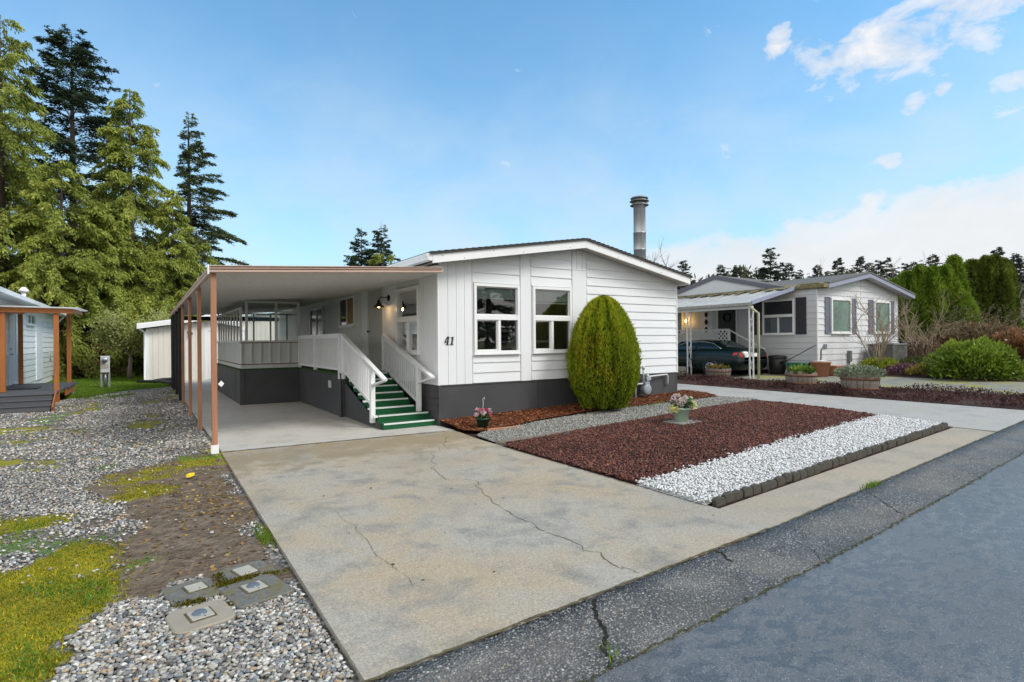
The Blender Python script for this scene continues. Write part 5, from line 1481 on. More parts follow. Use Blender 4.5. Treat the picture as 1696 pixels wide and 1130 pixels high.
# small flowering tree
def leafy_tree(name, label, loc, Ht, Rad, seed, cols, cat='tree', n=5000, l=.11, trunk_h=.35, segs_n=6):
    rr = random.Random(seed); r2 = np.random.default_rng(seed)
    root = thing(name, label, cat, loc)
    m = MB(); base = Vector(loc)
    fork = base + Vector((.06, 0, Ht * trunk_h))
    m.tube([base + Vector((0, 0, -.05)), base + Vector((.03, .02, Ht * trunk_h * .5)), fork], [.10, .085, .08], 8)
    ends = []
    for k in range(segs_n):
        a = k / segs_n * 6.283 + rr.uniform(-.4, .4); L_ = Rad * rr.uniform(.7, 1.05)
        p1 = fork + Vector((math.cos(a) * L_ * .5, math.sin(a) * L_ * .5, (Ht - Ht * trunk_h) * rr.uniform(.3, .55)))
        p2 = fork + Vector((math.cos(a) * L_, math.sin(a) * L_, (Ht - Ht * trunk_h) * rr.uniform(.45, .95)))
        m.tube([fork, p1, p2], [.05, .03, .012], 6, False); ends += [p1, p2, (p1 + p2) / 2]
    m.build('trunk', MAT['greybark'], root)
    c = np.array([tuple(e) for e in ends]); ci = r2.integers(0, len(c), n)
    P = c[ci] + r2.normal(0, Rad * .24, (n, 3)) * np.array([1, 1, .8])
    C = lerp_cols(.55 * fbm(P, 1.6, seed, 3) + .45 * r2.uniform(size=n), cols)
    leafcloud('crown', P, r2.normal(size=(n, 3)) + np.array([0, 0, .2]), r2.uniform(.6, 1.3, n) * l, r2.uniform(.5, .8, n) * l, C, MAT['leafbroad'], root, seed)
    return root
leafy_tree('small_tree', 'small rounded tree with pale yellowish leaves beside the shed', (-.62, 31.5, -.02), 2.9, 1.15, 5, [(0, (.10, .12, .03)), (.35, (.26, .29, .07)), (.7, (.48, .48, .18)), (1, (.68, .64, .32))], n=9000)

# shaped evergreen by the front wall
eg = thing('egg_shaped_shrub', 'clipped egg shaped golden green conifer in front of the white wall', 'shrub', (8.2, 9.0, .14))
r = np.random.default_rng(101)
EH, ER = 2.34, .735
def egg_r(h):          # radius as a function of height fraction
    h = np.clip(h, 0, 1)
    return ER * np.where(h < .32, (.60 + .40 * np.sin(h / .32 * np.pi / 2)), np.clip(1 - ((h - .32) / .68) ** 2.15, 0, 1) ** .62)
n = 46000
h = r.uniform(0, 1, n) ** .95; a = r.uniform(0, 2 * np.pi, n)
lump = fbm(np.stack([np.cos(a) * 2.2, np.sin(a) * 2.2, h * 1.6], 1), 2.6, 102, 3)
streak = fbm(np.stack([np.cos(a) * 3.5, np.sin(a) * 3.5, h * .9], 1), 3.0, 103, 3)
rad = egg_r(h) * (1 - .22 * r.uniform(0, 1, n) ** 2) + (lump - .5) * .20 + (streak - .5) * .06 + np.where(r.uniform(size=n) < .02, r.uniform(.0, .07, n), 0)
P = np.stack([8.2 + np.cos(a) * rad, 9.0 + np.sin(a) * rad, .16 + h * EH], 1)
D = np.stack([np.cos(a) * .45, np.sin(a) * .45, np.ones(n) * .95], 1) + r.normal(0, .28, (n, 3))
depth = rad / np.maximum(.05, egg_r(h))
t = .30 * h + .28 * streak + .27 * lump + .30 * r.uniform(size=n) + .9 * (depth - 1.0) - .02  # depth term darkens inner leaves, painting the shade within the crown
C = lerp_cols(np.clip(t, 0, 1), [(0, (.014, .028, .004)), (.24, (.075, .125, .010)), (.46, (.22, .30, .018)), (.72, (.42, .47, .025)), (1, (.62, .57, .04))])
br = (fbm(P, 2.2, 107, 3) > .62)[:, None] * np.array([[.035, -.015, .0]])
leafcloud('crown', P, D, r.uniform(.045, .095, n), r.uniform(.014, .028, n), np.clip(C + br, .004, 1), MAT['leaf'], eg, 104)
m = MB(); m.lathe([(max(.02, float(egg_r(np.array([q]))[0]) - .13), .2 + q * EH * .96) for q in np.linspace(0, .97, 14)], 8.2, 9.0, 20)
MAT['innershade'] = M('inner_shade_foliage', (.018, .02, .007), .95, .5, 20)  # dark colour of the core paints the shade inside the crown
m.build('shade_core', MAT['innershade'], eg)
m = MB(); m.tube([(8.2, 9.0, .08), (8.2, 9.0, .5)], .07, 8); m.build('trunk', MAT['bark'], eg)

# arborvitae hedge
def arbor(name, label, loc, Ht, Rad, seed, cols, group, n=9000):
    r = np.random.default_rng(seed)
    root = thing(name, label, 'hedge tree', loc, group)
    h = r.uniform(0, 1, n); a = r.uniform(0, 2 * np.pi, n)
    prof = np.where(h < .25, .75 + h, np.clip(1 - ((h - .25) / .75) ** 2.2, 0, 1) ** .75)
    lump = fbm(np.stack([np.cos(a) * 1.5, np.sin(a) * 1.5, h * Ht * .5], 1), 1.8, seed, 3)
    rad = Rad * prof * (1 - .25 * r.uniform(0, 1, n) ** 2) + (lump - .5) * .85 * Rad
    P = np.stack([np.cos(a) * rad, np.sin(a) * rad, .05 + h * Ht * .98], 1) + np.array(loc)
    D = np.stack([np.cos(a) * .6, np.sin(a) * .6, np.ones(n) * .8], 1) + r.normal(0, .35, (n, 3))
    t = .12 * h + .95 * lump + .30 * r.uniform(size=n) - .22
    C = lerp_cols(np.clip(t, 0, 1), cols)
    leafcloud('crown', P, D, r.uniform(.14, .30, n), r.uniform(.05, .10, n), C, MAT['leaf'], root, seed)
    m = MB(); m.tube([(loc[0], loc[1], loc[2] - .1), (loc[0], loc[1], loc[2] + Ht * .85)], [Rad * .55, Rad * .08], 8); m.build('trunk', MAT['innershade'], root)  # tapered dark core doubling as trunk, painting the crown's inner shade
    return root
AV = [(0, (.016, .036, .006)), (.25, (.075, .14, .015)), (.55, (.19, .29, .028)), (1, (.36, .46, .06))]
AV2 = [(0, (.014, .028, .006)), (.3, (.055, .088, .014)), (.6, (.14, .18, .024)), (1, (.28, .31, .05))]
def at(px, d, z=None):
    p = raypt(px, d); return (p.x, p.y, zg(p.x) if z is None else z)
hl = [(1482, 29.0, 4.4, .95, 'behind the neighbouring house corner, first of the light green row'), (1503, 28.6, 4.75, 1.0, 'second light green hedge tree from the neighbouring house'), (1523, 28.2, 5.0, 1.0, 'third light green hedge tree from the neighbouring house'),
      (1545, 28.0, 4.9, 1.0, 'middle light green hedge tree, behind the bare shrub'), (1566, 28.0, 4.95, .95, 'light green hedge tree left of the tallest narrow one'), (1582, 28.4, 5.5, .8, 'tallest narrow light green hedge tree'), (1594, 27.2, 3.5, .75, 'short light green hedge tree at the end of the row')]
for k, (px, d, h, rd, lb) in enumerate(hl):
    arbor('hedge_tree', 'arborvitae, ' + lb, at(px, d), h - .55, rd * .72, 110 + k, AV, 'light green arborvitae hedge')
hl2 = [(1613, 33, 5.8, 1.05, 'leftmost of the four dark arborvitae columns'), (1632, 33, 6.0, 1.05, 'second dark arborvitae column from the left'), (1651, 32.6, 6.0, 1.0, 'third dark arborvitae column from the left'), (1665, 33, 5.8, .9, 'rightmost dark arborvitae column')]
for k, (px, d, h, rd, lb) in enumerate(hl2):
    arbor('hedge_tree', lb, at(px, d), h - .6, rd * .72, 130 + k, AV2, 'dark arborvitae columns')

# rounded broadleaf bush
def bush(name, label, loc, rx, ry, rz, seed, cols, n, l, cat='bush', upw=.5, mat='leafbroad', w=.42, parts=True, shell=.5, stems=True):
    r = np.random.default_rng(seed)
    root = thing(name, label, cat, loc)
    a = r.uniform(0, 2 * np.pi, n); cz_ = r.uniform(0, 1, n)
    s = np.sqrt(1 - cz_ ** 2)
    dirs = np.stack([np.cos(a) * s, np.sin(a) * s, cz_], 1)
    lump = fbm(dirs * 1.8 + seed, 1.7, seed, 3)
    q = (1 - shell * r.uniform(0, 1, n) ** 2) * (.72 + .56 * lump)
    P = dirs * q[:, None] * np.array([rx, ry, rz]) + np.array(loc) + np.array([0, 0, .05])
    D = dirs * .7 + r.normal(0, .5, (n, 3)) + np.array([0, 0, upw])
    t = .5 * lump + .35 * r.uniform(size=n) + .8 * (q / (.72 + .56 * lump) - 1) + .22 * cz_  # inner leaves coloured darker to paint the shade inside the bush
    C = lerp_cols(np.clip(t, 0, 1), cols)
    L = l * r.uniform(.6, 1.3, n)
    leafcloud('crown', P, D, L, L * w, C, MAT[mat], root, seed)
    if stems:
        m = MB(); rr = random.Random(seed)
        for k in range(12):
            aa = rr.uniform(0, 6.28); m.tube([(loc[0], loc[1], loc[2] - .05), (loc[0] + math.cos(aa) * rx * .35, loc[1] + math.sin(aa) * ry * .35, loc[2] + rz * .45), (loc[0] + math.cos(aa) * rx * .6, loc[1] + math.sin(aa) * ry * .6, loc[2] + rz * .7)], [.02, .014, .006], 5, False)
        m.build('stems', MAT['greybark'], root)
    return root
GRN = [(0, (.020, .045, .006)), (.3, (.085, .15, .014)), (.6, (.23, .32, .028)), (1, (.42, .48, .06))]
bush('green_bush', 'large bright green leafy bush at the edge of the front garden', (20.3, 6.4, zg(20)), 1.16, 1.1, 1.04, 151, GRN, 9000, .125, w=.4)
BRN = [(0, (.03, .018, .010)), (.4, (.10, .06, .03)), (.7, (.22, .14, .07)), (1, (.40, .28, .15))]
bush('hydrangea_bush', 'brown dried hydrangea bush behind the bright green bush', at(1630, 26), 3.4, 2.0, 1.35, 152, BRN, 5000, .20, w=.6)
bush('hydrangea_bush', 'rusty brown flowering bush at the right edge', at(1682, 24), 1.3, 1.2, 1.1, 153, [(0, (.06, .03, .015)), (.5, (.25, .12, .05)), (1, (.52, .30, .16))], 2200, .16, w=.7)
bush('low_shrub', 'low purple heather clump beside the mossy drive', (21.0, 8.4, zg(21)), .8, .6, .25, 154, [(0, (.05, .02, .03)), (.5, (.16, .06, .09)), (1, (.32, .17, .2))], 1500, .09)
bush('low_shrub', 'low yellow ground cover clump left of the bright green bush', (20.9, 7.7, zg(21)), 1.0, .6, .30, 155, [(0, (.08, .07, .01)), (.5, (.26, .22, .03)), (1, (.45, .36, .06))], 1800, .09)
bush('low_shrub', 'yellow green leafy clump before the heat pump', (21.3, 9.4, zg(21)), 1.1, .45, .42, 156, [(0, (.08, .11, .01)), (.5, (.24, .30, .02)), (1, (.42, .44, .05))], 2000, .13, upw=1.2)
bush('low_shrub', 'dark olive ground cover before the neighbouring front wall', (23.3, 8.9, zg(23)), 1.6, .8, .38, 157, [(0, (.03, .04, .012)), (.5, (.09, .11, .03)), (1, (.17, .19, .06))], 2600, .12)
TW = [(0, (.08, .06, .03)), (.5, (.20, .17, .08)), (1, (.36, .31, .16))]
# twiggy shrubs
def bare_shrub(name, label, loc, n, h, sp, seed, r0=.022, mat='twig', cat='shrub', lv=3, kink=.25, crown=None):
    root = thing(name, label, cat, loc)
    m = MB(); tubes(m, bare_branches(random.Random(seed), loc, n, h, sp, lv, r0, kink)); m.build('branches', MAT[mat], root)
    if crown:
        r = np.random.default_rng(seed); V = np.array([p for p in m.v]); k = r.integers(0, len(V), crown[0])
        P = V[k] + r.normal(0, .04, (crown[0], 3))
        leafcloud('buds', P, r.normal(size=(crown[0], 3)), r.uniform(.5, 1.2, crown[0]) * crown[1], r.uniform(.2, .5, crown[0]) * crown[1], lerp_cols(r.uniform(size=crown[0]), crown[2]), MAT['leaf'], root, seed)
    return root
bare_shrub('bare_shrub', 'bare multi stemmed shrub in front of the first shuttered window', (20.85, 9.3, zg(21)), 8, 2.6, .42, 161, .028, lv=3)
bare_shrub('bare_shrub', 'bare shrub with shaggy brown base at the corner of the neighbouring home', (24.0, 9.1, zg(24)), 10, 2.3, .75, 162, .035, lv=3)
bare_shrub('bare_shrub', 'wide olive twiggy shrub before the light green hedge', at(1568, 25.5), 16, 2.1, 1.3, 163, .02, lv=4, crown=(2500, .10, TW))
bare_shrub('bare_shrub', 'twiggy shrub with tall pale shoots below the dark columns', at(1632, 27), 16, 2.6, 1.0, 164, .02, lv=4, crown=(2600, .10, TW))
MAT['shag'] = M('shaggy_stump', (.13, .075, .045), .95, .4, 12, .5, 30)
m = MB(); rr = random.Random(8)
for k in range(160):
    a = rr.uniform(0, 6.28); q = rr.uniform(.05, .45); z = rr.uniform(.1, 1.1)
    p = Vector((24.0 + math.cos(a) * q, 9.1 + math.sin(a) * q, zg(24) + z))
    m.tube([p, p + Vector((math.cos(a) * .12, math.sin(a) * .12, -.1)), p + Vector((math.cos(a) * .18, math.sin(a) * .18, -.35))], [.018, .014, .005], 4, False)
tag(m.build('dead_fern', MAT['shag']), 'shaggy brown dead fronds around the foot of the corner shrub', 'dead plant')
# leafless trees behind the roof and at the right edge
def bare_tree(label, loc, h, seed, mat='greybark', n=1, lv=5):
    root = thing('bare_tree', label, 'tree', loc)
    m = MB(); tubes(m, bare_branches(random.Random(seed), loc, n, h, .15, lv, h * .012, .22, 1.2)); m.build('trunk', MAT[mat], root)
p = raypt(1088, 46)
bare_tree('leafless tree just right of the chimney behind the white roof', (p.x, p.y, .8), 7.4, 171, n=4, lv=4)
for px, d, h, sd, lb in ((1497, 80, 11, 172, 'thin leafless tree above the hedge'), (1588, 78, 11.5, 173, 'leafless tree between the two hedges'), (1690, 60, 8.5, 174, 'grey leafless tree at the right edge of the garden'), (1365, 85, 9.5, 175, 'small leafless tree above the neighbouring roof ridge')):
    p = raypt(px, d); bare_tree(lb, (p.x, p.y, 1.0), h, sd, n=3, lv=4)
bush('blossom_bush', 'pale blossoming bush far behind the dark columns', at(1690, 52, 1.0), 2.6, 2.0, 3.6, 176, [(0, (.12, .09, .06)), (.5, (.30, .25, .2)), (.8, (.45, .42, .38)), (1, (.75, .72, .68))], 2600, .28, w=.6)
bush('green_bush', 'distant green hedge at the right edge', at(1700, 38, .9), 2.2, 2.0, 1.5, 177, GRN, 2600, .2)

# heather in the strip along the lane
r = np.random.default_rng(181)
n = 22000
x = r.uniform(13.95, 16.35, n); y = r.uniform(3.4, 13.6, n)
Q = np.stack([x, y, x * 0], 1); dn = fbm(Q, 1.3, 182, 3)
k = (dn + r.uniform(-.15, .15, n) > .44); x, y, dn = x[k], y[k], dn[k]; n = len(x)
P = np.stack([x, y, zgn(x) + r.uniform(0, .13, n) * np.clip((dn - .4) * 5, 0, 1.3)], 1)
C = lerp_cols(.6 * fbm(P, 2.5, 183, 2) + .4 * r.uniform(size=n), [(0, (.025, .012, .010)), (.45, (.085, .036, .032)), (.7, (.16, .08, .065)), (.85, (.20, .15, .07)), (1, (.30, .26, .08))])
o = leafcloud('heather', P, r.normal(size=(n, 3)) + np.array([0, 0, .5]), r.uniform(.04, .10, n), r.uniform(.015, .03, n), C, MAT['leaf'], None, 184)
tag(o, 'dark red brown heather filling the strip beside the lane', 'heather', None, 'stuff')
n = 9000
x = r.uniform(16.5, 34, n); y = r.uniform(3.2, 10, n); k = (y < 8.5) & (fbm(np.stack([x, y, x * 0], 1), .8, 185, 2) > .47) & (x > 19.9); x, y = x[k], y[k]
blades('garden_grass', x, y, zgn(x), .10, .02, pal(len(x), [(.14, .16, .03), (.22, .22, .05), (.10, .06, .04)], [3, 2, 2], 186), 187, 'rough low growth in the neighbouring front garden', 'ground cover', 1.2)
# ------------------------------------------------------------------ neighbouring home
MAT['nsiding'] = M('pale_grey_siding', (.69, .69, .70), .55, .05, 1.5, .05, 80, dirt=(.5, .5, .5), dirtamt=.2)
MAT['nsideshade'] = M('shaded_side_siding', (.58, .58, .59), .55, .05, 1.5, .05, 80)  # front siding darkened, painting in the shaded side of the house
MAT['shutter'] = M('slate_shutter', (.19, .20, .26), .55, .12, 6)
MAT['shutterdark'] = M('dark_shutter', (.045, .042, .055), .55, .12, 6)
MAT['ntrim'] = M('slate_blue_trim', (.30, .32, .42), .55, .08, 4)
MAT['ntrimdark'] = M('plum_grey_trim', (.15, .145, .17), .6, .1, 4)
MAT['metalroof'] = M('painted_metal_roof', (.48, .48, .47), .5, .15, 2, dirt=(.30, .27, .16), dirtamt=.75)
MAT['mossroof'] = M('mossy_roof_edge', (.24, .20, .10), .95, .5, 14, .8, 40)
MAT['terracotta'] = M('terracotta', (.42, .19, .11), .8, .15, 8, .1, 60)
MAT['barrelwood'] = M('weathered_barrel_wood', (.27, .235, .20), .9, .35, 8, .5, 30, stretch=(3, 3, .3))
MAT['plankwood'] = M('pale_planter_wood', (.36, .34, .30), .9, .25, 8, .4, 30)
MAT['tealgreen'] = M('green_plastic', (.01, .14, .085), .4, .1, 6)
MAT['acgrey'] = M('heat_pump_grey', (.17, .175, .185), .5, .1, 8)
MAT['ironwhite'] = M('white_iron', (.72, .72, .70), .5, .08, 8, dirt=(.45, .42, .3), dirtamt=.35)
NX, NY, NXR, NYB = 19.1, 10.35, 24.95, 23.0
gN = .33
nh = thing('mobile_home', 'pale grey home with slate shutters, metal porch roof and a cross gable', 'house', (22, NY, gN))
RN = lambda x: 3.33 + (x - 19.45) * .178 if x < 22.15 else 3.81 - (x - 22.15) * .185
ZN = lambda x: RN(x) + .02
fn = fmap(NY); sn = smap(NX)
m = MB()
lap(m, fn, NX, 22.07, gN - .1, 4.2, ZN, exp=.205, zref=gN - .1); lap(m, fn, 22.09, NXR, gN - .1, 4.2, ZN, exp=.205, zref=gN - .1)
m.add([fn(NX, gN - .2, -.003), fn(NXR, gN - .2, -.003), fn(NXR, ZN(NXR), -.003), fn(22.15, ZN(22.15), -.003), fn(NX, ZN(NX), -.003)], [(0, 1, 2, 3, 4)])
m.box(22.065, 22.095, NY - .022, NY, gN, ZN(22.08)); m.box(NX - .025, NX + .02, NY - .025, NY + .02, gN, ZN(NX)); m.box(NXR - .02, NXR + .022, NY - .024, NY + .02, gN, ZN(NXR))
m.build('front_wall', MAT['nsiding'], nh)
m = MB()
lap(m, sn, NY + .03, 13.36, gN - .1, 3.4, exp=.205, zref=gN - .1); lap(m, sn, 14.35, NYB, gN - .1, 3.4, exp=.205, zref=gN - .1); lap(m, sn, 13.36, 14.35, 2.9, 3.4, exp=.205, zref=gN - .1)
m.add([sn(NY, gN - .2, -.003), sn(NYB, gN - .2, -.003), sn(NYB, 3.42, -.003), sn(NY, 3.42, -.003)], [(0, 1, 2, 3)])
m.add([(NXR, NY, gN), (NXR, NYB, gN), (NXR, NYB, 3.3), (NXR, NY, 3.3)], [(0, 1, 2, 3)])
m.build('side_wall', MAT['nsideshade'], nh)
# front windows with shutters
for (a, b, lb) in ((19.95, 21.29, 'green curtained window on the left of the grey front wall'), (23.0, 24.27, 'green curtained window on the right of the grey front wall')):
    window(nh, fn, a, b, 1.77, 3.0, 'plain', 'pane_green', .07, po=.03, o1=.065, label=lb)
def shutter(mp, u0, u1, z0, z1, mat):
    m = MB(); m.mbox(mp, u0, u1, z0, z1, .02, .035)
    frame_boxes(m, mp, u0, u1, z0, z1, .035, .036, .05)
    m.mbox(mp, u0 + .036, u1 - .036, (z0 + z1) / 2 - .025, (z0 + z1) / 2 + .025, .036, .05)
    k = int((z1 - z0) / .05)
    for q in range(k):
        z = z0 + .04 + q * (z1 - z0 - .08) / k
        if abs(z - (z0 + z1) / 2) > .045: m.mbox(mp, u0 + .036, u1 - .036, z, z + .022, .036, .046)
    m.build('shutter', MAT[mat], nh)
for (a, b) in ((19.57, 19.90), (21.34, 21.67), (22.62, 22.95), (24.31, 24.62)): shutter(fn, a, b, 1.76, 3.03, 'shutter')
window(nh, sn, 11.12, 12.33, 1.75, 3.0, 'combo', 'pane_dark', .06, 2.42, 11.72, po=.03, o1=.065, label='white framed dark window beside the carport post')
shutter(sn, 10.70, 11.07, 1.75, 3.03, 'shutterdark'); shutter(sn, 12.38, 12.75, 1.75, 3.03, 'shutterdark')
# door, vent decoration, small window
m = MB(); m.mbox(sn, 13.46, 14.25, 1.30, 2.86, -.01, .03); dd = m.build('door', MAT['black'], nh); dd['label'] = 'nearly black front door with a wreath'
m = MB()
m.mbox(sn, 13.39, 13.455, 1.28, 2.93, 0, .045); m.mbox(sn, 14.255, 14.33, 1.28, 2.93, 0, .045); m.mbox(sn, 13.46, 14.25, 2.87, 2.93, 0, .045); m.build('door_frame', MAT['nsiding'], dd)
m = MB()
for k in range(14):
    a, b = k / 14 * 6.283, (k + 1.2) / 14 * 6.283; m.tube([sn(13.85 + .16 * math.cos(a), 2.45 + .16 * math.sin(a), .05), sn(13.85 + .16 * math.cos(b), 2.45 + .16 * math.sin(b), .06)], .03, 6)
m.build('wreath', MAT['innershade'], dd)
window(nh, sn, 16.0, 16.9, 1.8, 2.9, 'plain', 'pane_grey', .06, po=.03, o1=.065, label='pale window at the back of the neighbouring porch')
m = MB(); m.mbox(sn, 14.55, 15.05, 1.3, 2.95, .0, .02); m.build('trim_board', MAT['nsiding'], nh)
m = MB()
for z in (2.0, 2.3, 2.6): m.tube([sn(14.82, z - .11, .04), sn(14.82, z, .045), sn(14.82, z + .11, .04)], [.02, .075, .02], 8)
m.build('wall_ornament', MAT['black'], nh)
# main roof
m = MB(); OH = .32
for (xa, xb) in ((19.3, 22.15), (22.15, 25.75)):
    za, zb = RN(max(xa, 19.3)), RN(xb)
    if xa < 22: za = RN(19.3)
    else: za = RN(22.15)
    m.hexa([(xa, NY - OH - .02, za + .15), (xb, NY - OH - .02, zb + .15), (xb, NYB, zb + .15), (xa, NYB, za + .15), (xa, NY - OH - .02, za + .20), (xb, NY - OH - .02, zb + .20), (xb, NYB, zb + .20), (xa, NYB, za + .20)])
# cross gable roof
GX, GYc, GZ = NX - .05, 14.4, 4.10
for (ya, yb) in ((11.35, GYc), (GYc, 17.4)):
    za = 3.36 if ya < GYc else GZ; zb = GZ if yb == GYc else 3.36
    m.hexa([(GX, ya, za), (22.2, ya, za), (22.2, yb, zb), (GX, yb, zb), (GX, ya, za + .05), (22.2, ya, za + .05), (22.2, yb, zb + .05), (GX, yb, zb + .05)])
nroof = m.build('roof', MAT['nshingle'], nh)
m = MB()
for (xa, xb) in ((19.28, 22.15), (22.15, 25.76)):
    za, zb = RN(xa), RN(xb)
    m.hexa([(xa, NY - OH, za), (xb, NY - OH, zb), (xb, NY - OH + .03, zb), (xa, NY - OH + .03, za), (xa, NY - OH, za + .155), (xb, NY - OH, zb + .155), (xb, NY - OH + .03, zb + .155), (xa, NY - OH + .03, za + .155)])
m.build('fascia', MAT['ntrim'], nroof)
m = MB()
for (xa, xb) in ((19.1, 22.15), (22.15, 25.74)):
    za, zb = RN(xa) + .02, RN(xb) + .02
    m.add([(xa, NY - OH + .03, za), (xb, NY - OH + .03, zb), (xb, NY, zb), (xa, NY, za)], [(0, 1, 2, 3)])
m.build('soffit', MAT['nsideshade'], nroof)
m = MB()
m.add([(GX + .03, 11.45, 3.36), (GX + .03, GYc, GZ - .01), (GX + .03, 17.3, 3.36), (GX + .03, 17.3, 3.2), (GX + .03, 11.45, 3.2)], [(0, 1, 2, 3, 4)])
m.build('gable_wall', MAT['nsiding'], nh)
m = MB()
for (ya, za, yb, zb) in ((11.35, 3.36, GYc, GZ), (GYc, GZ, 17.4, 3.36)):
    m.hexa([(GX - .03, ya, za - .11), (GX + .0, ya, za - .11), (GX + .0, yb, zb - .11), (GX - .03, yb, zb - .11), (GX - .03, ya, za + .06), (GX + .0, ya, za + .06), (GX + .0, yb, zb + .06), (GX - .03, yb, zb + .06)])
m.build('gable_fascia', MAT['ntrimdark'], nroof)
m = MB(); m.box(18.96, 19.27, 10.04, 11.02, 3.30, 3.44); m.box(19.0, 19.30, 10.2, 10.9, 3.44, 3.49); m.build('mossy_gutter', MAT['mossroof'], nroof, bev=.02)
m = MB(); m.box(20.55, 20.85, 13.0, 13.4, 3.55, 3.86); m.lathe([(.22, 3.86), (.26, 3.9), (.1, 3.96)], 20.7, 13.2, 12); m.build('roof_vent', MAT['galvdark'], nroof)
m = MB(); m.mbox(fn, 19.46, 19.66, 1.25, 1.40, .02, .04); m.build('house_plate', MAT['shutter'], nh)
m = MB(); m.mbox(fn, 21.05, 21.19, .75, 1.15, .02, .12); m.tube([fn(21.12, .75, .06), fn(21.12, .35, .06)], .02, 8); m.build('meter_box', MAT['acgrey'], nh)
# porch deck with lattice
pd = thing('lattice_porch', 'raised porch with white lattice railing behind the dark car', 'porch', (18.6, 14, gN))
m = MB(); m.box(18.32, NX - .02, 13.25, 18.5, gN - .05, 1.28); m.build('deck', MAT['shutterdark'], pd)
m = MB(); y0, y1, z0, z1 = 13.2, 18.4, 1.50, 1.93
k = int((y1 - y0 + .5) / .165)
for q in range(k):
    for sgn in (1, -1):
        ya = y0 + q * .165; pts = []
        yb = ya + .43
        if sgn == 1: a, b = (ya - .43, z0), (ya, z1)
        else: a, b = (ya - .43, z1), (ya, z0)
        if b[0] < y0 or a[0] > y1: continue
        def cut(a, b):
            if a[0] < y0: t = (y0 - a[0]) / (b[0] - a[0]); a = (y0, a[1] + (b[1] - a[1]) * t)
            if b[0] > y1: t = (y1 - a[0]) / (b[0] - a[0]); b = (y1, a[1] + (b[1] - a[1]) * t)
            return a, b
        a, b = cut(a, b)
        if b[0] - a[0] < .01: continue
        x = 18.30 + (.006 if sgn == 1 else -.006)
        m.bar((x, a[0], a[1]), (x, b[0], b[1]), .010, .028, (1, 0, 0)) if False else m.bar((x, a[0], a[1]), (x, b[0], b[1]), .010, .040)
m.build('lattice', MAT['ironwhite'], pd)
m = MB(); m.bar((18.3, y0, z1 + .03), (18.3, y1, z1 + .03), .06, .06); m.bar((18.3, y0, z0 - .03), (18.3, y1, z0 - .03), .05, .05); m.bar((18.3, y0, 1.2), (18.3, y0, z1), .06, .06, (0, 1, 0))
m.bar((18.3, y0, z1 + .02), (18.3, 11.75, 1.22), .04, .045); m.build('rail', MAT['ironwhite'], pd)
m = MB()
for k in range(4): m.box(18.35, NX - .03, 13.24 - (k + 1) * .28, 13.24 - k * .28 - .003, gN - .04, 1.28 - (k + 1) * .2)
m.build('steps', MAT['black'], pd)
# carport of the neighbour
ncp = thing('carport', 'neighbouring sloped metal carport roof on white scrolled iron posts', 'carport', (16.7, 11.1, gN))
m = MB()
za, zb = 2.74, 3.40
n = 14
for k in range(n):
    ya, yb = 11.08 + k * .52, 11.08 + (k + 1) * .52 - .004
    m.hexa([(16.55, ya, za), (19.35, ya, zb), (19.35, yb, zb), (16.55, yb, za), (16.55, ya, za + .035), (19.35, ya, zb + .035), (19.35, yb, zb + .035), (16.55, yb, za + .035)])
    m.hexa([(16.55, ya, za + .035), (19.35, ya, zb + .035), (19.35, ya + .03, zb + .035), (16.55, ya + .03, za + .035), (16.55, ya, za + .07), (19.35, ya, zb + .07), (19.35, ya + .03, zb + .07), (16.55, ya + .03, za + .07)])
nr = m.build('roof', MAT['metalroof'], ncp)
m = MB(); m.box(16.46, 16.548, 11.06, 18.4, za - .045, za + .05); m.build('eave_gutter', MAT['plankwood'], nr)
m = MB()
m.hexa([(16.5, 11.03, za - .02), (19.36, 11.03, zb - .02), (19.36, 11.075, zb - .02), (16.5, 11.075, za - .02), (16.5, 11.03, za + .10), (19.36, 11.03, zb + .10), (19.36, 11.075, zb + .10), (16.5, 11.075, za + .10)])
m.build('end_fascia', MAT['ntrim'], nr)
m = MB(); rr = random.Random(3); ln = 40
for k in range(ln):
    y = 11.1 + k * .18; w = rr.uniform(.35, .85)
    m.hexa([(19.3 - w, y, zb - w * .236 + .066), (19.34, y, zb + .066), (19.34, y + .179, zb + .066), (19.3 - w, y + .179, zb - w * .236 + .066), (19.3 - w, y, zb - w * .236 + .082), (19.34, y, zb + .12), (19.34, y + .179, zb + .12), (19.3 - w, y + .179, zb - w * .236 + .082)])
m.build('moss_edge', MAT['mossroof'], nr)
m = MB(); m.box(16.60, 16.66, 11.1, 18.4, za - .14, za - .05); m.build('beam', MAT['ironwhite'], ncp)
def iron_post(x, y, lb):
    m = MB()
    for dx in (-.10, .10): m.box(x + dx - .018, x + dx + .018, y - .018, y + .018, zg(x) - .05, za - .142)
    z = zg(x) + .25
    k = 0
    while z < za - .5:
        s = 1 if k % 2 == 0 else -1
        pts = []
        for q in range(13):
            t = q / 12
            pts.append((x + s * .07 * math.cos(t * math.pi), y, z + t * .42))
        m.tube([(x + s * (.065 - .13 * q / 10), y, z + .42 * q / 10) for q in range(11)], .008, 5)
        for c in (0, 1):
            cx_2, cz_2 = x + s * (.03 if c == 0 else -.03), z + (.30 if c == 0 else .12)
            m.tube([(cx_2 + .034 * math.cos(a * .6), y, cz_2 + .034 * math.sin(a * .6)) for a in range(11)], .008, 5)
        z += .47; k += 1
    m.build('post', MAT['ironwhite'], ncp)['label'] = lb
iron_post(16.62, 13.67, 'white scrolled iron post further from the road'); iron_post(16.62, 11.16, 'white scrolled iron post nearest the road')
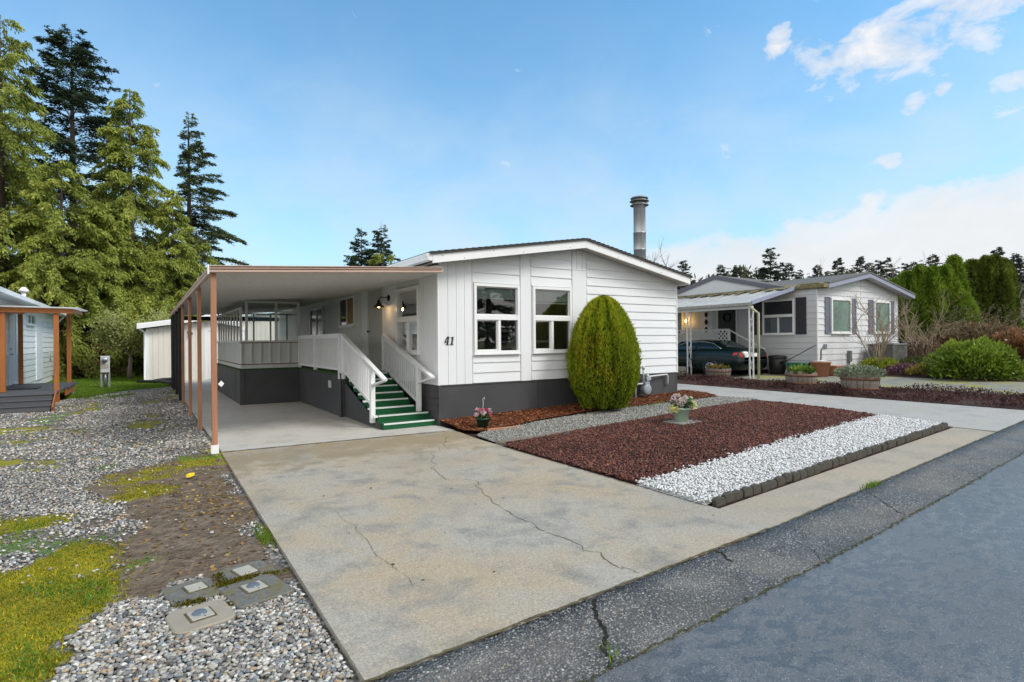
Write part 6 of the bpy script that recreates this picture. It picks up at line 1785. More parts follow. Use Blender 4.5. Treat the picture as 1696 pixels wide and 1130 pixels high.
m = MB(); m.tube([(16.5, 11.14, za - .02), (16.5, 11.10, za - .1), (16.63, 11.0, za - .25), (16.74, 10.98, za - .3), (16.74, 10.98, zg(16.7) - .02)], .042, 8); MAT['mossmetal'] = M('mossy_downspout', (.55, .54, .36), .7, .2, 3, dirt=(.38, .36, .03), dirtamt=.8, stretch=(1, 1, .5)); m.build('downspout', MAT['mossmetal'], ncp)
m = MB(); m.lathe([(.001, 2.30), (.05, 2.32), (.06, 2.38), (.03, 2.44), (.001, 2.45)], NX - .12, 15.75, 10); lp = m.build('porch_lamp', MAT['porchbulb'], nh)
ql = bpy.data.lights.new('neighbour_lamp_light', 'POINT'); ql.energy = 4; ql.color = (1, .55, .12); ql.shadow_soft_size = .05
qo = bpy.data.objects.new('neighbour_lamp_light', ql); COL.objects.link(qo); qo.location = (NX - .3, 15.7, 2.36)

# ------------------------------------------------------------------ dark green car under that carport
MAT['carpaint'] = M('dark_green_car_paint', (.003, .013, .012), .22, .12, 2, spec=.5)
MAT['carglass'] = darkpane('car_glass', (.03, .045, .045), .03)
MAT['tyre'] = M('tyre_rubber', (.018, .018, .018), .85, .2, 20)
MAT['alloy'] = M('alloy_wheel', (.55, .55, .54), .35, .1, 8, metal=.7)
MAT['taillight'] = M('red_tail_light', (.55, .012, .015), .2, .15, 4, spec=.7)
MAT['chrome'] = M('chrome_trim', (.7, .7, .7), .2, .05, 8, metal=.9)
CXC, CYR = 17.55, 11.62
cg = zg(17.5) + .01
car = thing('parked_car', 'dark green sedan parked under the neighbouring carport, its rear to the road', 'car', (CXC, CYR, cg))
st_ = [  # y from the rear, half width, low z, sill z, shoulder z, deck z, deck half width
    (0.00, .62, .36, .46, .60, .66, .58), (.05, .74, .27, .42, .66, .80, .66), (.16, .80, .22, .42, .72, .93, .70), (.45, .83, .20, .42, .78, .96, .70), (.80, .84, .18, .42, .80, .955, .70), (1.25, .845, .18, .42, .80, .94, .71),
    (2.0, .845, .18, .42, .79, .92, .71), (2.9, .84, .18, .42, .77, .90, .70), (3.3, .83, .19, .42, .75, .87, .69), (3.9, .80, .20, .42, .69, .79, .66), (4.25, .72, .22, .40, .62, .69, .58), (4.40, .58, .30, .40, .54, .58, .48)]
m = MB(); vs = []; npf = 13
for (y, w, zl, zs, zh, zd, dw) in st_:
    half = [(w * .80, zl), (w * .95, zl + .06), (w, zs), (w, (zs + zh) / 2), (w * .975, zh), (dw, zd)]
    ring = [(-a, z) for a, z in half] + [(0, zd + .015)] + [(a, z) for a, z in reversed(half)]
    vs += [(CXC + a, CYR + y, cg + z) for a, z in ring]
fs = [(i * npf + k, i * npf + k + 1, (i + 1) * npf + k + 1, (i + 1) * npf + k) for i in range(len(st_) - 1) for k in range(npf - 1)]
fs += [(i * npf + npf - 1, i * npf, (i + 1) * npf, (i + 1) * npf + npf - 1) for i in range(len(st_) - 1)]
fs += [tuple(range(npf)), tuple(range((len(st_) - 1) * npf + npf - 1, (len(st_) - 1) * npf - 1, -1))]
m.add(vs, fs, True)
# cabin: stations along y
cs = [(.66, .68, .94, .66, .95), (1.0, .70, .93, .60, 1.10), (1.36, .715, .93, .565, 1.225), (1.75, .72, .93, .56, 1.255), (2.3, .72, .92, .555, 1.255), (2.65, .715, .91, .55, 1.215), (3.05, .70, .90, .58, 1.04), (3.38, .68, .87, .65, .88)]
vs = []; q = 7
for (y, wb, zb_, wt, zt_) in cs:
    ring = [(-wb, zb_ - .02), (-(wb * .5 + wt * .5) - .012, (zb_ + zt_) / 2), (-wt, zt_ - .03), (0, zt_ + .015), (wt, zt_ - .03), ((wb * .5 + wt * .5) + .012, (zb_ + zt_) / 2), (wb, zb_ - .02)]
    vs += [(CXC + a, CYR + y, cg + z) for a, z in ring]
fs = [(i * q + k, i * q + k + 1, (i + 1) * q + k + 1, (i + 1) * q + k) for i in range(len(cs) - 1) for k in range(q - 1)]
m.add(vs, fs, True)
body = m.build('body', MAT['carpaint'], car)
def side(y, f, s, o=.012):       # point on the cabin side at fraction f of glass height
    for a, b in zip(cs[:-1], cs[1:]):
        if a[0] <= y <= b[0]:
            t = (y - a[0]) / (b[0] - a[0]); v = [a[k] + (b[k] - a[k]) * t for k in range(5)]
            wb, zb_, wt, zt_ = v[1:]
            wm = (wb + wt) / 2 + .012
            w = wb + (wm - wb) * f * 2 if f < .5 else wm + (wt - wm) * (f - .5) * 2
            z = zb_ - .02 + (zt_ - .03 - zb_ + .02) * f
            return (CXC + s * (w + o), CYR + y, cg + z)
for s, lb in ((-1, None), (1, None)):
    for (ys, nm) in (((1.02, 1.30, 1.62, 1.88), 0), ((1.95, 2.3, 2.62, 2.95), 1)):
        m = MB(); bot = [side(y, .16, s) for y in ys]
        top = [side(y, .90 if not (nm == 0 and y < 1.1) and not (nm == 1 and y > 2.9) else .45, s) for y in ys]
        k = len(ys); m.add(bot + top, [(i, i + 1, k + i + 1, k + i) for i in range(k - 1)]); m.build('side_window', MAT['carglass'], car)
    m = MB()
    m.tube([side(.84, .3, s, .014), side(1.0, .62, s, .016), side(1.25, .93, s, .016), side(1.7, .95, s, .016), side(2.4, .95, s, .016), side(2.9, .6, s, .016)], .012, 5)
    m.build('window_trim', MAT['chrome'], car)
m = MB()
rg = lambda y, a: (CXC + a, CYR + y, cg + (.965 + (y - .70) * .40) + .018)
m.add([rg(.74, -.56), rg(.74, .56), rg(1.30, .49), rg(1.30, -.49)], [(0, 1, 2, 3)]); m.build('rear_window', MAT['carglass'], car)
m = MB(); ws = lambda y, a: (CXC + a, CYR + y, cg + (1.22 - (y - 2.68) * .49) + .015)
m.add([ws(2.74, -.5), ws(3.30, -.60), ws(3.30, .60), ws(2.74, .5)], [(0, 1, 2, 3)]); m.build('windshield', MAT['carglass'], car)
for s in (-1, 1):
    m = MB()
    ring = []
    m.hexa([(CXC + s * .34, CYR + .035, cg + .66), (CXC + s * .73, CYR + .02, cg + .66), (CXC + s * .815, CYR + .33, cg + .70), (CXC + s * .60, CYR + .33, cg + .70),
            (CXC + s * .34, CYR + .085, cg + .81), (CXC + s * .70, CYR + .075, cg + .83), (CXC + s * .80, CYR + .33, cg + .82), (CXC + s * .60, CYR + .33, cg + .82)])
    m.build('tail_light', MAT['taillight'], car, bev=.012)
m = MB(); m.box(CXC - .24, CXC + .24, CYR + .0, CYR + .03, cg + .68, cg + .80); m.build('number_plate', MAT['vinyl'], car)
m = MB(); m.bar((CXC - .72, CYR + .0, cg + .56), (CXC + .72, CYR + .0, cg + .56), .03, .02)
for s in (-1, 1): m.bar((CXC + s * .852, CYR + .95, cg + .56), (CXC + s * .852, CYR + 3.2, cg + .55), .015, .03)
m.build('trim_strip', MAT['blacksoft'], car)
for s in (-1, 1):
    for y in (1.22, 3.62):
        xo = CXC + s * .80
        m = MB(); m.tube([(xo - s * .06, CYR + y, cg + .29), (xo + s * .052, CYR + y, cg + .29)], .335, 28); ar = m.build('wheel_arch', MAT['blacksoft'], car)
        m = MB(); m.tube([(xo - s * .12, CYR + y, cg + .285), (xo + s * .045, CYR + y, cg + .285), (xo + s * .062, CYR + y, cg + .285)], [.285, .285, .262], 28); tw = m.build('wheel', MAT['tyre'], car)
        m = MB(); m.tube([(xo + s * .05, CYR + y, cg + .285), (xo + s * .067, CYR + y, cg + .285)], .185, 24)
        for k in range(6):
            a = k / 6 * 6.283; m.bar((xo + s * .070, CYR + y + .03 * math.cos(a), cg + .285 + .03 * math.sin(a)), (xo + s * .070, CYR + y + .175 * math.cos(a), cg + .285 + .175 * math.sin(a)), .02, .05, (1, 0, 0))
        m.build('rim', MAT['alloy'], tw)
        m = MB()
        for k in range(6):
            a = (k + .5) / 6 * 6.283; m.tube([(xo + s * .0675, CYR + y + .115 * math.cos(a), cg + .285 + .115 * math.sin(a)), (xo + s * .069, CYR + y + .115 * math.cos(a), cg + .285 + .115 * math.sin(a))], .042, 8)
        m.build('spoke_gaps', MAT['tyre'], tw)
m = MB()
for s in (-1, 1):
    m.hexa([(CXC + s * .80, CYR + 2.86, cg + .92), (CXC + s * .96, CYR + 2.88, cg + .92), (CXC + s * .96, CYR + 2.97, cg + .92), (CXC + s * .80, CYR + 3.0, cg + .92), (CXC + s * .80, CYR + 2.86, cg + 1.02), (CXC + s * .94, CYR + 2.88, cg + 1.02), (CXC + s * .94, CYR + 2.97, cg + 1.02), (CXC + s * .80, CYR + 3.0, cg + 1.02)])
m.build('door_mirror', MAT['carpaint'], car, bev=.02)

# ------------------------------------------------------------------ planters, pots, bins
def half_barrel(label, loc, r1, h, tilt, seed, cols, ph, group='half barrel planters'):
    root = thing('half_barrel', label, 'planter', loc, group)
    m = MB(); n = 20; rr = random.Random(seed)
    for k in range(n):
        a0, a1 = k / n * 6.283 + .012, (k + 1) / n * 6.283 - .012
        hh = h * (rr.uniform(.82, 1.0) if seed == 1 else rr.uniform(.95, 1.0)); jut = rr.uniform(-.006, .01)
        def P(a, r, z): return (loc[0] + r * math.cos(a), loc[1] + r * math.sin(a), loc[2] + z)
        rb, rm, rt = r1 * .80 + jut, r1 * .97 + jut, r1 + jut
        for (ra, za_, rb2, zb_) in ((rb, -.02, rm, h * .5), (rm, h * .5, rt, hh)):
            m.hexa([P(a0, ra, za_), P(a1, ra, za_), P(a1, ra - .025, za_), P(a0, ra - .025, za_), P(a0, rb2, zb_), P(a1, rb2, zb_), P(a1, rb2 - .025, zb_), P(a0, rb2 - .025, zb_)])
    m.build('staves', MAT['barrelwood'], root)
    m = MB()
    for z, k in ((h * .72, .995), (h * .25, .90)): m.lathe([(r1 * k + .008, loc[2] + z - .02), (r1 * k + .016, loc[2] + z - .02), (r1 * k + .016, loc[2] + z + .02), (r1 * k + .008, loc[2] + z + .02)], loc[0], loc[1], 20)
    m.build('hoop', MAT['rust'], root)
    m = MB(); m.lathe([(r1 * .93, loc[2] + h * .8), (.01, loc[2] + h * .86)], loc[0], loc[1], 16); m.build('soil', MAT['mulchsoil'], root)
    if cols:
        r = np.random.default_rng(seed); k = ph[0]
        a = r.uniform(0, 6.283, k); q = r1 * ph[3] * np.sqrt(r.uniform(0, 1, k))
        P_ = np.stack([loc[0] + q * np.cos(a), loc[1] + q * np.sin(a), loc[2] + h * .8 + r.uniform(0, ph[1], k) * (1 - .5 * (q / (r1 * ph[3])) ** 2)], 1)
        D_ = np.stack([np.cos(a) * .6, np.sin(a) * .6, np.full(k, ph[4])], 1) + r.normal(0, .4, (k, 3))
        leafcloud('plants', P_, D_, ph[2] * r.uniform(.6, 1.3, k), ph[2] * .35 * r.uniform(.6, 1.3, k), lerp_cols(r.uniform(size=k), cols), MAT['leafbroad'], root, seed)
    return root
half_barrel('tilted half barrel planter with broken staves and green shoots', (15.25, 8.72, zg(15.25)), .40, .46, 0, 1, [(0, (.06, .12, .02)), (.6, (.16, .28, .04)), (1, (.38, .42, .06))], (260, .14, .16, .75, 1.2))
half_barrel('half barrel planter overflowing with grey green foliage', (14.75, 6.95, zg(14.7)), .42, .50, 0, 2, [(0, (.08, .11, .06)), (.5, (.24, .28, .16)), (1, (.46, .48, .34))], (1500, .28, .09, 1.25, .5))
half_barrel('low pale planter tub between the iron post and car', (16.1, 12.05, zg(16)), .40, .36, 0, 3, [(0, (.10, .05, .03)), (.5, (.24, .18, .06)), (1, (.4, .36, .06))], (200, .14, .14, .8, .8))
# stone planter by the other post
m = MB(); px0, py0 = 16.2, 14.0
for k in range(2): m.box(px0 - .3, px0 + .3, py0 - .3, py0 + .3, zg(px0) + k * .17, zg(px0) + .165 + k * .17)
tag(m.build('block_planter', MAT['plankwood'], bev=.012), 'low grey block planter at the foot of the further iron post', 'planter')
def pot(name, label, loc, r0, r1, h, mat, cat='pot', rim=.03, soil=True):
    root = thing(name, label, cat, loc)
    x, y, z = loc; m = MB()
    m.lathe([(.001, z), (r0, z), (r1 * .97, z + h - rim), (r1 * 1.07, z + h - rim), (r1 * 1.07, z + h), (r1 * .93, z + h), (r1 * .9, z + h - rim * 1.2)], x, y, 24)
    m.build('body', MAT[mat], root)
    if soil:
        m = MB(); m.lathe([(r1 * .92, z + h - rim), (.005, z + h - rim * .7)], x, y, 16); m.build('soil', MAT['mulchsoil'], root)
    return root
tp = pot('flower_pot', 'terracotta pot holding a bare twisted stem', (18.55, 9.95, zg(18.5)), .22, .31, .50, 'terracotta')
m = MB(); tubes(m, [([Vector((18.55, 9.95, zg(18.5) + .45)), Vector((18.6, 9.95, zg(18.5) + .7)), Vector((18.55, 9.93, zg(18.5) + .85)), Vector((18.68, 9.93, zg(18.5) + 1.0)), Vector((18.78, 9.93, zg(18.5) + .95))], [.035, .03, .028, .02, .012])]); m.build('stem', MAT['greybark'], tp)
m = MB(); m.lathe([(.02, zg(18.5) + .50), (.24, zg(18.5) + .505), (.245, zg(18.5) + .53), (.02, zg(18.5) + .55)], 18.55, 9.95, 20); m.build('saucer', MAT['ironwhite'], tp)
m = MB(); z = zg(19.3); m.hexa([(19.05, 9.70, z), (19.42, 9.70, z), (19.42, 10.0, z), (19.05, 10.0, z), (19.0, 9.66, z + .30), (19.47, 9.66, z + .30), (19.47, 10.04, z + .30), (19.0, 10.04, z + .30)])
m.box(18.98, 19.49, 9.64, 10.06, z + .301, z + .34)
tag(m.build('trough_pot', MAT['terracotta'], bev=.02), 'square terracotta trough to the right of the round pot', 'pot')
bn = thing('rubbish_bin', 'black lidded rubbish bin against the grey side wall', 'bin', (18.72, 11.55, zg(18.7)))
m = MB(); z = zg(18.7); m.lathe([(.001, z), (.25, z), (.29, z + .58), (.27, z + .59)], 18.72, 11.55, 22); m.build('body', MAT['blacksoft'], bn)
m = MB(); m.lathe([(.31, z + .585), (.315, z + .64), (.22, z + .68), (.001, z + .69)], 18.72, 11.55, 22); m.build('lid', MAT['blacksoft'], bn)
gb = thing('recycling_box', 'green plastic recycling box with a broom leaning on it', 'box', (18.65, 10.65, zg(18.6)))
m = MB(); z = zg(18.6); m.hexa([(18.40, 10.35, z), (18.85, 10.35, z), (18.85, 10.95, z), (18.40, 10.95, z), (18.34, 10.30, z + .40), (18.90, 10.30, z + .40), (18.90, 11.0, z + .40), (18.34, 11.0, z + .40)])
m.box(18.31, 18.93, 10.27, 11.03, z + .40, z + .445)
m.build('body', MAT['tealgreen'], gb, bev=.015)
m = MB()       # pale arrow emblem on the side
for k in range(3): m.box(18.345, 18.365, 10.52 + k * .09, 10.58 + k * .09, z + .14 + .01 * (k % 2), z + .26 - .02 * (k % 2))
m.build('emblem', MAT['vinyl'], gb)
br = thing('broom', 'dark long handled broom leaning over the green box', 'broom', (18.5, 11.0, zg(18.5)))
m = MB(); m.tube([(18.45, 11.15, zg(18.5) + .45), (18.95, 10.30, zg(18.5) + 1.05)], .014, 6); m.build('handle', MAT['black'], br)
m = MB(); m.bar((18.38, 11.05, zg(18.5) + .44), (18.52, 11.3, zg(18.5) + .44), .06, .08); m.build('head', MAT['black'], br)
# heat pump
hp = thing('heat_pump', 'dark grey finned heat pump standing before the grey front wall', 'heat pump', (22.75, 9.75, zg(22.7)))
z = zg(22.7); x0, x1, y0, y1 = 22.15, 23.2, 9.3, 10.15
m = MB(); m.box(x0, x1, y0, y1, z, z + .06); m.box(x0 + .03, x1 - .03, y0 + .03, y1 - .03, z + .062, z + .90); m.box(x0 - .01, x1 + .01, y0 - .01, y1 + .01, z + .90, z + .96)
for xx in (x0, x1 - .05):
    for yy in (y0, y1 - .05): m.box(xx, xx + .05, yy, yy + .05, z + .062, z + .90)
m.build('casing', MAT['acgrey'], hp, bev=.01)
m = MB()
for k in range(30): xx = x0 + .06 + k * (x1 - x0 - .12) / 29; m.box(xx - .006, xx + .006, y0 + .008, y0 + .028, z + .08, z + .89)
for k in range(22): yy = y0 + .06 + k * (y1 - y0 - .12) / 21; m.box(x0 + .008, x0 + .028, yy - .006, yy + .006, z + .08, z + .89)
m.build('grille', MAT['galvdark'], hp)
m = MB(); m.lathe([(.36, z + .96), (.36, z + 1.0), (.33, z + 1.0), (.1, z + .985), (.01, z + .985)], (x0 + x1) / 2, (y0 + y1) / 2, 20); m.build('fan_guard', MAT['galvdark'], hp)
# black wheeled bin behind the shrub
wb = thing('wheeled_bin', 'black wheeled bin at the far corner of the neighbouring home', 'bin', (25.9, 10.4, zg(25.9)))
z = zg(25.9); m = MB(); m.hexa([(25.65, 10.2, z + .04), (26.1, 10.2, z + .04), (26.1, 10.65, z + .04), (25.65, 10.65, z + .04), (25.58, 10.1, z + .9), (26.18, 10.1, z + .9), (26.18, 10.75, z + .9), (25.58, 10.75, z + .9)]); m.build('body', MAT['blacksoft'], wb, bev=.02)
m = MB(); m.box(25.55, 26.21, 10.07, 10.8, z + .9, z + .97); m.build('lid', MAT['blacksoft'], wb, bev=.02)
for xx in (25.62, 26.14): m = MB(); m.tube([(xx - .03, 10.68, z + .1), (xx + .03, 10.68, z + .1)], .1, 14); m.build('wheel', MAT['tyre'], wb)
m = MB(); z = zg(21.2); m.add([(21.30, 5.42, z + .02), (21.55, 5.25, z + .02), (21.44, 5.33, z + .30)], [(0, 1, 2)]); m.add([(21.55, 5.25, z + .02), (21.6, 5.42, z + .02), (21.44, 5.33, z + .30)], [(0, 1, 2)])
MAT['cyan'] = M('turquoise_cloth', (.05, .48, .55), .6, .1, 8); tag(m.build('garden_flag', MAT['cyan']), 'small turquoise pointed garden marker beside the green bush', 'marker')

# ------------------------------------------------------------------ flower pots before the house
def flowers(root, cx, cy, z, n, spread, rad, cols, seed, petals=24):
    r = np.random.default_rng(seed); Pl = []; Dl = []; Cl = []
    for k in range(n):
        a = r.uniform(0, 6.283); q = spread * math.sqrt(r.uniform(0, 1))
        c = np.array([cx + q * math.cos(a), cy + q * math.sin(a), z + r.uniform(-.03, .05) + .06 * (1 - (q / spread) ** 2)])
        d = unit(r.normal(size=(petals, 3)) + np.array([0, 0, .35]))
        Pl.append(c + d * rad * .45); Dl.append(unit(r.normal(size=(petals, 3)) + d)); col = np.array(cols[r.integers(0, len(cols))])
        Cl.append(np.clip(col * r.uniform(.75, 1.15, (petals, 1)), .01, .95))
    P_ = np.concatenate(Pl); D_ = np.concatenate(Dl); C_ = np.concatenate(Cl); k = len(P_)
    leafcloud('flowers', P_, D_, np.full(k, rad * .95) * r.uniform(.7, 1.2, k), np.full(k, rad * .8), C_, MAT['petal'], root, seed)
def potleaves(root, cx, cy, z, n, spread, l, seed, cols):
    r = np.random.default_rng(seed); a = r.uniform(0, 6.283, n); q = spread * np.sqrt(r.uniform(0, 1, n))
    P_ = np.stack([cx + q * np.cos(a) * .6, cy + q * np.sin(a) * .6, z + r.uniform(-.04, .08, n)], 1)
    D_ = np.stack([np.cos(a), np.sin(a), r.uniform(-.2, .7, n)], 1)
    leafcloud('foliage', P_, D_, l * r.uniform(.7, 1.2, n), l * .55 * r.uniform(.7, 1.2, n), lerp_cols(r.uniform(size=n), cols), MAT['leafbroad'], root, seed)
MAT['potgreen'] = M('dark_green_pot', (.012, .06, .035), .4, .1, 6)
MAT['potpale'] = M('pale_green_pot', (.50, .66, .52), .45, .06, 5)
MAT['slate'] = M('slate_stepping_stone', (.26, .26, .24), .8, .2, 6, .2, 40)
z = zm(5.06, 8.78) + .02
fp = pot('flower_pot', 'small dark green hanging pot of pink flowers on the bark mulch', (5.06, 8.74, z), .085, .125, .16, 'potgreen')
potleaves(fp, 5.06, 8.74, z + .19, 150, .16, .06, 201, [(0, (.03, .08, .02)), (1, (.12, .22, .05))])
flowers(fp, 5.06, 8.74, z + .22, 34, .165, .034, [(.75, .16, .26), (.80, .30, .40), (.85, .62, .66), (.62, .06, .14), (.88, .75, .78)], 202, 12)
m = MB(); m.tube([(5.06, 8.74, z + .25), (5.075, 8.75, z + .42), (5.07, 8.75, z + .50), (5.10, 8.75, z + .52), (5.11, 8.75, z + .48)], .005, 5); m.build('hanger', MAT['ironwhite'], fp)
m = MB(); m.box(7.80, 8.36, 6.58, 7.02, zg(8.05) + .012, zg(8.05) + .052); tag(m.build('stepping_stone', MAT['slate'], bev=.006), 'flat grey slate under the pale green pot', 'stone slab')
z = zg(8.05) + .053
hp_ = pot('flower_pot', 'pale green pot of pink and cream hydrangeas on a slate slab', (8.06, 6.82, z), .115, .150, .25, 'potpale', rim=.04)
potleaves(hp_, 8.06, 6.82, z + .30, 90, .24, .14, 203, [(0, (.025, .09, .02)), (1, (.10, .24, .06))])
for k, (dx, dy, dz, c) in enumerate([(-.12, -.08, .41, (.95, .76, .74)), (.02, -.10, .43, (.95, .80, .76)), (.16, -.05, .39, (.95, .86, .66)), (.14, .09, .42, (.95, .88, .76)), (-.03, .06, .46, (.95, .76, .72)), (-.15, .06, .40, (.93, .74, .76)), (-.25, -.05, .30, (.85, .82, .38)), (.22, -.06, .33, (.86, .80, .40)), (.06, -.15, .36, (.88, .80, .60))]):
    flowers(hp_, 8.06 + dx, 6.82 + dy, z + dz - .08, 7, .054, .042, [c], 210 + k, 26)
m = MB(); m.box(5.02, 5.75, 8.50, 8.56, .0, .06); tag(m.build('edging_board', MAT['wood'], bev=.006), 'short red brown edging board between mulch and gravel path', 'edging board')
m = MB(); m.bar((4.6, 7.25, .02), (4.6, 7.55, .02), .02, .05); m.bar((4.6, 7.55, .015), (7.0, 7.54, .07), .02, .04); tag(m.build('edging_strip', MAT['barrelwood']), 'low dark edging strip between lava rock and gravel path', 'edging strip')
m = MB(); rr = random.Random(5)
m.hexa([(5.72, 7.28, .045), (5.90, 7.26, .05), (5.93, 7.36, .05), (5.75, 7.40, .045), (5.76, 7.30, .085), (5.86, 7.29, .10), (5.89, 7.34, .09), (5.78, 7.37, .08)]); tag(m.build('rock', MAT['blacksoft'], bev=.01), 'small black rock at the back edge of the lava bed', 'rock')

# ------------------------------------------------------------------ scalloped edging blocks
MAT['edging'] = M('mossy_edging_concrete', (.078, .070, .054), .95, .4, 9, .7, 30, dirt=(.07, .075, .02), dirtamt=.6)
proto = None; ne = 40
ex0, ey0, ex1, ey1 = 4.60, 3.50, 10.92, 3.83
m = MB(); w = math.hypot(ex1 - ex0, ey1 - ey0) / ne
pts = [(-w * .49, -.028, -.03)] + [(-w * .49 * math.cos(t / 6 * math.pi), -.028, .038 + .030 * math.sin(t / 6 * math.pi)) for t in range(7)] + [(w * .49, -.028, -.03)]
m.prism(list(reversed(pts)), (0, .056, 0))
for k in range(ne):
    t = (k + .5) / ne; x = ex0 + (ex1 - ex0) * t; y = ey0 + (ey1 - ey0) * t
    rr = random.Random(k)
    if proto is None:
        proto = m.build('edging_block', MAT['edging'], None, .006, org=(0, 0, 0)); ob = proto
        tag(ob, 'scalloped concrete edging block holding back the white stones', 'edging block', 'scalloped edging blocks')
    else:
        ob = dup(proto)
    ob.location = (x, y + rr.gauss(0, .006), zg(x) + rr.gauss(0, .005)); ob.rotation_euler = (rr.gauss(0, .05), rr.gauss(0, .02), math.atan2(ey1 - ey0, ex1 - ex0) + rr.gauss(0, .03))

# ------------------------------------------------------------------ utility covers
MAT['covtan'] = M('tan_cover_concrete', (.34, .29, .22), .85, .15, 12, .3, 160)
MAT['covgrey'] = M('grey_mossy_concrete', (.17, .165, .15), .9, .4, 26, .8, 90, dirt=(.17, .13, .012), dirtamt=1.0)
MAT['covlid'] = M('pale_lid_concrete', (.42, .385, .32), .8, .12, 14, .2, 120)
MAT['lens'] = M('grey_plastic_lens', (.13, .16, .19), .25, .15, 20)
def rounded(cx, cy, sx, sy, rot, rad, z0, z1):
    pts = []
    for (qx, qy, a0) in ((1, 1, 0), (-1, 1, 90), (-1, -1, 180), (1, -1, 270)):
        for k in range(5):
            a = R(a0 + k * 22.5); x = qx * (sx / 2 - rad) + rad * math.cos(a); y = qy * (sy / 2 - rad) + rad * math.sin(a)
            c, s = math.cos(rot), math.sin(rot); pts.append((cx + x * c - y * s, cy + x * s + y * c, z0))
    return pts
def cover(label, cx, cy, sx, sy, rot, rad, mat, lids, z1):
    root = thing('utility_cover', label, 'utility cover', (cx, cy, -.05))
    m = MB(); m.prism(rounded(cx, cy, sx, sy, rot, rad, -.05, 0), (0, 0, .05 + z1)); m.build('slab', MAT[mat], root, bev=.008)
    for (dx, dy, lx_, ly_, dome) in lids:
        c, s = math.cos(rot), math.sin(rot); x = cx + dx * c - dy * s; y = cy + dx * s + dy * c
        m = MB(); m.prism(rounded(x, y, lx_, ly_, rot + .03, .004, z1 + .001, 0), (0, 0, .008)); l = m.build('lid', MAT['covlid'], root, bev=.002)
        m = MB(); m.prism(rounded(x, y, lx_ + .022, ly_ + .022, rot + .03, .006, z1 + .0008, 0), (0, 0, .003)); m.build('lid_gap', MAT['crack'], l)
        m = MB(); m.tube([(x + .02, y - ly_ * .36, z1 + .009), (x + .02, y - ly_ * .36, z1 + .0105)], .005, 8); m.build('hole', MAT['black'], l)
        if dome:
            m = MB(); m.lathe([(.042, z1 + .0095), (.040, z1 + .014), (.034, z1 + .019), (.022, z1 + .024), (.001, z1 + .026)], x - .005, y + .01, 18); m.build('lens', MAT['lens'], l)
    return root
cover('tan rounded concrete cover with a lens in its lid, nearest the camera', .265, 3.81, .33, .33, .16, .07, 'covtan', [(0, .0, .12, .13, 1)], -.006)
cover('grey mossy concrete cover with plain lid, furthest left', .245, 4.25, .30, .34, .20, .04, 'covgrey', [(.03, .02, .11, .115, 0)], -.016)
cover('grey mossy concrete cover with a lens in its lid beside the driveway', .60, 4.02, .36, .40, .22, .03, 'covgrey', [(-.0, .03, .125, .135, 1)], -.010)
cover('grey mossy concrete cover with blank lid, furthest from the camera', .585, 4.40, .34, .30, .24, .03, 'covgrey', [(-.0, -.0, .12, .15, 0)], -.020)
r = np.random.default_rng(221)
x = np.concatenate([r.normal(.42, .018, 500), r.normal(.60, .10, 900), r.normal(.30, .09, 500)]); y = np.concatenate([r.uniform(3.85, 4.45, 500), r.normal(4.235, .025, 900), r.normal(4.05, .022, 500)])
k = (fbm(np.stack([x, y, x * 0], 1), 12, 222, 2) > .45); x, y = x[k], y[k]
blades('cover_moss', x, y, x * 0 - .018, .018, .007, pal(len(x), [(.11, .085, .008), (.20, .16, .012), (.10, .11, .01)], [4, 3, 2], 223), 224, 'brown green moss between the concrete covers', 'moss', .8)

# ------------------------------------------------------------------ white cabin on the far left
MAT['orangewood'] = M('orange_stained_wood', (.40, .135, .035), .55, .2, 5, .15, 40, stretch=(3, 3, .4), dirt=(.24, .07, .02), dirtamt=.4)
MAT['deckgrey'] = M('grey_deck_boards', (.085, .09, .098), .6, .2, 4, .2, 40, stretch=(.4, 3, 3))
MAT['cabinlow'] = M('pale_green_siding', (.66, .68, .64), .6, .06, 2)
MAT['darkroof'] = M('blue_black_roof', (.05, .055, .07), .7, .3, 10)
cb = thing('white_cabin', 'white lap sided cabin at the left edge', 'house', (-5, 22, 0))
CWX = -3.5; em = emap(CWX); CB0, CB1 = 18.6, 33.6
ztc = lambda u: 3.12 - (u - 22) * .0
m = MB()
lap(m, em, CB0, 27.9, 1.30, 3.1, exp=.21, zref=.25); lap(m, em, 29.4, CB1, 1.30, 3.1, exp=.21, zref=.25); lap(m, em, 27.9, 29.4, 2.55, 3.1, exp=.21, zref=.25)
m.add([em(CB0, 0, -.003), em(CB1, 0, -.003), em(CB1, 3.1, -.003), em(CB0, 3.1, -.003)], [(0, 1, 2, 3)])
m.add([(CWX, CB1, 0), (-9, CB1, 0), (-9, CB1, 3.1), (-6.3, CB1, 3.35), (CWX, CB1, 3.1)], [(0, 1, 2, 3, 4)]); m.add([(CWX, CB0, 0), (-9, CB0, 0), (-9, CB0, 3.1), (-6.3, CB0, 3.35), (CWX, CB0, 3.1)], [(0, 1, 2, 3, 4)])
MAT['cabwhite'] = M('bright_white_siding', (.88, .88, .87), .5, .04, 2); m.build('wall', MAT['cabwhite'], cb)
m = MB(); lap(m, em, CB0, 27.9, .25, 1.29, exp=.21, zref=.25); lap(m, em, 29.4, CB1, .25, 1.29, exp=.21, zref=.25); m.build('lower_wall', MAT['cabinlow'], cb)
m = MB(); m.mbox(em, 27.9, 29.4, .25, 2.55, 0, .045); m.build('chase_panel', MAT['trim'], cb, bev=.004)
m = MB(); m.mbox(em, 22.9, 23.75, .38, 2.55, 0, .03); cd = m.build('door', MAT['trim'], cb, bev=.004)
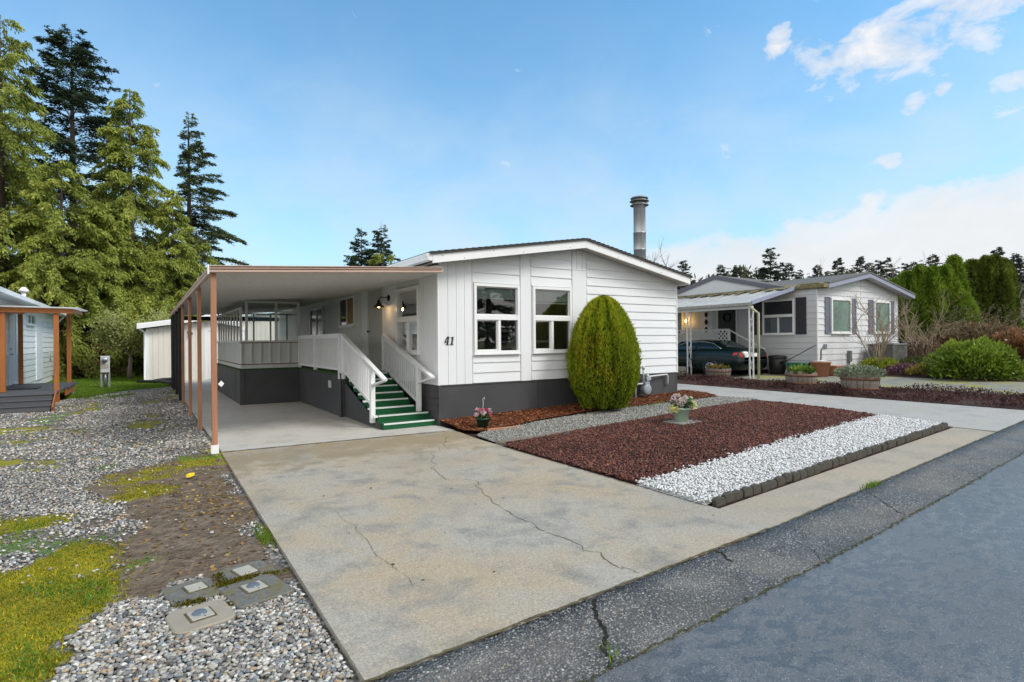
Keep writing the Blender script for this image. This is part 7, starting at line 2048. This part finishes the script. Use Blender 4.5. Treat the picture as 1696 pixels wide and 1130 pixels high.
m = MB(); m.tube([em(22.98, 1.32, .03), em(22.98, 1.32, .07), em(23.08, 1.32, .07)], .014, 6); m.tube([em(22.98, 1.48, .03), em(22.98, 1.48, .055)], .025, 8); m.build('handle', MAT['black'], cd)
m = MB(); frame_boxes(m, em, 22.8, 23.85, .36, 2.65, .09, .0, .045); m.build('door_frame', MAT['trim'], cd)
window(cb, em, 25.9, 27.6, 2.32, 2.74, 'slider', 'pane_grey', .07, po=.03, o1=.065, label='small high window in the white cabin wall')
m = MB()
m.hexa([(CWX + .42, CB0 - .3, 3.02), (CWX + .42, CB1 + .4, 3.02), (-6.3, CB1 + .4, 3.38), (-6.3, CB0 - .3, 3.38), (CWX + .42, CB0 - .3, 3.07), (CWX + .42, CB1 + .4, 3.07), (-6.3, CB1 + .4, 3.43), (-6.3, CB0 - .3, 4.0)])
m.hexa([(-9.3, CB0 - .3, 3.02), (-9.3, CB1 + .4, 3.02), (-6.3, CB1 + .4, 3.38), (-6.3, CB0 - .3, 3.38), (-9.3, CB0 - .3, 3.07), (-9.3, CB1 + .4, 3.07), (-6.3, CB1 + .4, 3.43), (-6.3, CB0 - .3, 4.0)])
cr = m.build('roof', MAT['darkroof'], cb)
m = MB(); m.box(CWX + .40, CWX + .52, CB0 - .28, CB1 + .38, 2.93, 3.055); m.build('gutter', MAT['trim'], cr)
m = MB(); m.box(CWX, CWX + .40, CB0 - .28, CB1 + .38, 2.93, 2.95); m.build('soffit', MAT['trim'], cr)
m = MB(); m.tube([(CWX - .2, 27, 3.2), (CWX - .2, 27, 3.55)], .07, 10); m.lathe([(.07, 3.5), (.15, 3.56), (.15, 3.62), (.05, 3.72), (.001, 3.73)], CWX - .2, 27, 12); m.build('roof_vent', MAT['trim'], cr)
m = MB(); m.tube([em(31.6, .9, .02), em(31.6, 1.25, .02), em(31.6, 1.25, .06)], .05, 8); m.build('hose_rack', MAT['greypanel'], cb)
m = MB(); m.tube([em(CB1 - .05, 2.95, .35), em(CB1 - .05, 2.6, .08), em(CB1 - .05, .1, .05)], .045, 8); m.build('downspout', MAT['trim'], cb)
# its porch
def poly_mat():
    m, nt, _, L = nodes('translucent_roof_sheet')
    f = noise(nt, objvec(nt), 3, 3)
    d = N(nt, 'ShaderNodeBsdfDiffuse'); t = N(nt, 'ShaderNodeBsdfTranslucent'); x = N(nt, 'ShaderNodeMixShader'); x.inputs[0].default_value = .6
    c = ramp(nt, f, [(.3, (.78, .79, .78)), (.7, (.9, .91, .9))]); L.new(c, d.inputs[0]); L.new(c, t.inputs[0]); L.new(d.outputs[0], x.inputs[1]); L.new(t.outputs[0], x.inputs[2])
    o = N(nt, 'ShaderNodeOutputMaterial'); L.new(x.outputs[0], o.inputs[0]); return m
MAT['polysheet'] = poly_mat()
cpch = thing('cabin_porch', 'orange timber porch with grey steps before the white cabin', 'porch', (-2.6, 19.5, 0))
m = MB(); m.box(-3.45, -1.93, 18.45, 20.9, .33, .385); m.box(-3.45, -1.87, 20.905, 23.3, .33, .385); m.build('deck', MAT['deckgrey'], cpch)
m = MB(); m.box(-3.4, -1.92, 23.2, 23.26, .12, .325); m.box(-1.97, -1.92, 20.9, 23.19, .12, .325); m.build('deck_rim', MAT['orangewood'], cpch)
for k in range(3):
    m = MB(); z1 = .385 - .125 * (k + 1) + .12; y0 = 18.42 - .22 * k
    m.box(-3.9, -1.96, y0 - .22, y0 - .002, max(-.03, z1 - .155), z1 - .03); m.box(-3.92, -1.94, y0 - .24, y0 + .0, z1 - .029, z1 - .003); m.build('step', MAT['deckgrey'], cpch, bev=.004)
m = MB(); m.bar((-1.915, 17.76, .02), (-1.915, 18.45, .36), .03, .14); m.build('stringer', MAT['orangewood'], cpch)
PH = 2.44
for (x, y, z0, h) in ((-1.98, 19.25, .39, PH), (-2.06, 23.1, .39, 2.60), (-3.06, 19.25, .39, PH), (-3.22, 22.9, .39, 2.60)):
    m = MB(); m.box(x - .055, x + .055, y - .055, y + .055, -.02 if x > -2.2 else z0, h); m.build('post', MAT['orangewood'], cpch, bev=.006)
m = MB()
m.hexa([(-4.6, 19.15, 2.46), (-1.62, 19.15, 2.44), (-1.62, 19.2, 2.44), (-4.6, 19.2, 2.46), (-4.6, 19.15, 2.60), (-1.62, 19.15, 2.57), (-1.62, 19.2, 2.57), (-4.6, 19.2, 2.60)])
m.bar((-1.64, 19.21, 2.505), (-1.75, 23.4, 2.64), .045, .13); m.bar((-3.2, 19.21, 2.52), (-3.2, 23.4, 2.64), .045, .13)
m.build('beam', MAT['orangewood'], cpch, bev=.004)
m = MB(); m.hexa([(-4.7, 19.05, 2.605), (-1.5, 19.05, 2.575), (-1.6, 23.6, 2.715), (-4.7, 23.6, 2.745), (-4.7, 19.05, 2.63), (-1.5, 19.05, 2.60), (-1.6, 23.6, 2.74), (-4.7, 23.6, 2.77)]); m.build('roof_sheet', MAT['polysheet'], cpch)
m = MB(); m.box(-2.1, -1.85, 19.15, 19.4, -.03, .07); m.build('footing', MAT['plankwood'], cpch, bev=.02)
m = MB(); m.box(-2.2, -1.95, 23.0, 23.3, -.03, .1); m.build('footing', MAT['plankwood'], cpch, bev=.02)
m = MB(); m.box(-3.2, -2.5, 20.2, 20.9, .387, .41); tag(m.build('door_mat', MAT['blacksoft'], bev=.004), 'dark mat lying on the grey cabin porch deck', 'mat')

# ------------------------------------------------------------------ meter pedestal, drain pipe, shed
ep = thing('electric_meter_post', 'grey electric meter pedestal standing on the lawn', 'meter post', (-1.25, 26.0, 0))
m = MB(); m.box(-1.40, -1.34, 25.95, 26.05, -.03, .60); m.box(-1.16, -1.10, 25.95, 26.05, -.03, .60); m.tube([(-1.25, 26.02, 0), (-1.25, 26.02, .6)], .04, 8); m.build('pedestal', MAT['galv'], ep)
m = MB(); m.box(-1.39, -1.11, 25.9, 26.1, .55, 1.17); m.build('box', MAT['greypanel'], ep, bev=.01)
m = MB(); m.tube([(-1.25, 25.9, 1.03), (-1.25, 25.80, 1.03)], [.10, .09], 18); m.build('meter_dial', MAT['galv'], ep)
m = MB(); m.box(-1.36, -1.14, 25.885, 25.898, .72, .86); m.build('cover_plate', MAT['covlid'], ep)
m = MB(); m.tube([(-.25, 27.9, .05), (.2, 27.4, .06), (.6, 26.9, .05), (.84, 26.2, .06), (.9, 25.3, .05)], .075, 10); m.tube([(.2, 27.4, .06), (.6, 27.6, .12), (1.0, 27.7, .12)], .07, 10); MAT['corrpipe'] = M('black_drain_pipe', (.012, .012, .013), .45, .2, 30, .5, 60); tag(m.build('drain_pipe', MAT['corrpipe']), 'black corrugated drain pipe lying beside the shed', 'pipe')
MAT['cream'] = M('cream_panel_paint', (.76, .71, .64), .55, .05, 1.5, .05, 50, dirt=(.5, .46, .4), dirtamt=.2)
sh = thing('garden_shed', 'cream panelled flat roofed shed with white door behind the carport', 'shed', (2.5, 28.5, 0))
SY = 28.5; sf = fmap(SY); shz = lambda u: 2.26 + (u - .1) * .155
m = MB(); grooved(m, sf, .08, 2.3, .0, shz, .2, .014, .016); grooved(m, sf, 3.95, 6.2, .0, shz, .2, .014, .016)
m.add([sf(.08, 0, -.004), sf(6.2, 0, -.004), sf(6.2, shz(6.2), -.004), sf(.08, shz(.08), -.004)], [(0, 1, 2, 3)])
m.add([(.08, SY, 0), (.08, 34, 0), (.08, 34, 2.26), (.08, SY, 2.26)], [(0, 1, 2, 3)])
m.build('wall', MAT['cream'], sh)
m = MB(); plain(m, sf, 2.22, 2.36, .0, 2.30, .03); plain(m, sf, 3.88, 4.02, .0, 2.3, .03); plain(m, sf, .03, .16, .0, 2.24, .02); plain(m, sf, 2.37, 3.87, 2.17, 2.30, .028)
m.build('trim', MAT['trim'], sh)
m = MB()
for k in range(4):
    z0 = .02 + k * .535; m.mbox(sf, 2.37, 3.87, z0, z0 + .53, -.02, .006)
    for q in range(3): u = 2.45 + q * .47; m.mbox(sf, u, u + .40, z0 + .1, z0 + .43, .007, .014)
m.build('door', MAT['trim'], sh, bev=.004)
m = MB(); m.hexa([(-.28, SY - .3, 2.40), (6.5, SY - .3, 3.45), (6.5, 34.3, 3.45), (-.28, 34.3, 2.40), (-.28, SY - .3, 2.46), (6.5, SY - .3, 3.51), (6.5, 34.3, 3.51), (-.28, 34.3, 2.46)]); srf = m.build('roof', MAT['trim'], sh)
m = MB(); m.hexa([(-.28, SY - .33, 2.24), (6.5, SY - .33, 3.29), (6.5, SY - .302, 3.29), (-.28, SY - .302, 2.24), (-.28, SY - .33, 2.42), (6.5, SY - .33, 3.47), (6.5, SY - .302, 3.47), (-.28, SY - .302, 2.42)]); m.build('fascia', MAT['trim'], srf)
m = MB(); m.tube([(-.2, SY - .3, 2.3), (-.12, SY - .15, 2.18), (.0, SY - .04, 2.1), (.0, SY - .04, .08), (-.15, SY - .12, .03)], .05, 8); m.build('downspout', MAT['trim'], srf)
m = MB(); m.tube([sf(1.62, 2.12, .0), sf(1.62, 2.12, .06)], .06, 10); m.tube([sf(1.62, 2.1, .06), sf(1.72, 2.04, .18)], [.04, .06], 10); m.build('flood_lamp', MAT['black'], sh)

# ------------------------------------------------------------------ home across the road, seen mirrored in the front panes
oh = thing('mobile_home', 'grey gabled home across the road, mirrored in the front windows', 'house', (7, -17, 0))
OY = -16.5
om = lambda u, z, o: (u, OY + o, z)
m = MB(); lap(m, om, 2, 13, .3, 5, lambda u: 3.0 + (1.3 - abs(u - 7.5) * .23), exp=.21)
m.add([om(2, 0, -.01), om(13, 0, -.01), om(13, 3.03, -.01), om(7.5, 4.3, -.01), om(2, 3.03, -.01)], [(0, 1, 2, 3, 4)])
m.build('front_wall', MAT['nsiding'], oh)
window(oh, om, 4.0, 5.8, 1.3, 2.7, 'slider', 'pane_dark', .07, po=.03, o1=.065); window(oh, om, 9.0, 10.8, 1.3, 2.7, 'slider', 'pane_dark', .07, po=.03, o1=.065)
m = MB()
for (xa, xb) in ((1.5, 7.5), (7.5, 13.5)):
    za = 4.35 - abs(xa - 7.5) * .23; zb = 4.35 - abs(xb - 7.5) * .23
    m.hexa([(xa, OY - 14, za), (xb, OY - 14, zb), (xb, OY + .5, zb), (xa, OY + .5, za), (xa, OY - 14, za + .2), (xb, OY - 14, zb + .2), (xb, OY + .5, zb + .2), (xa, OY + .5, za + .2)])
m.build('roof', MAT['nshingle'], oh)
for k, (x, y, s) in enumerate(((-6, -36, 1.2), (2, -40, 1.4), (9, -37, 1.3), (17, -40, 1.45), (25, -37, 1.25), (33, -36, 1.3), (41, -30, 1.2), (-14, -36, 1.2))):
    dup(protos[k % 4][0], (x, y, 0), k * 1.3, s, 'dark conifer across the road, mirrored in the front windows', 'conifers across the road')
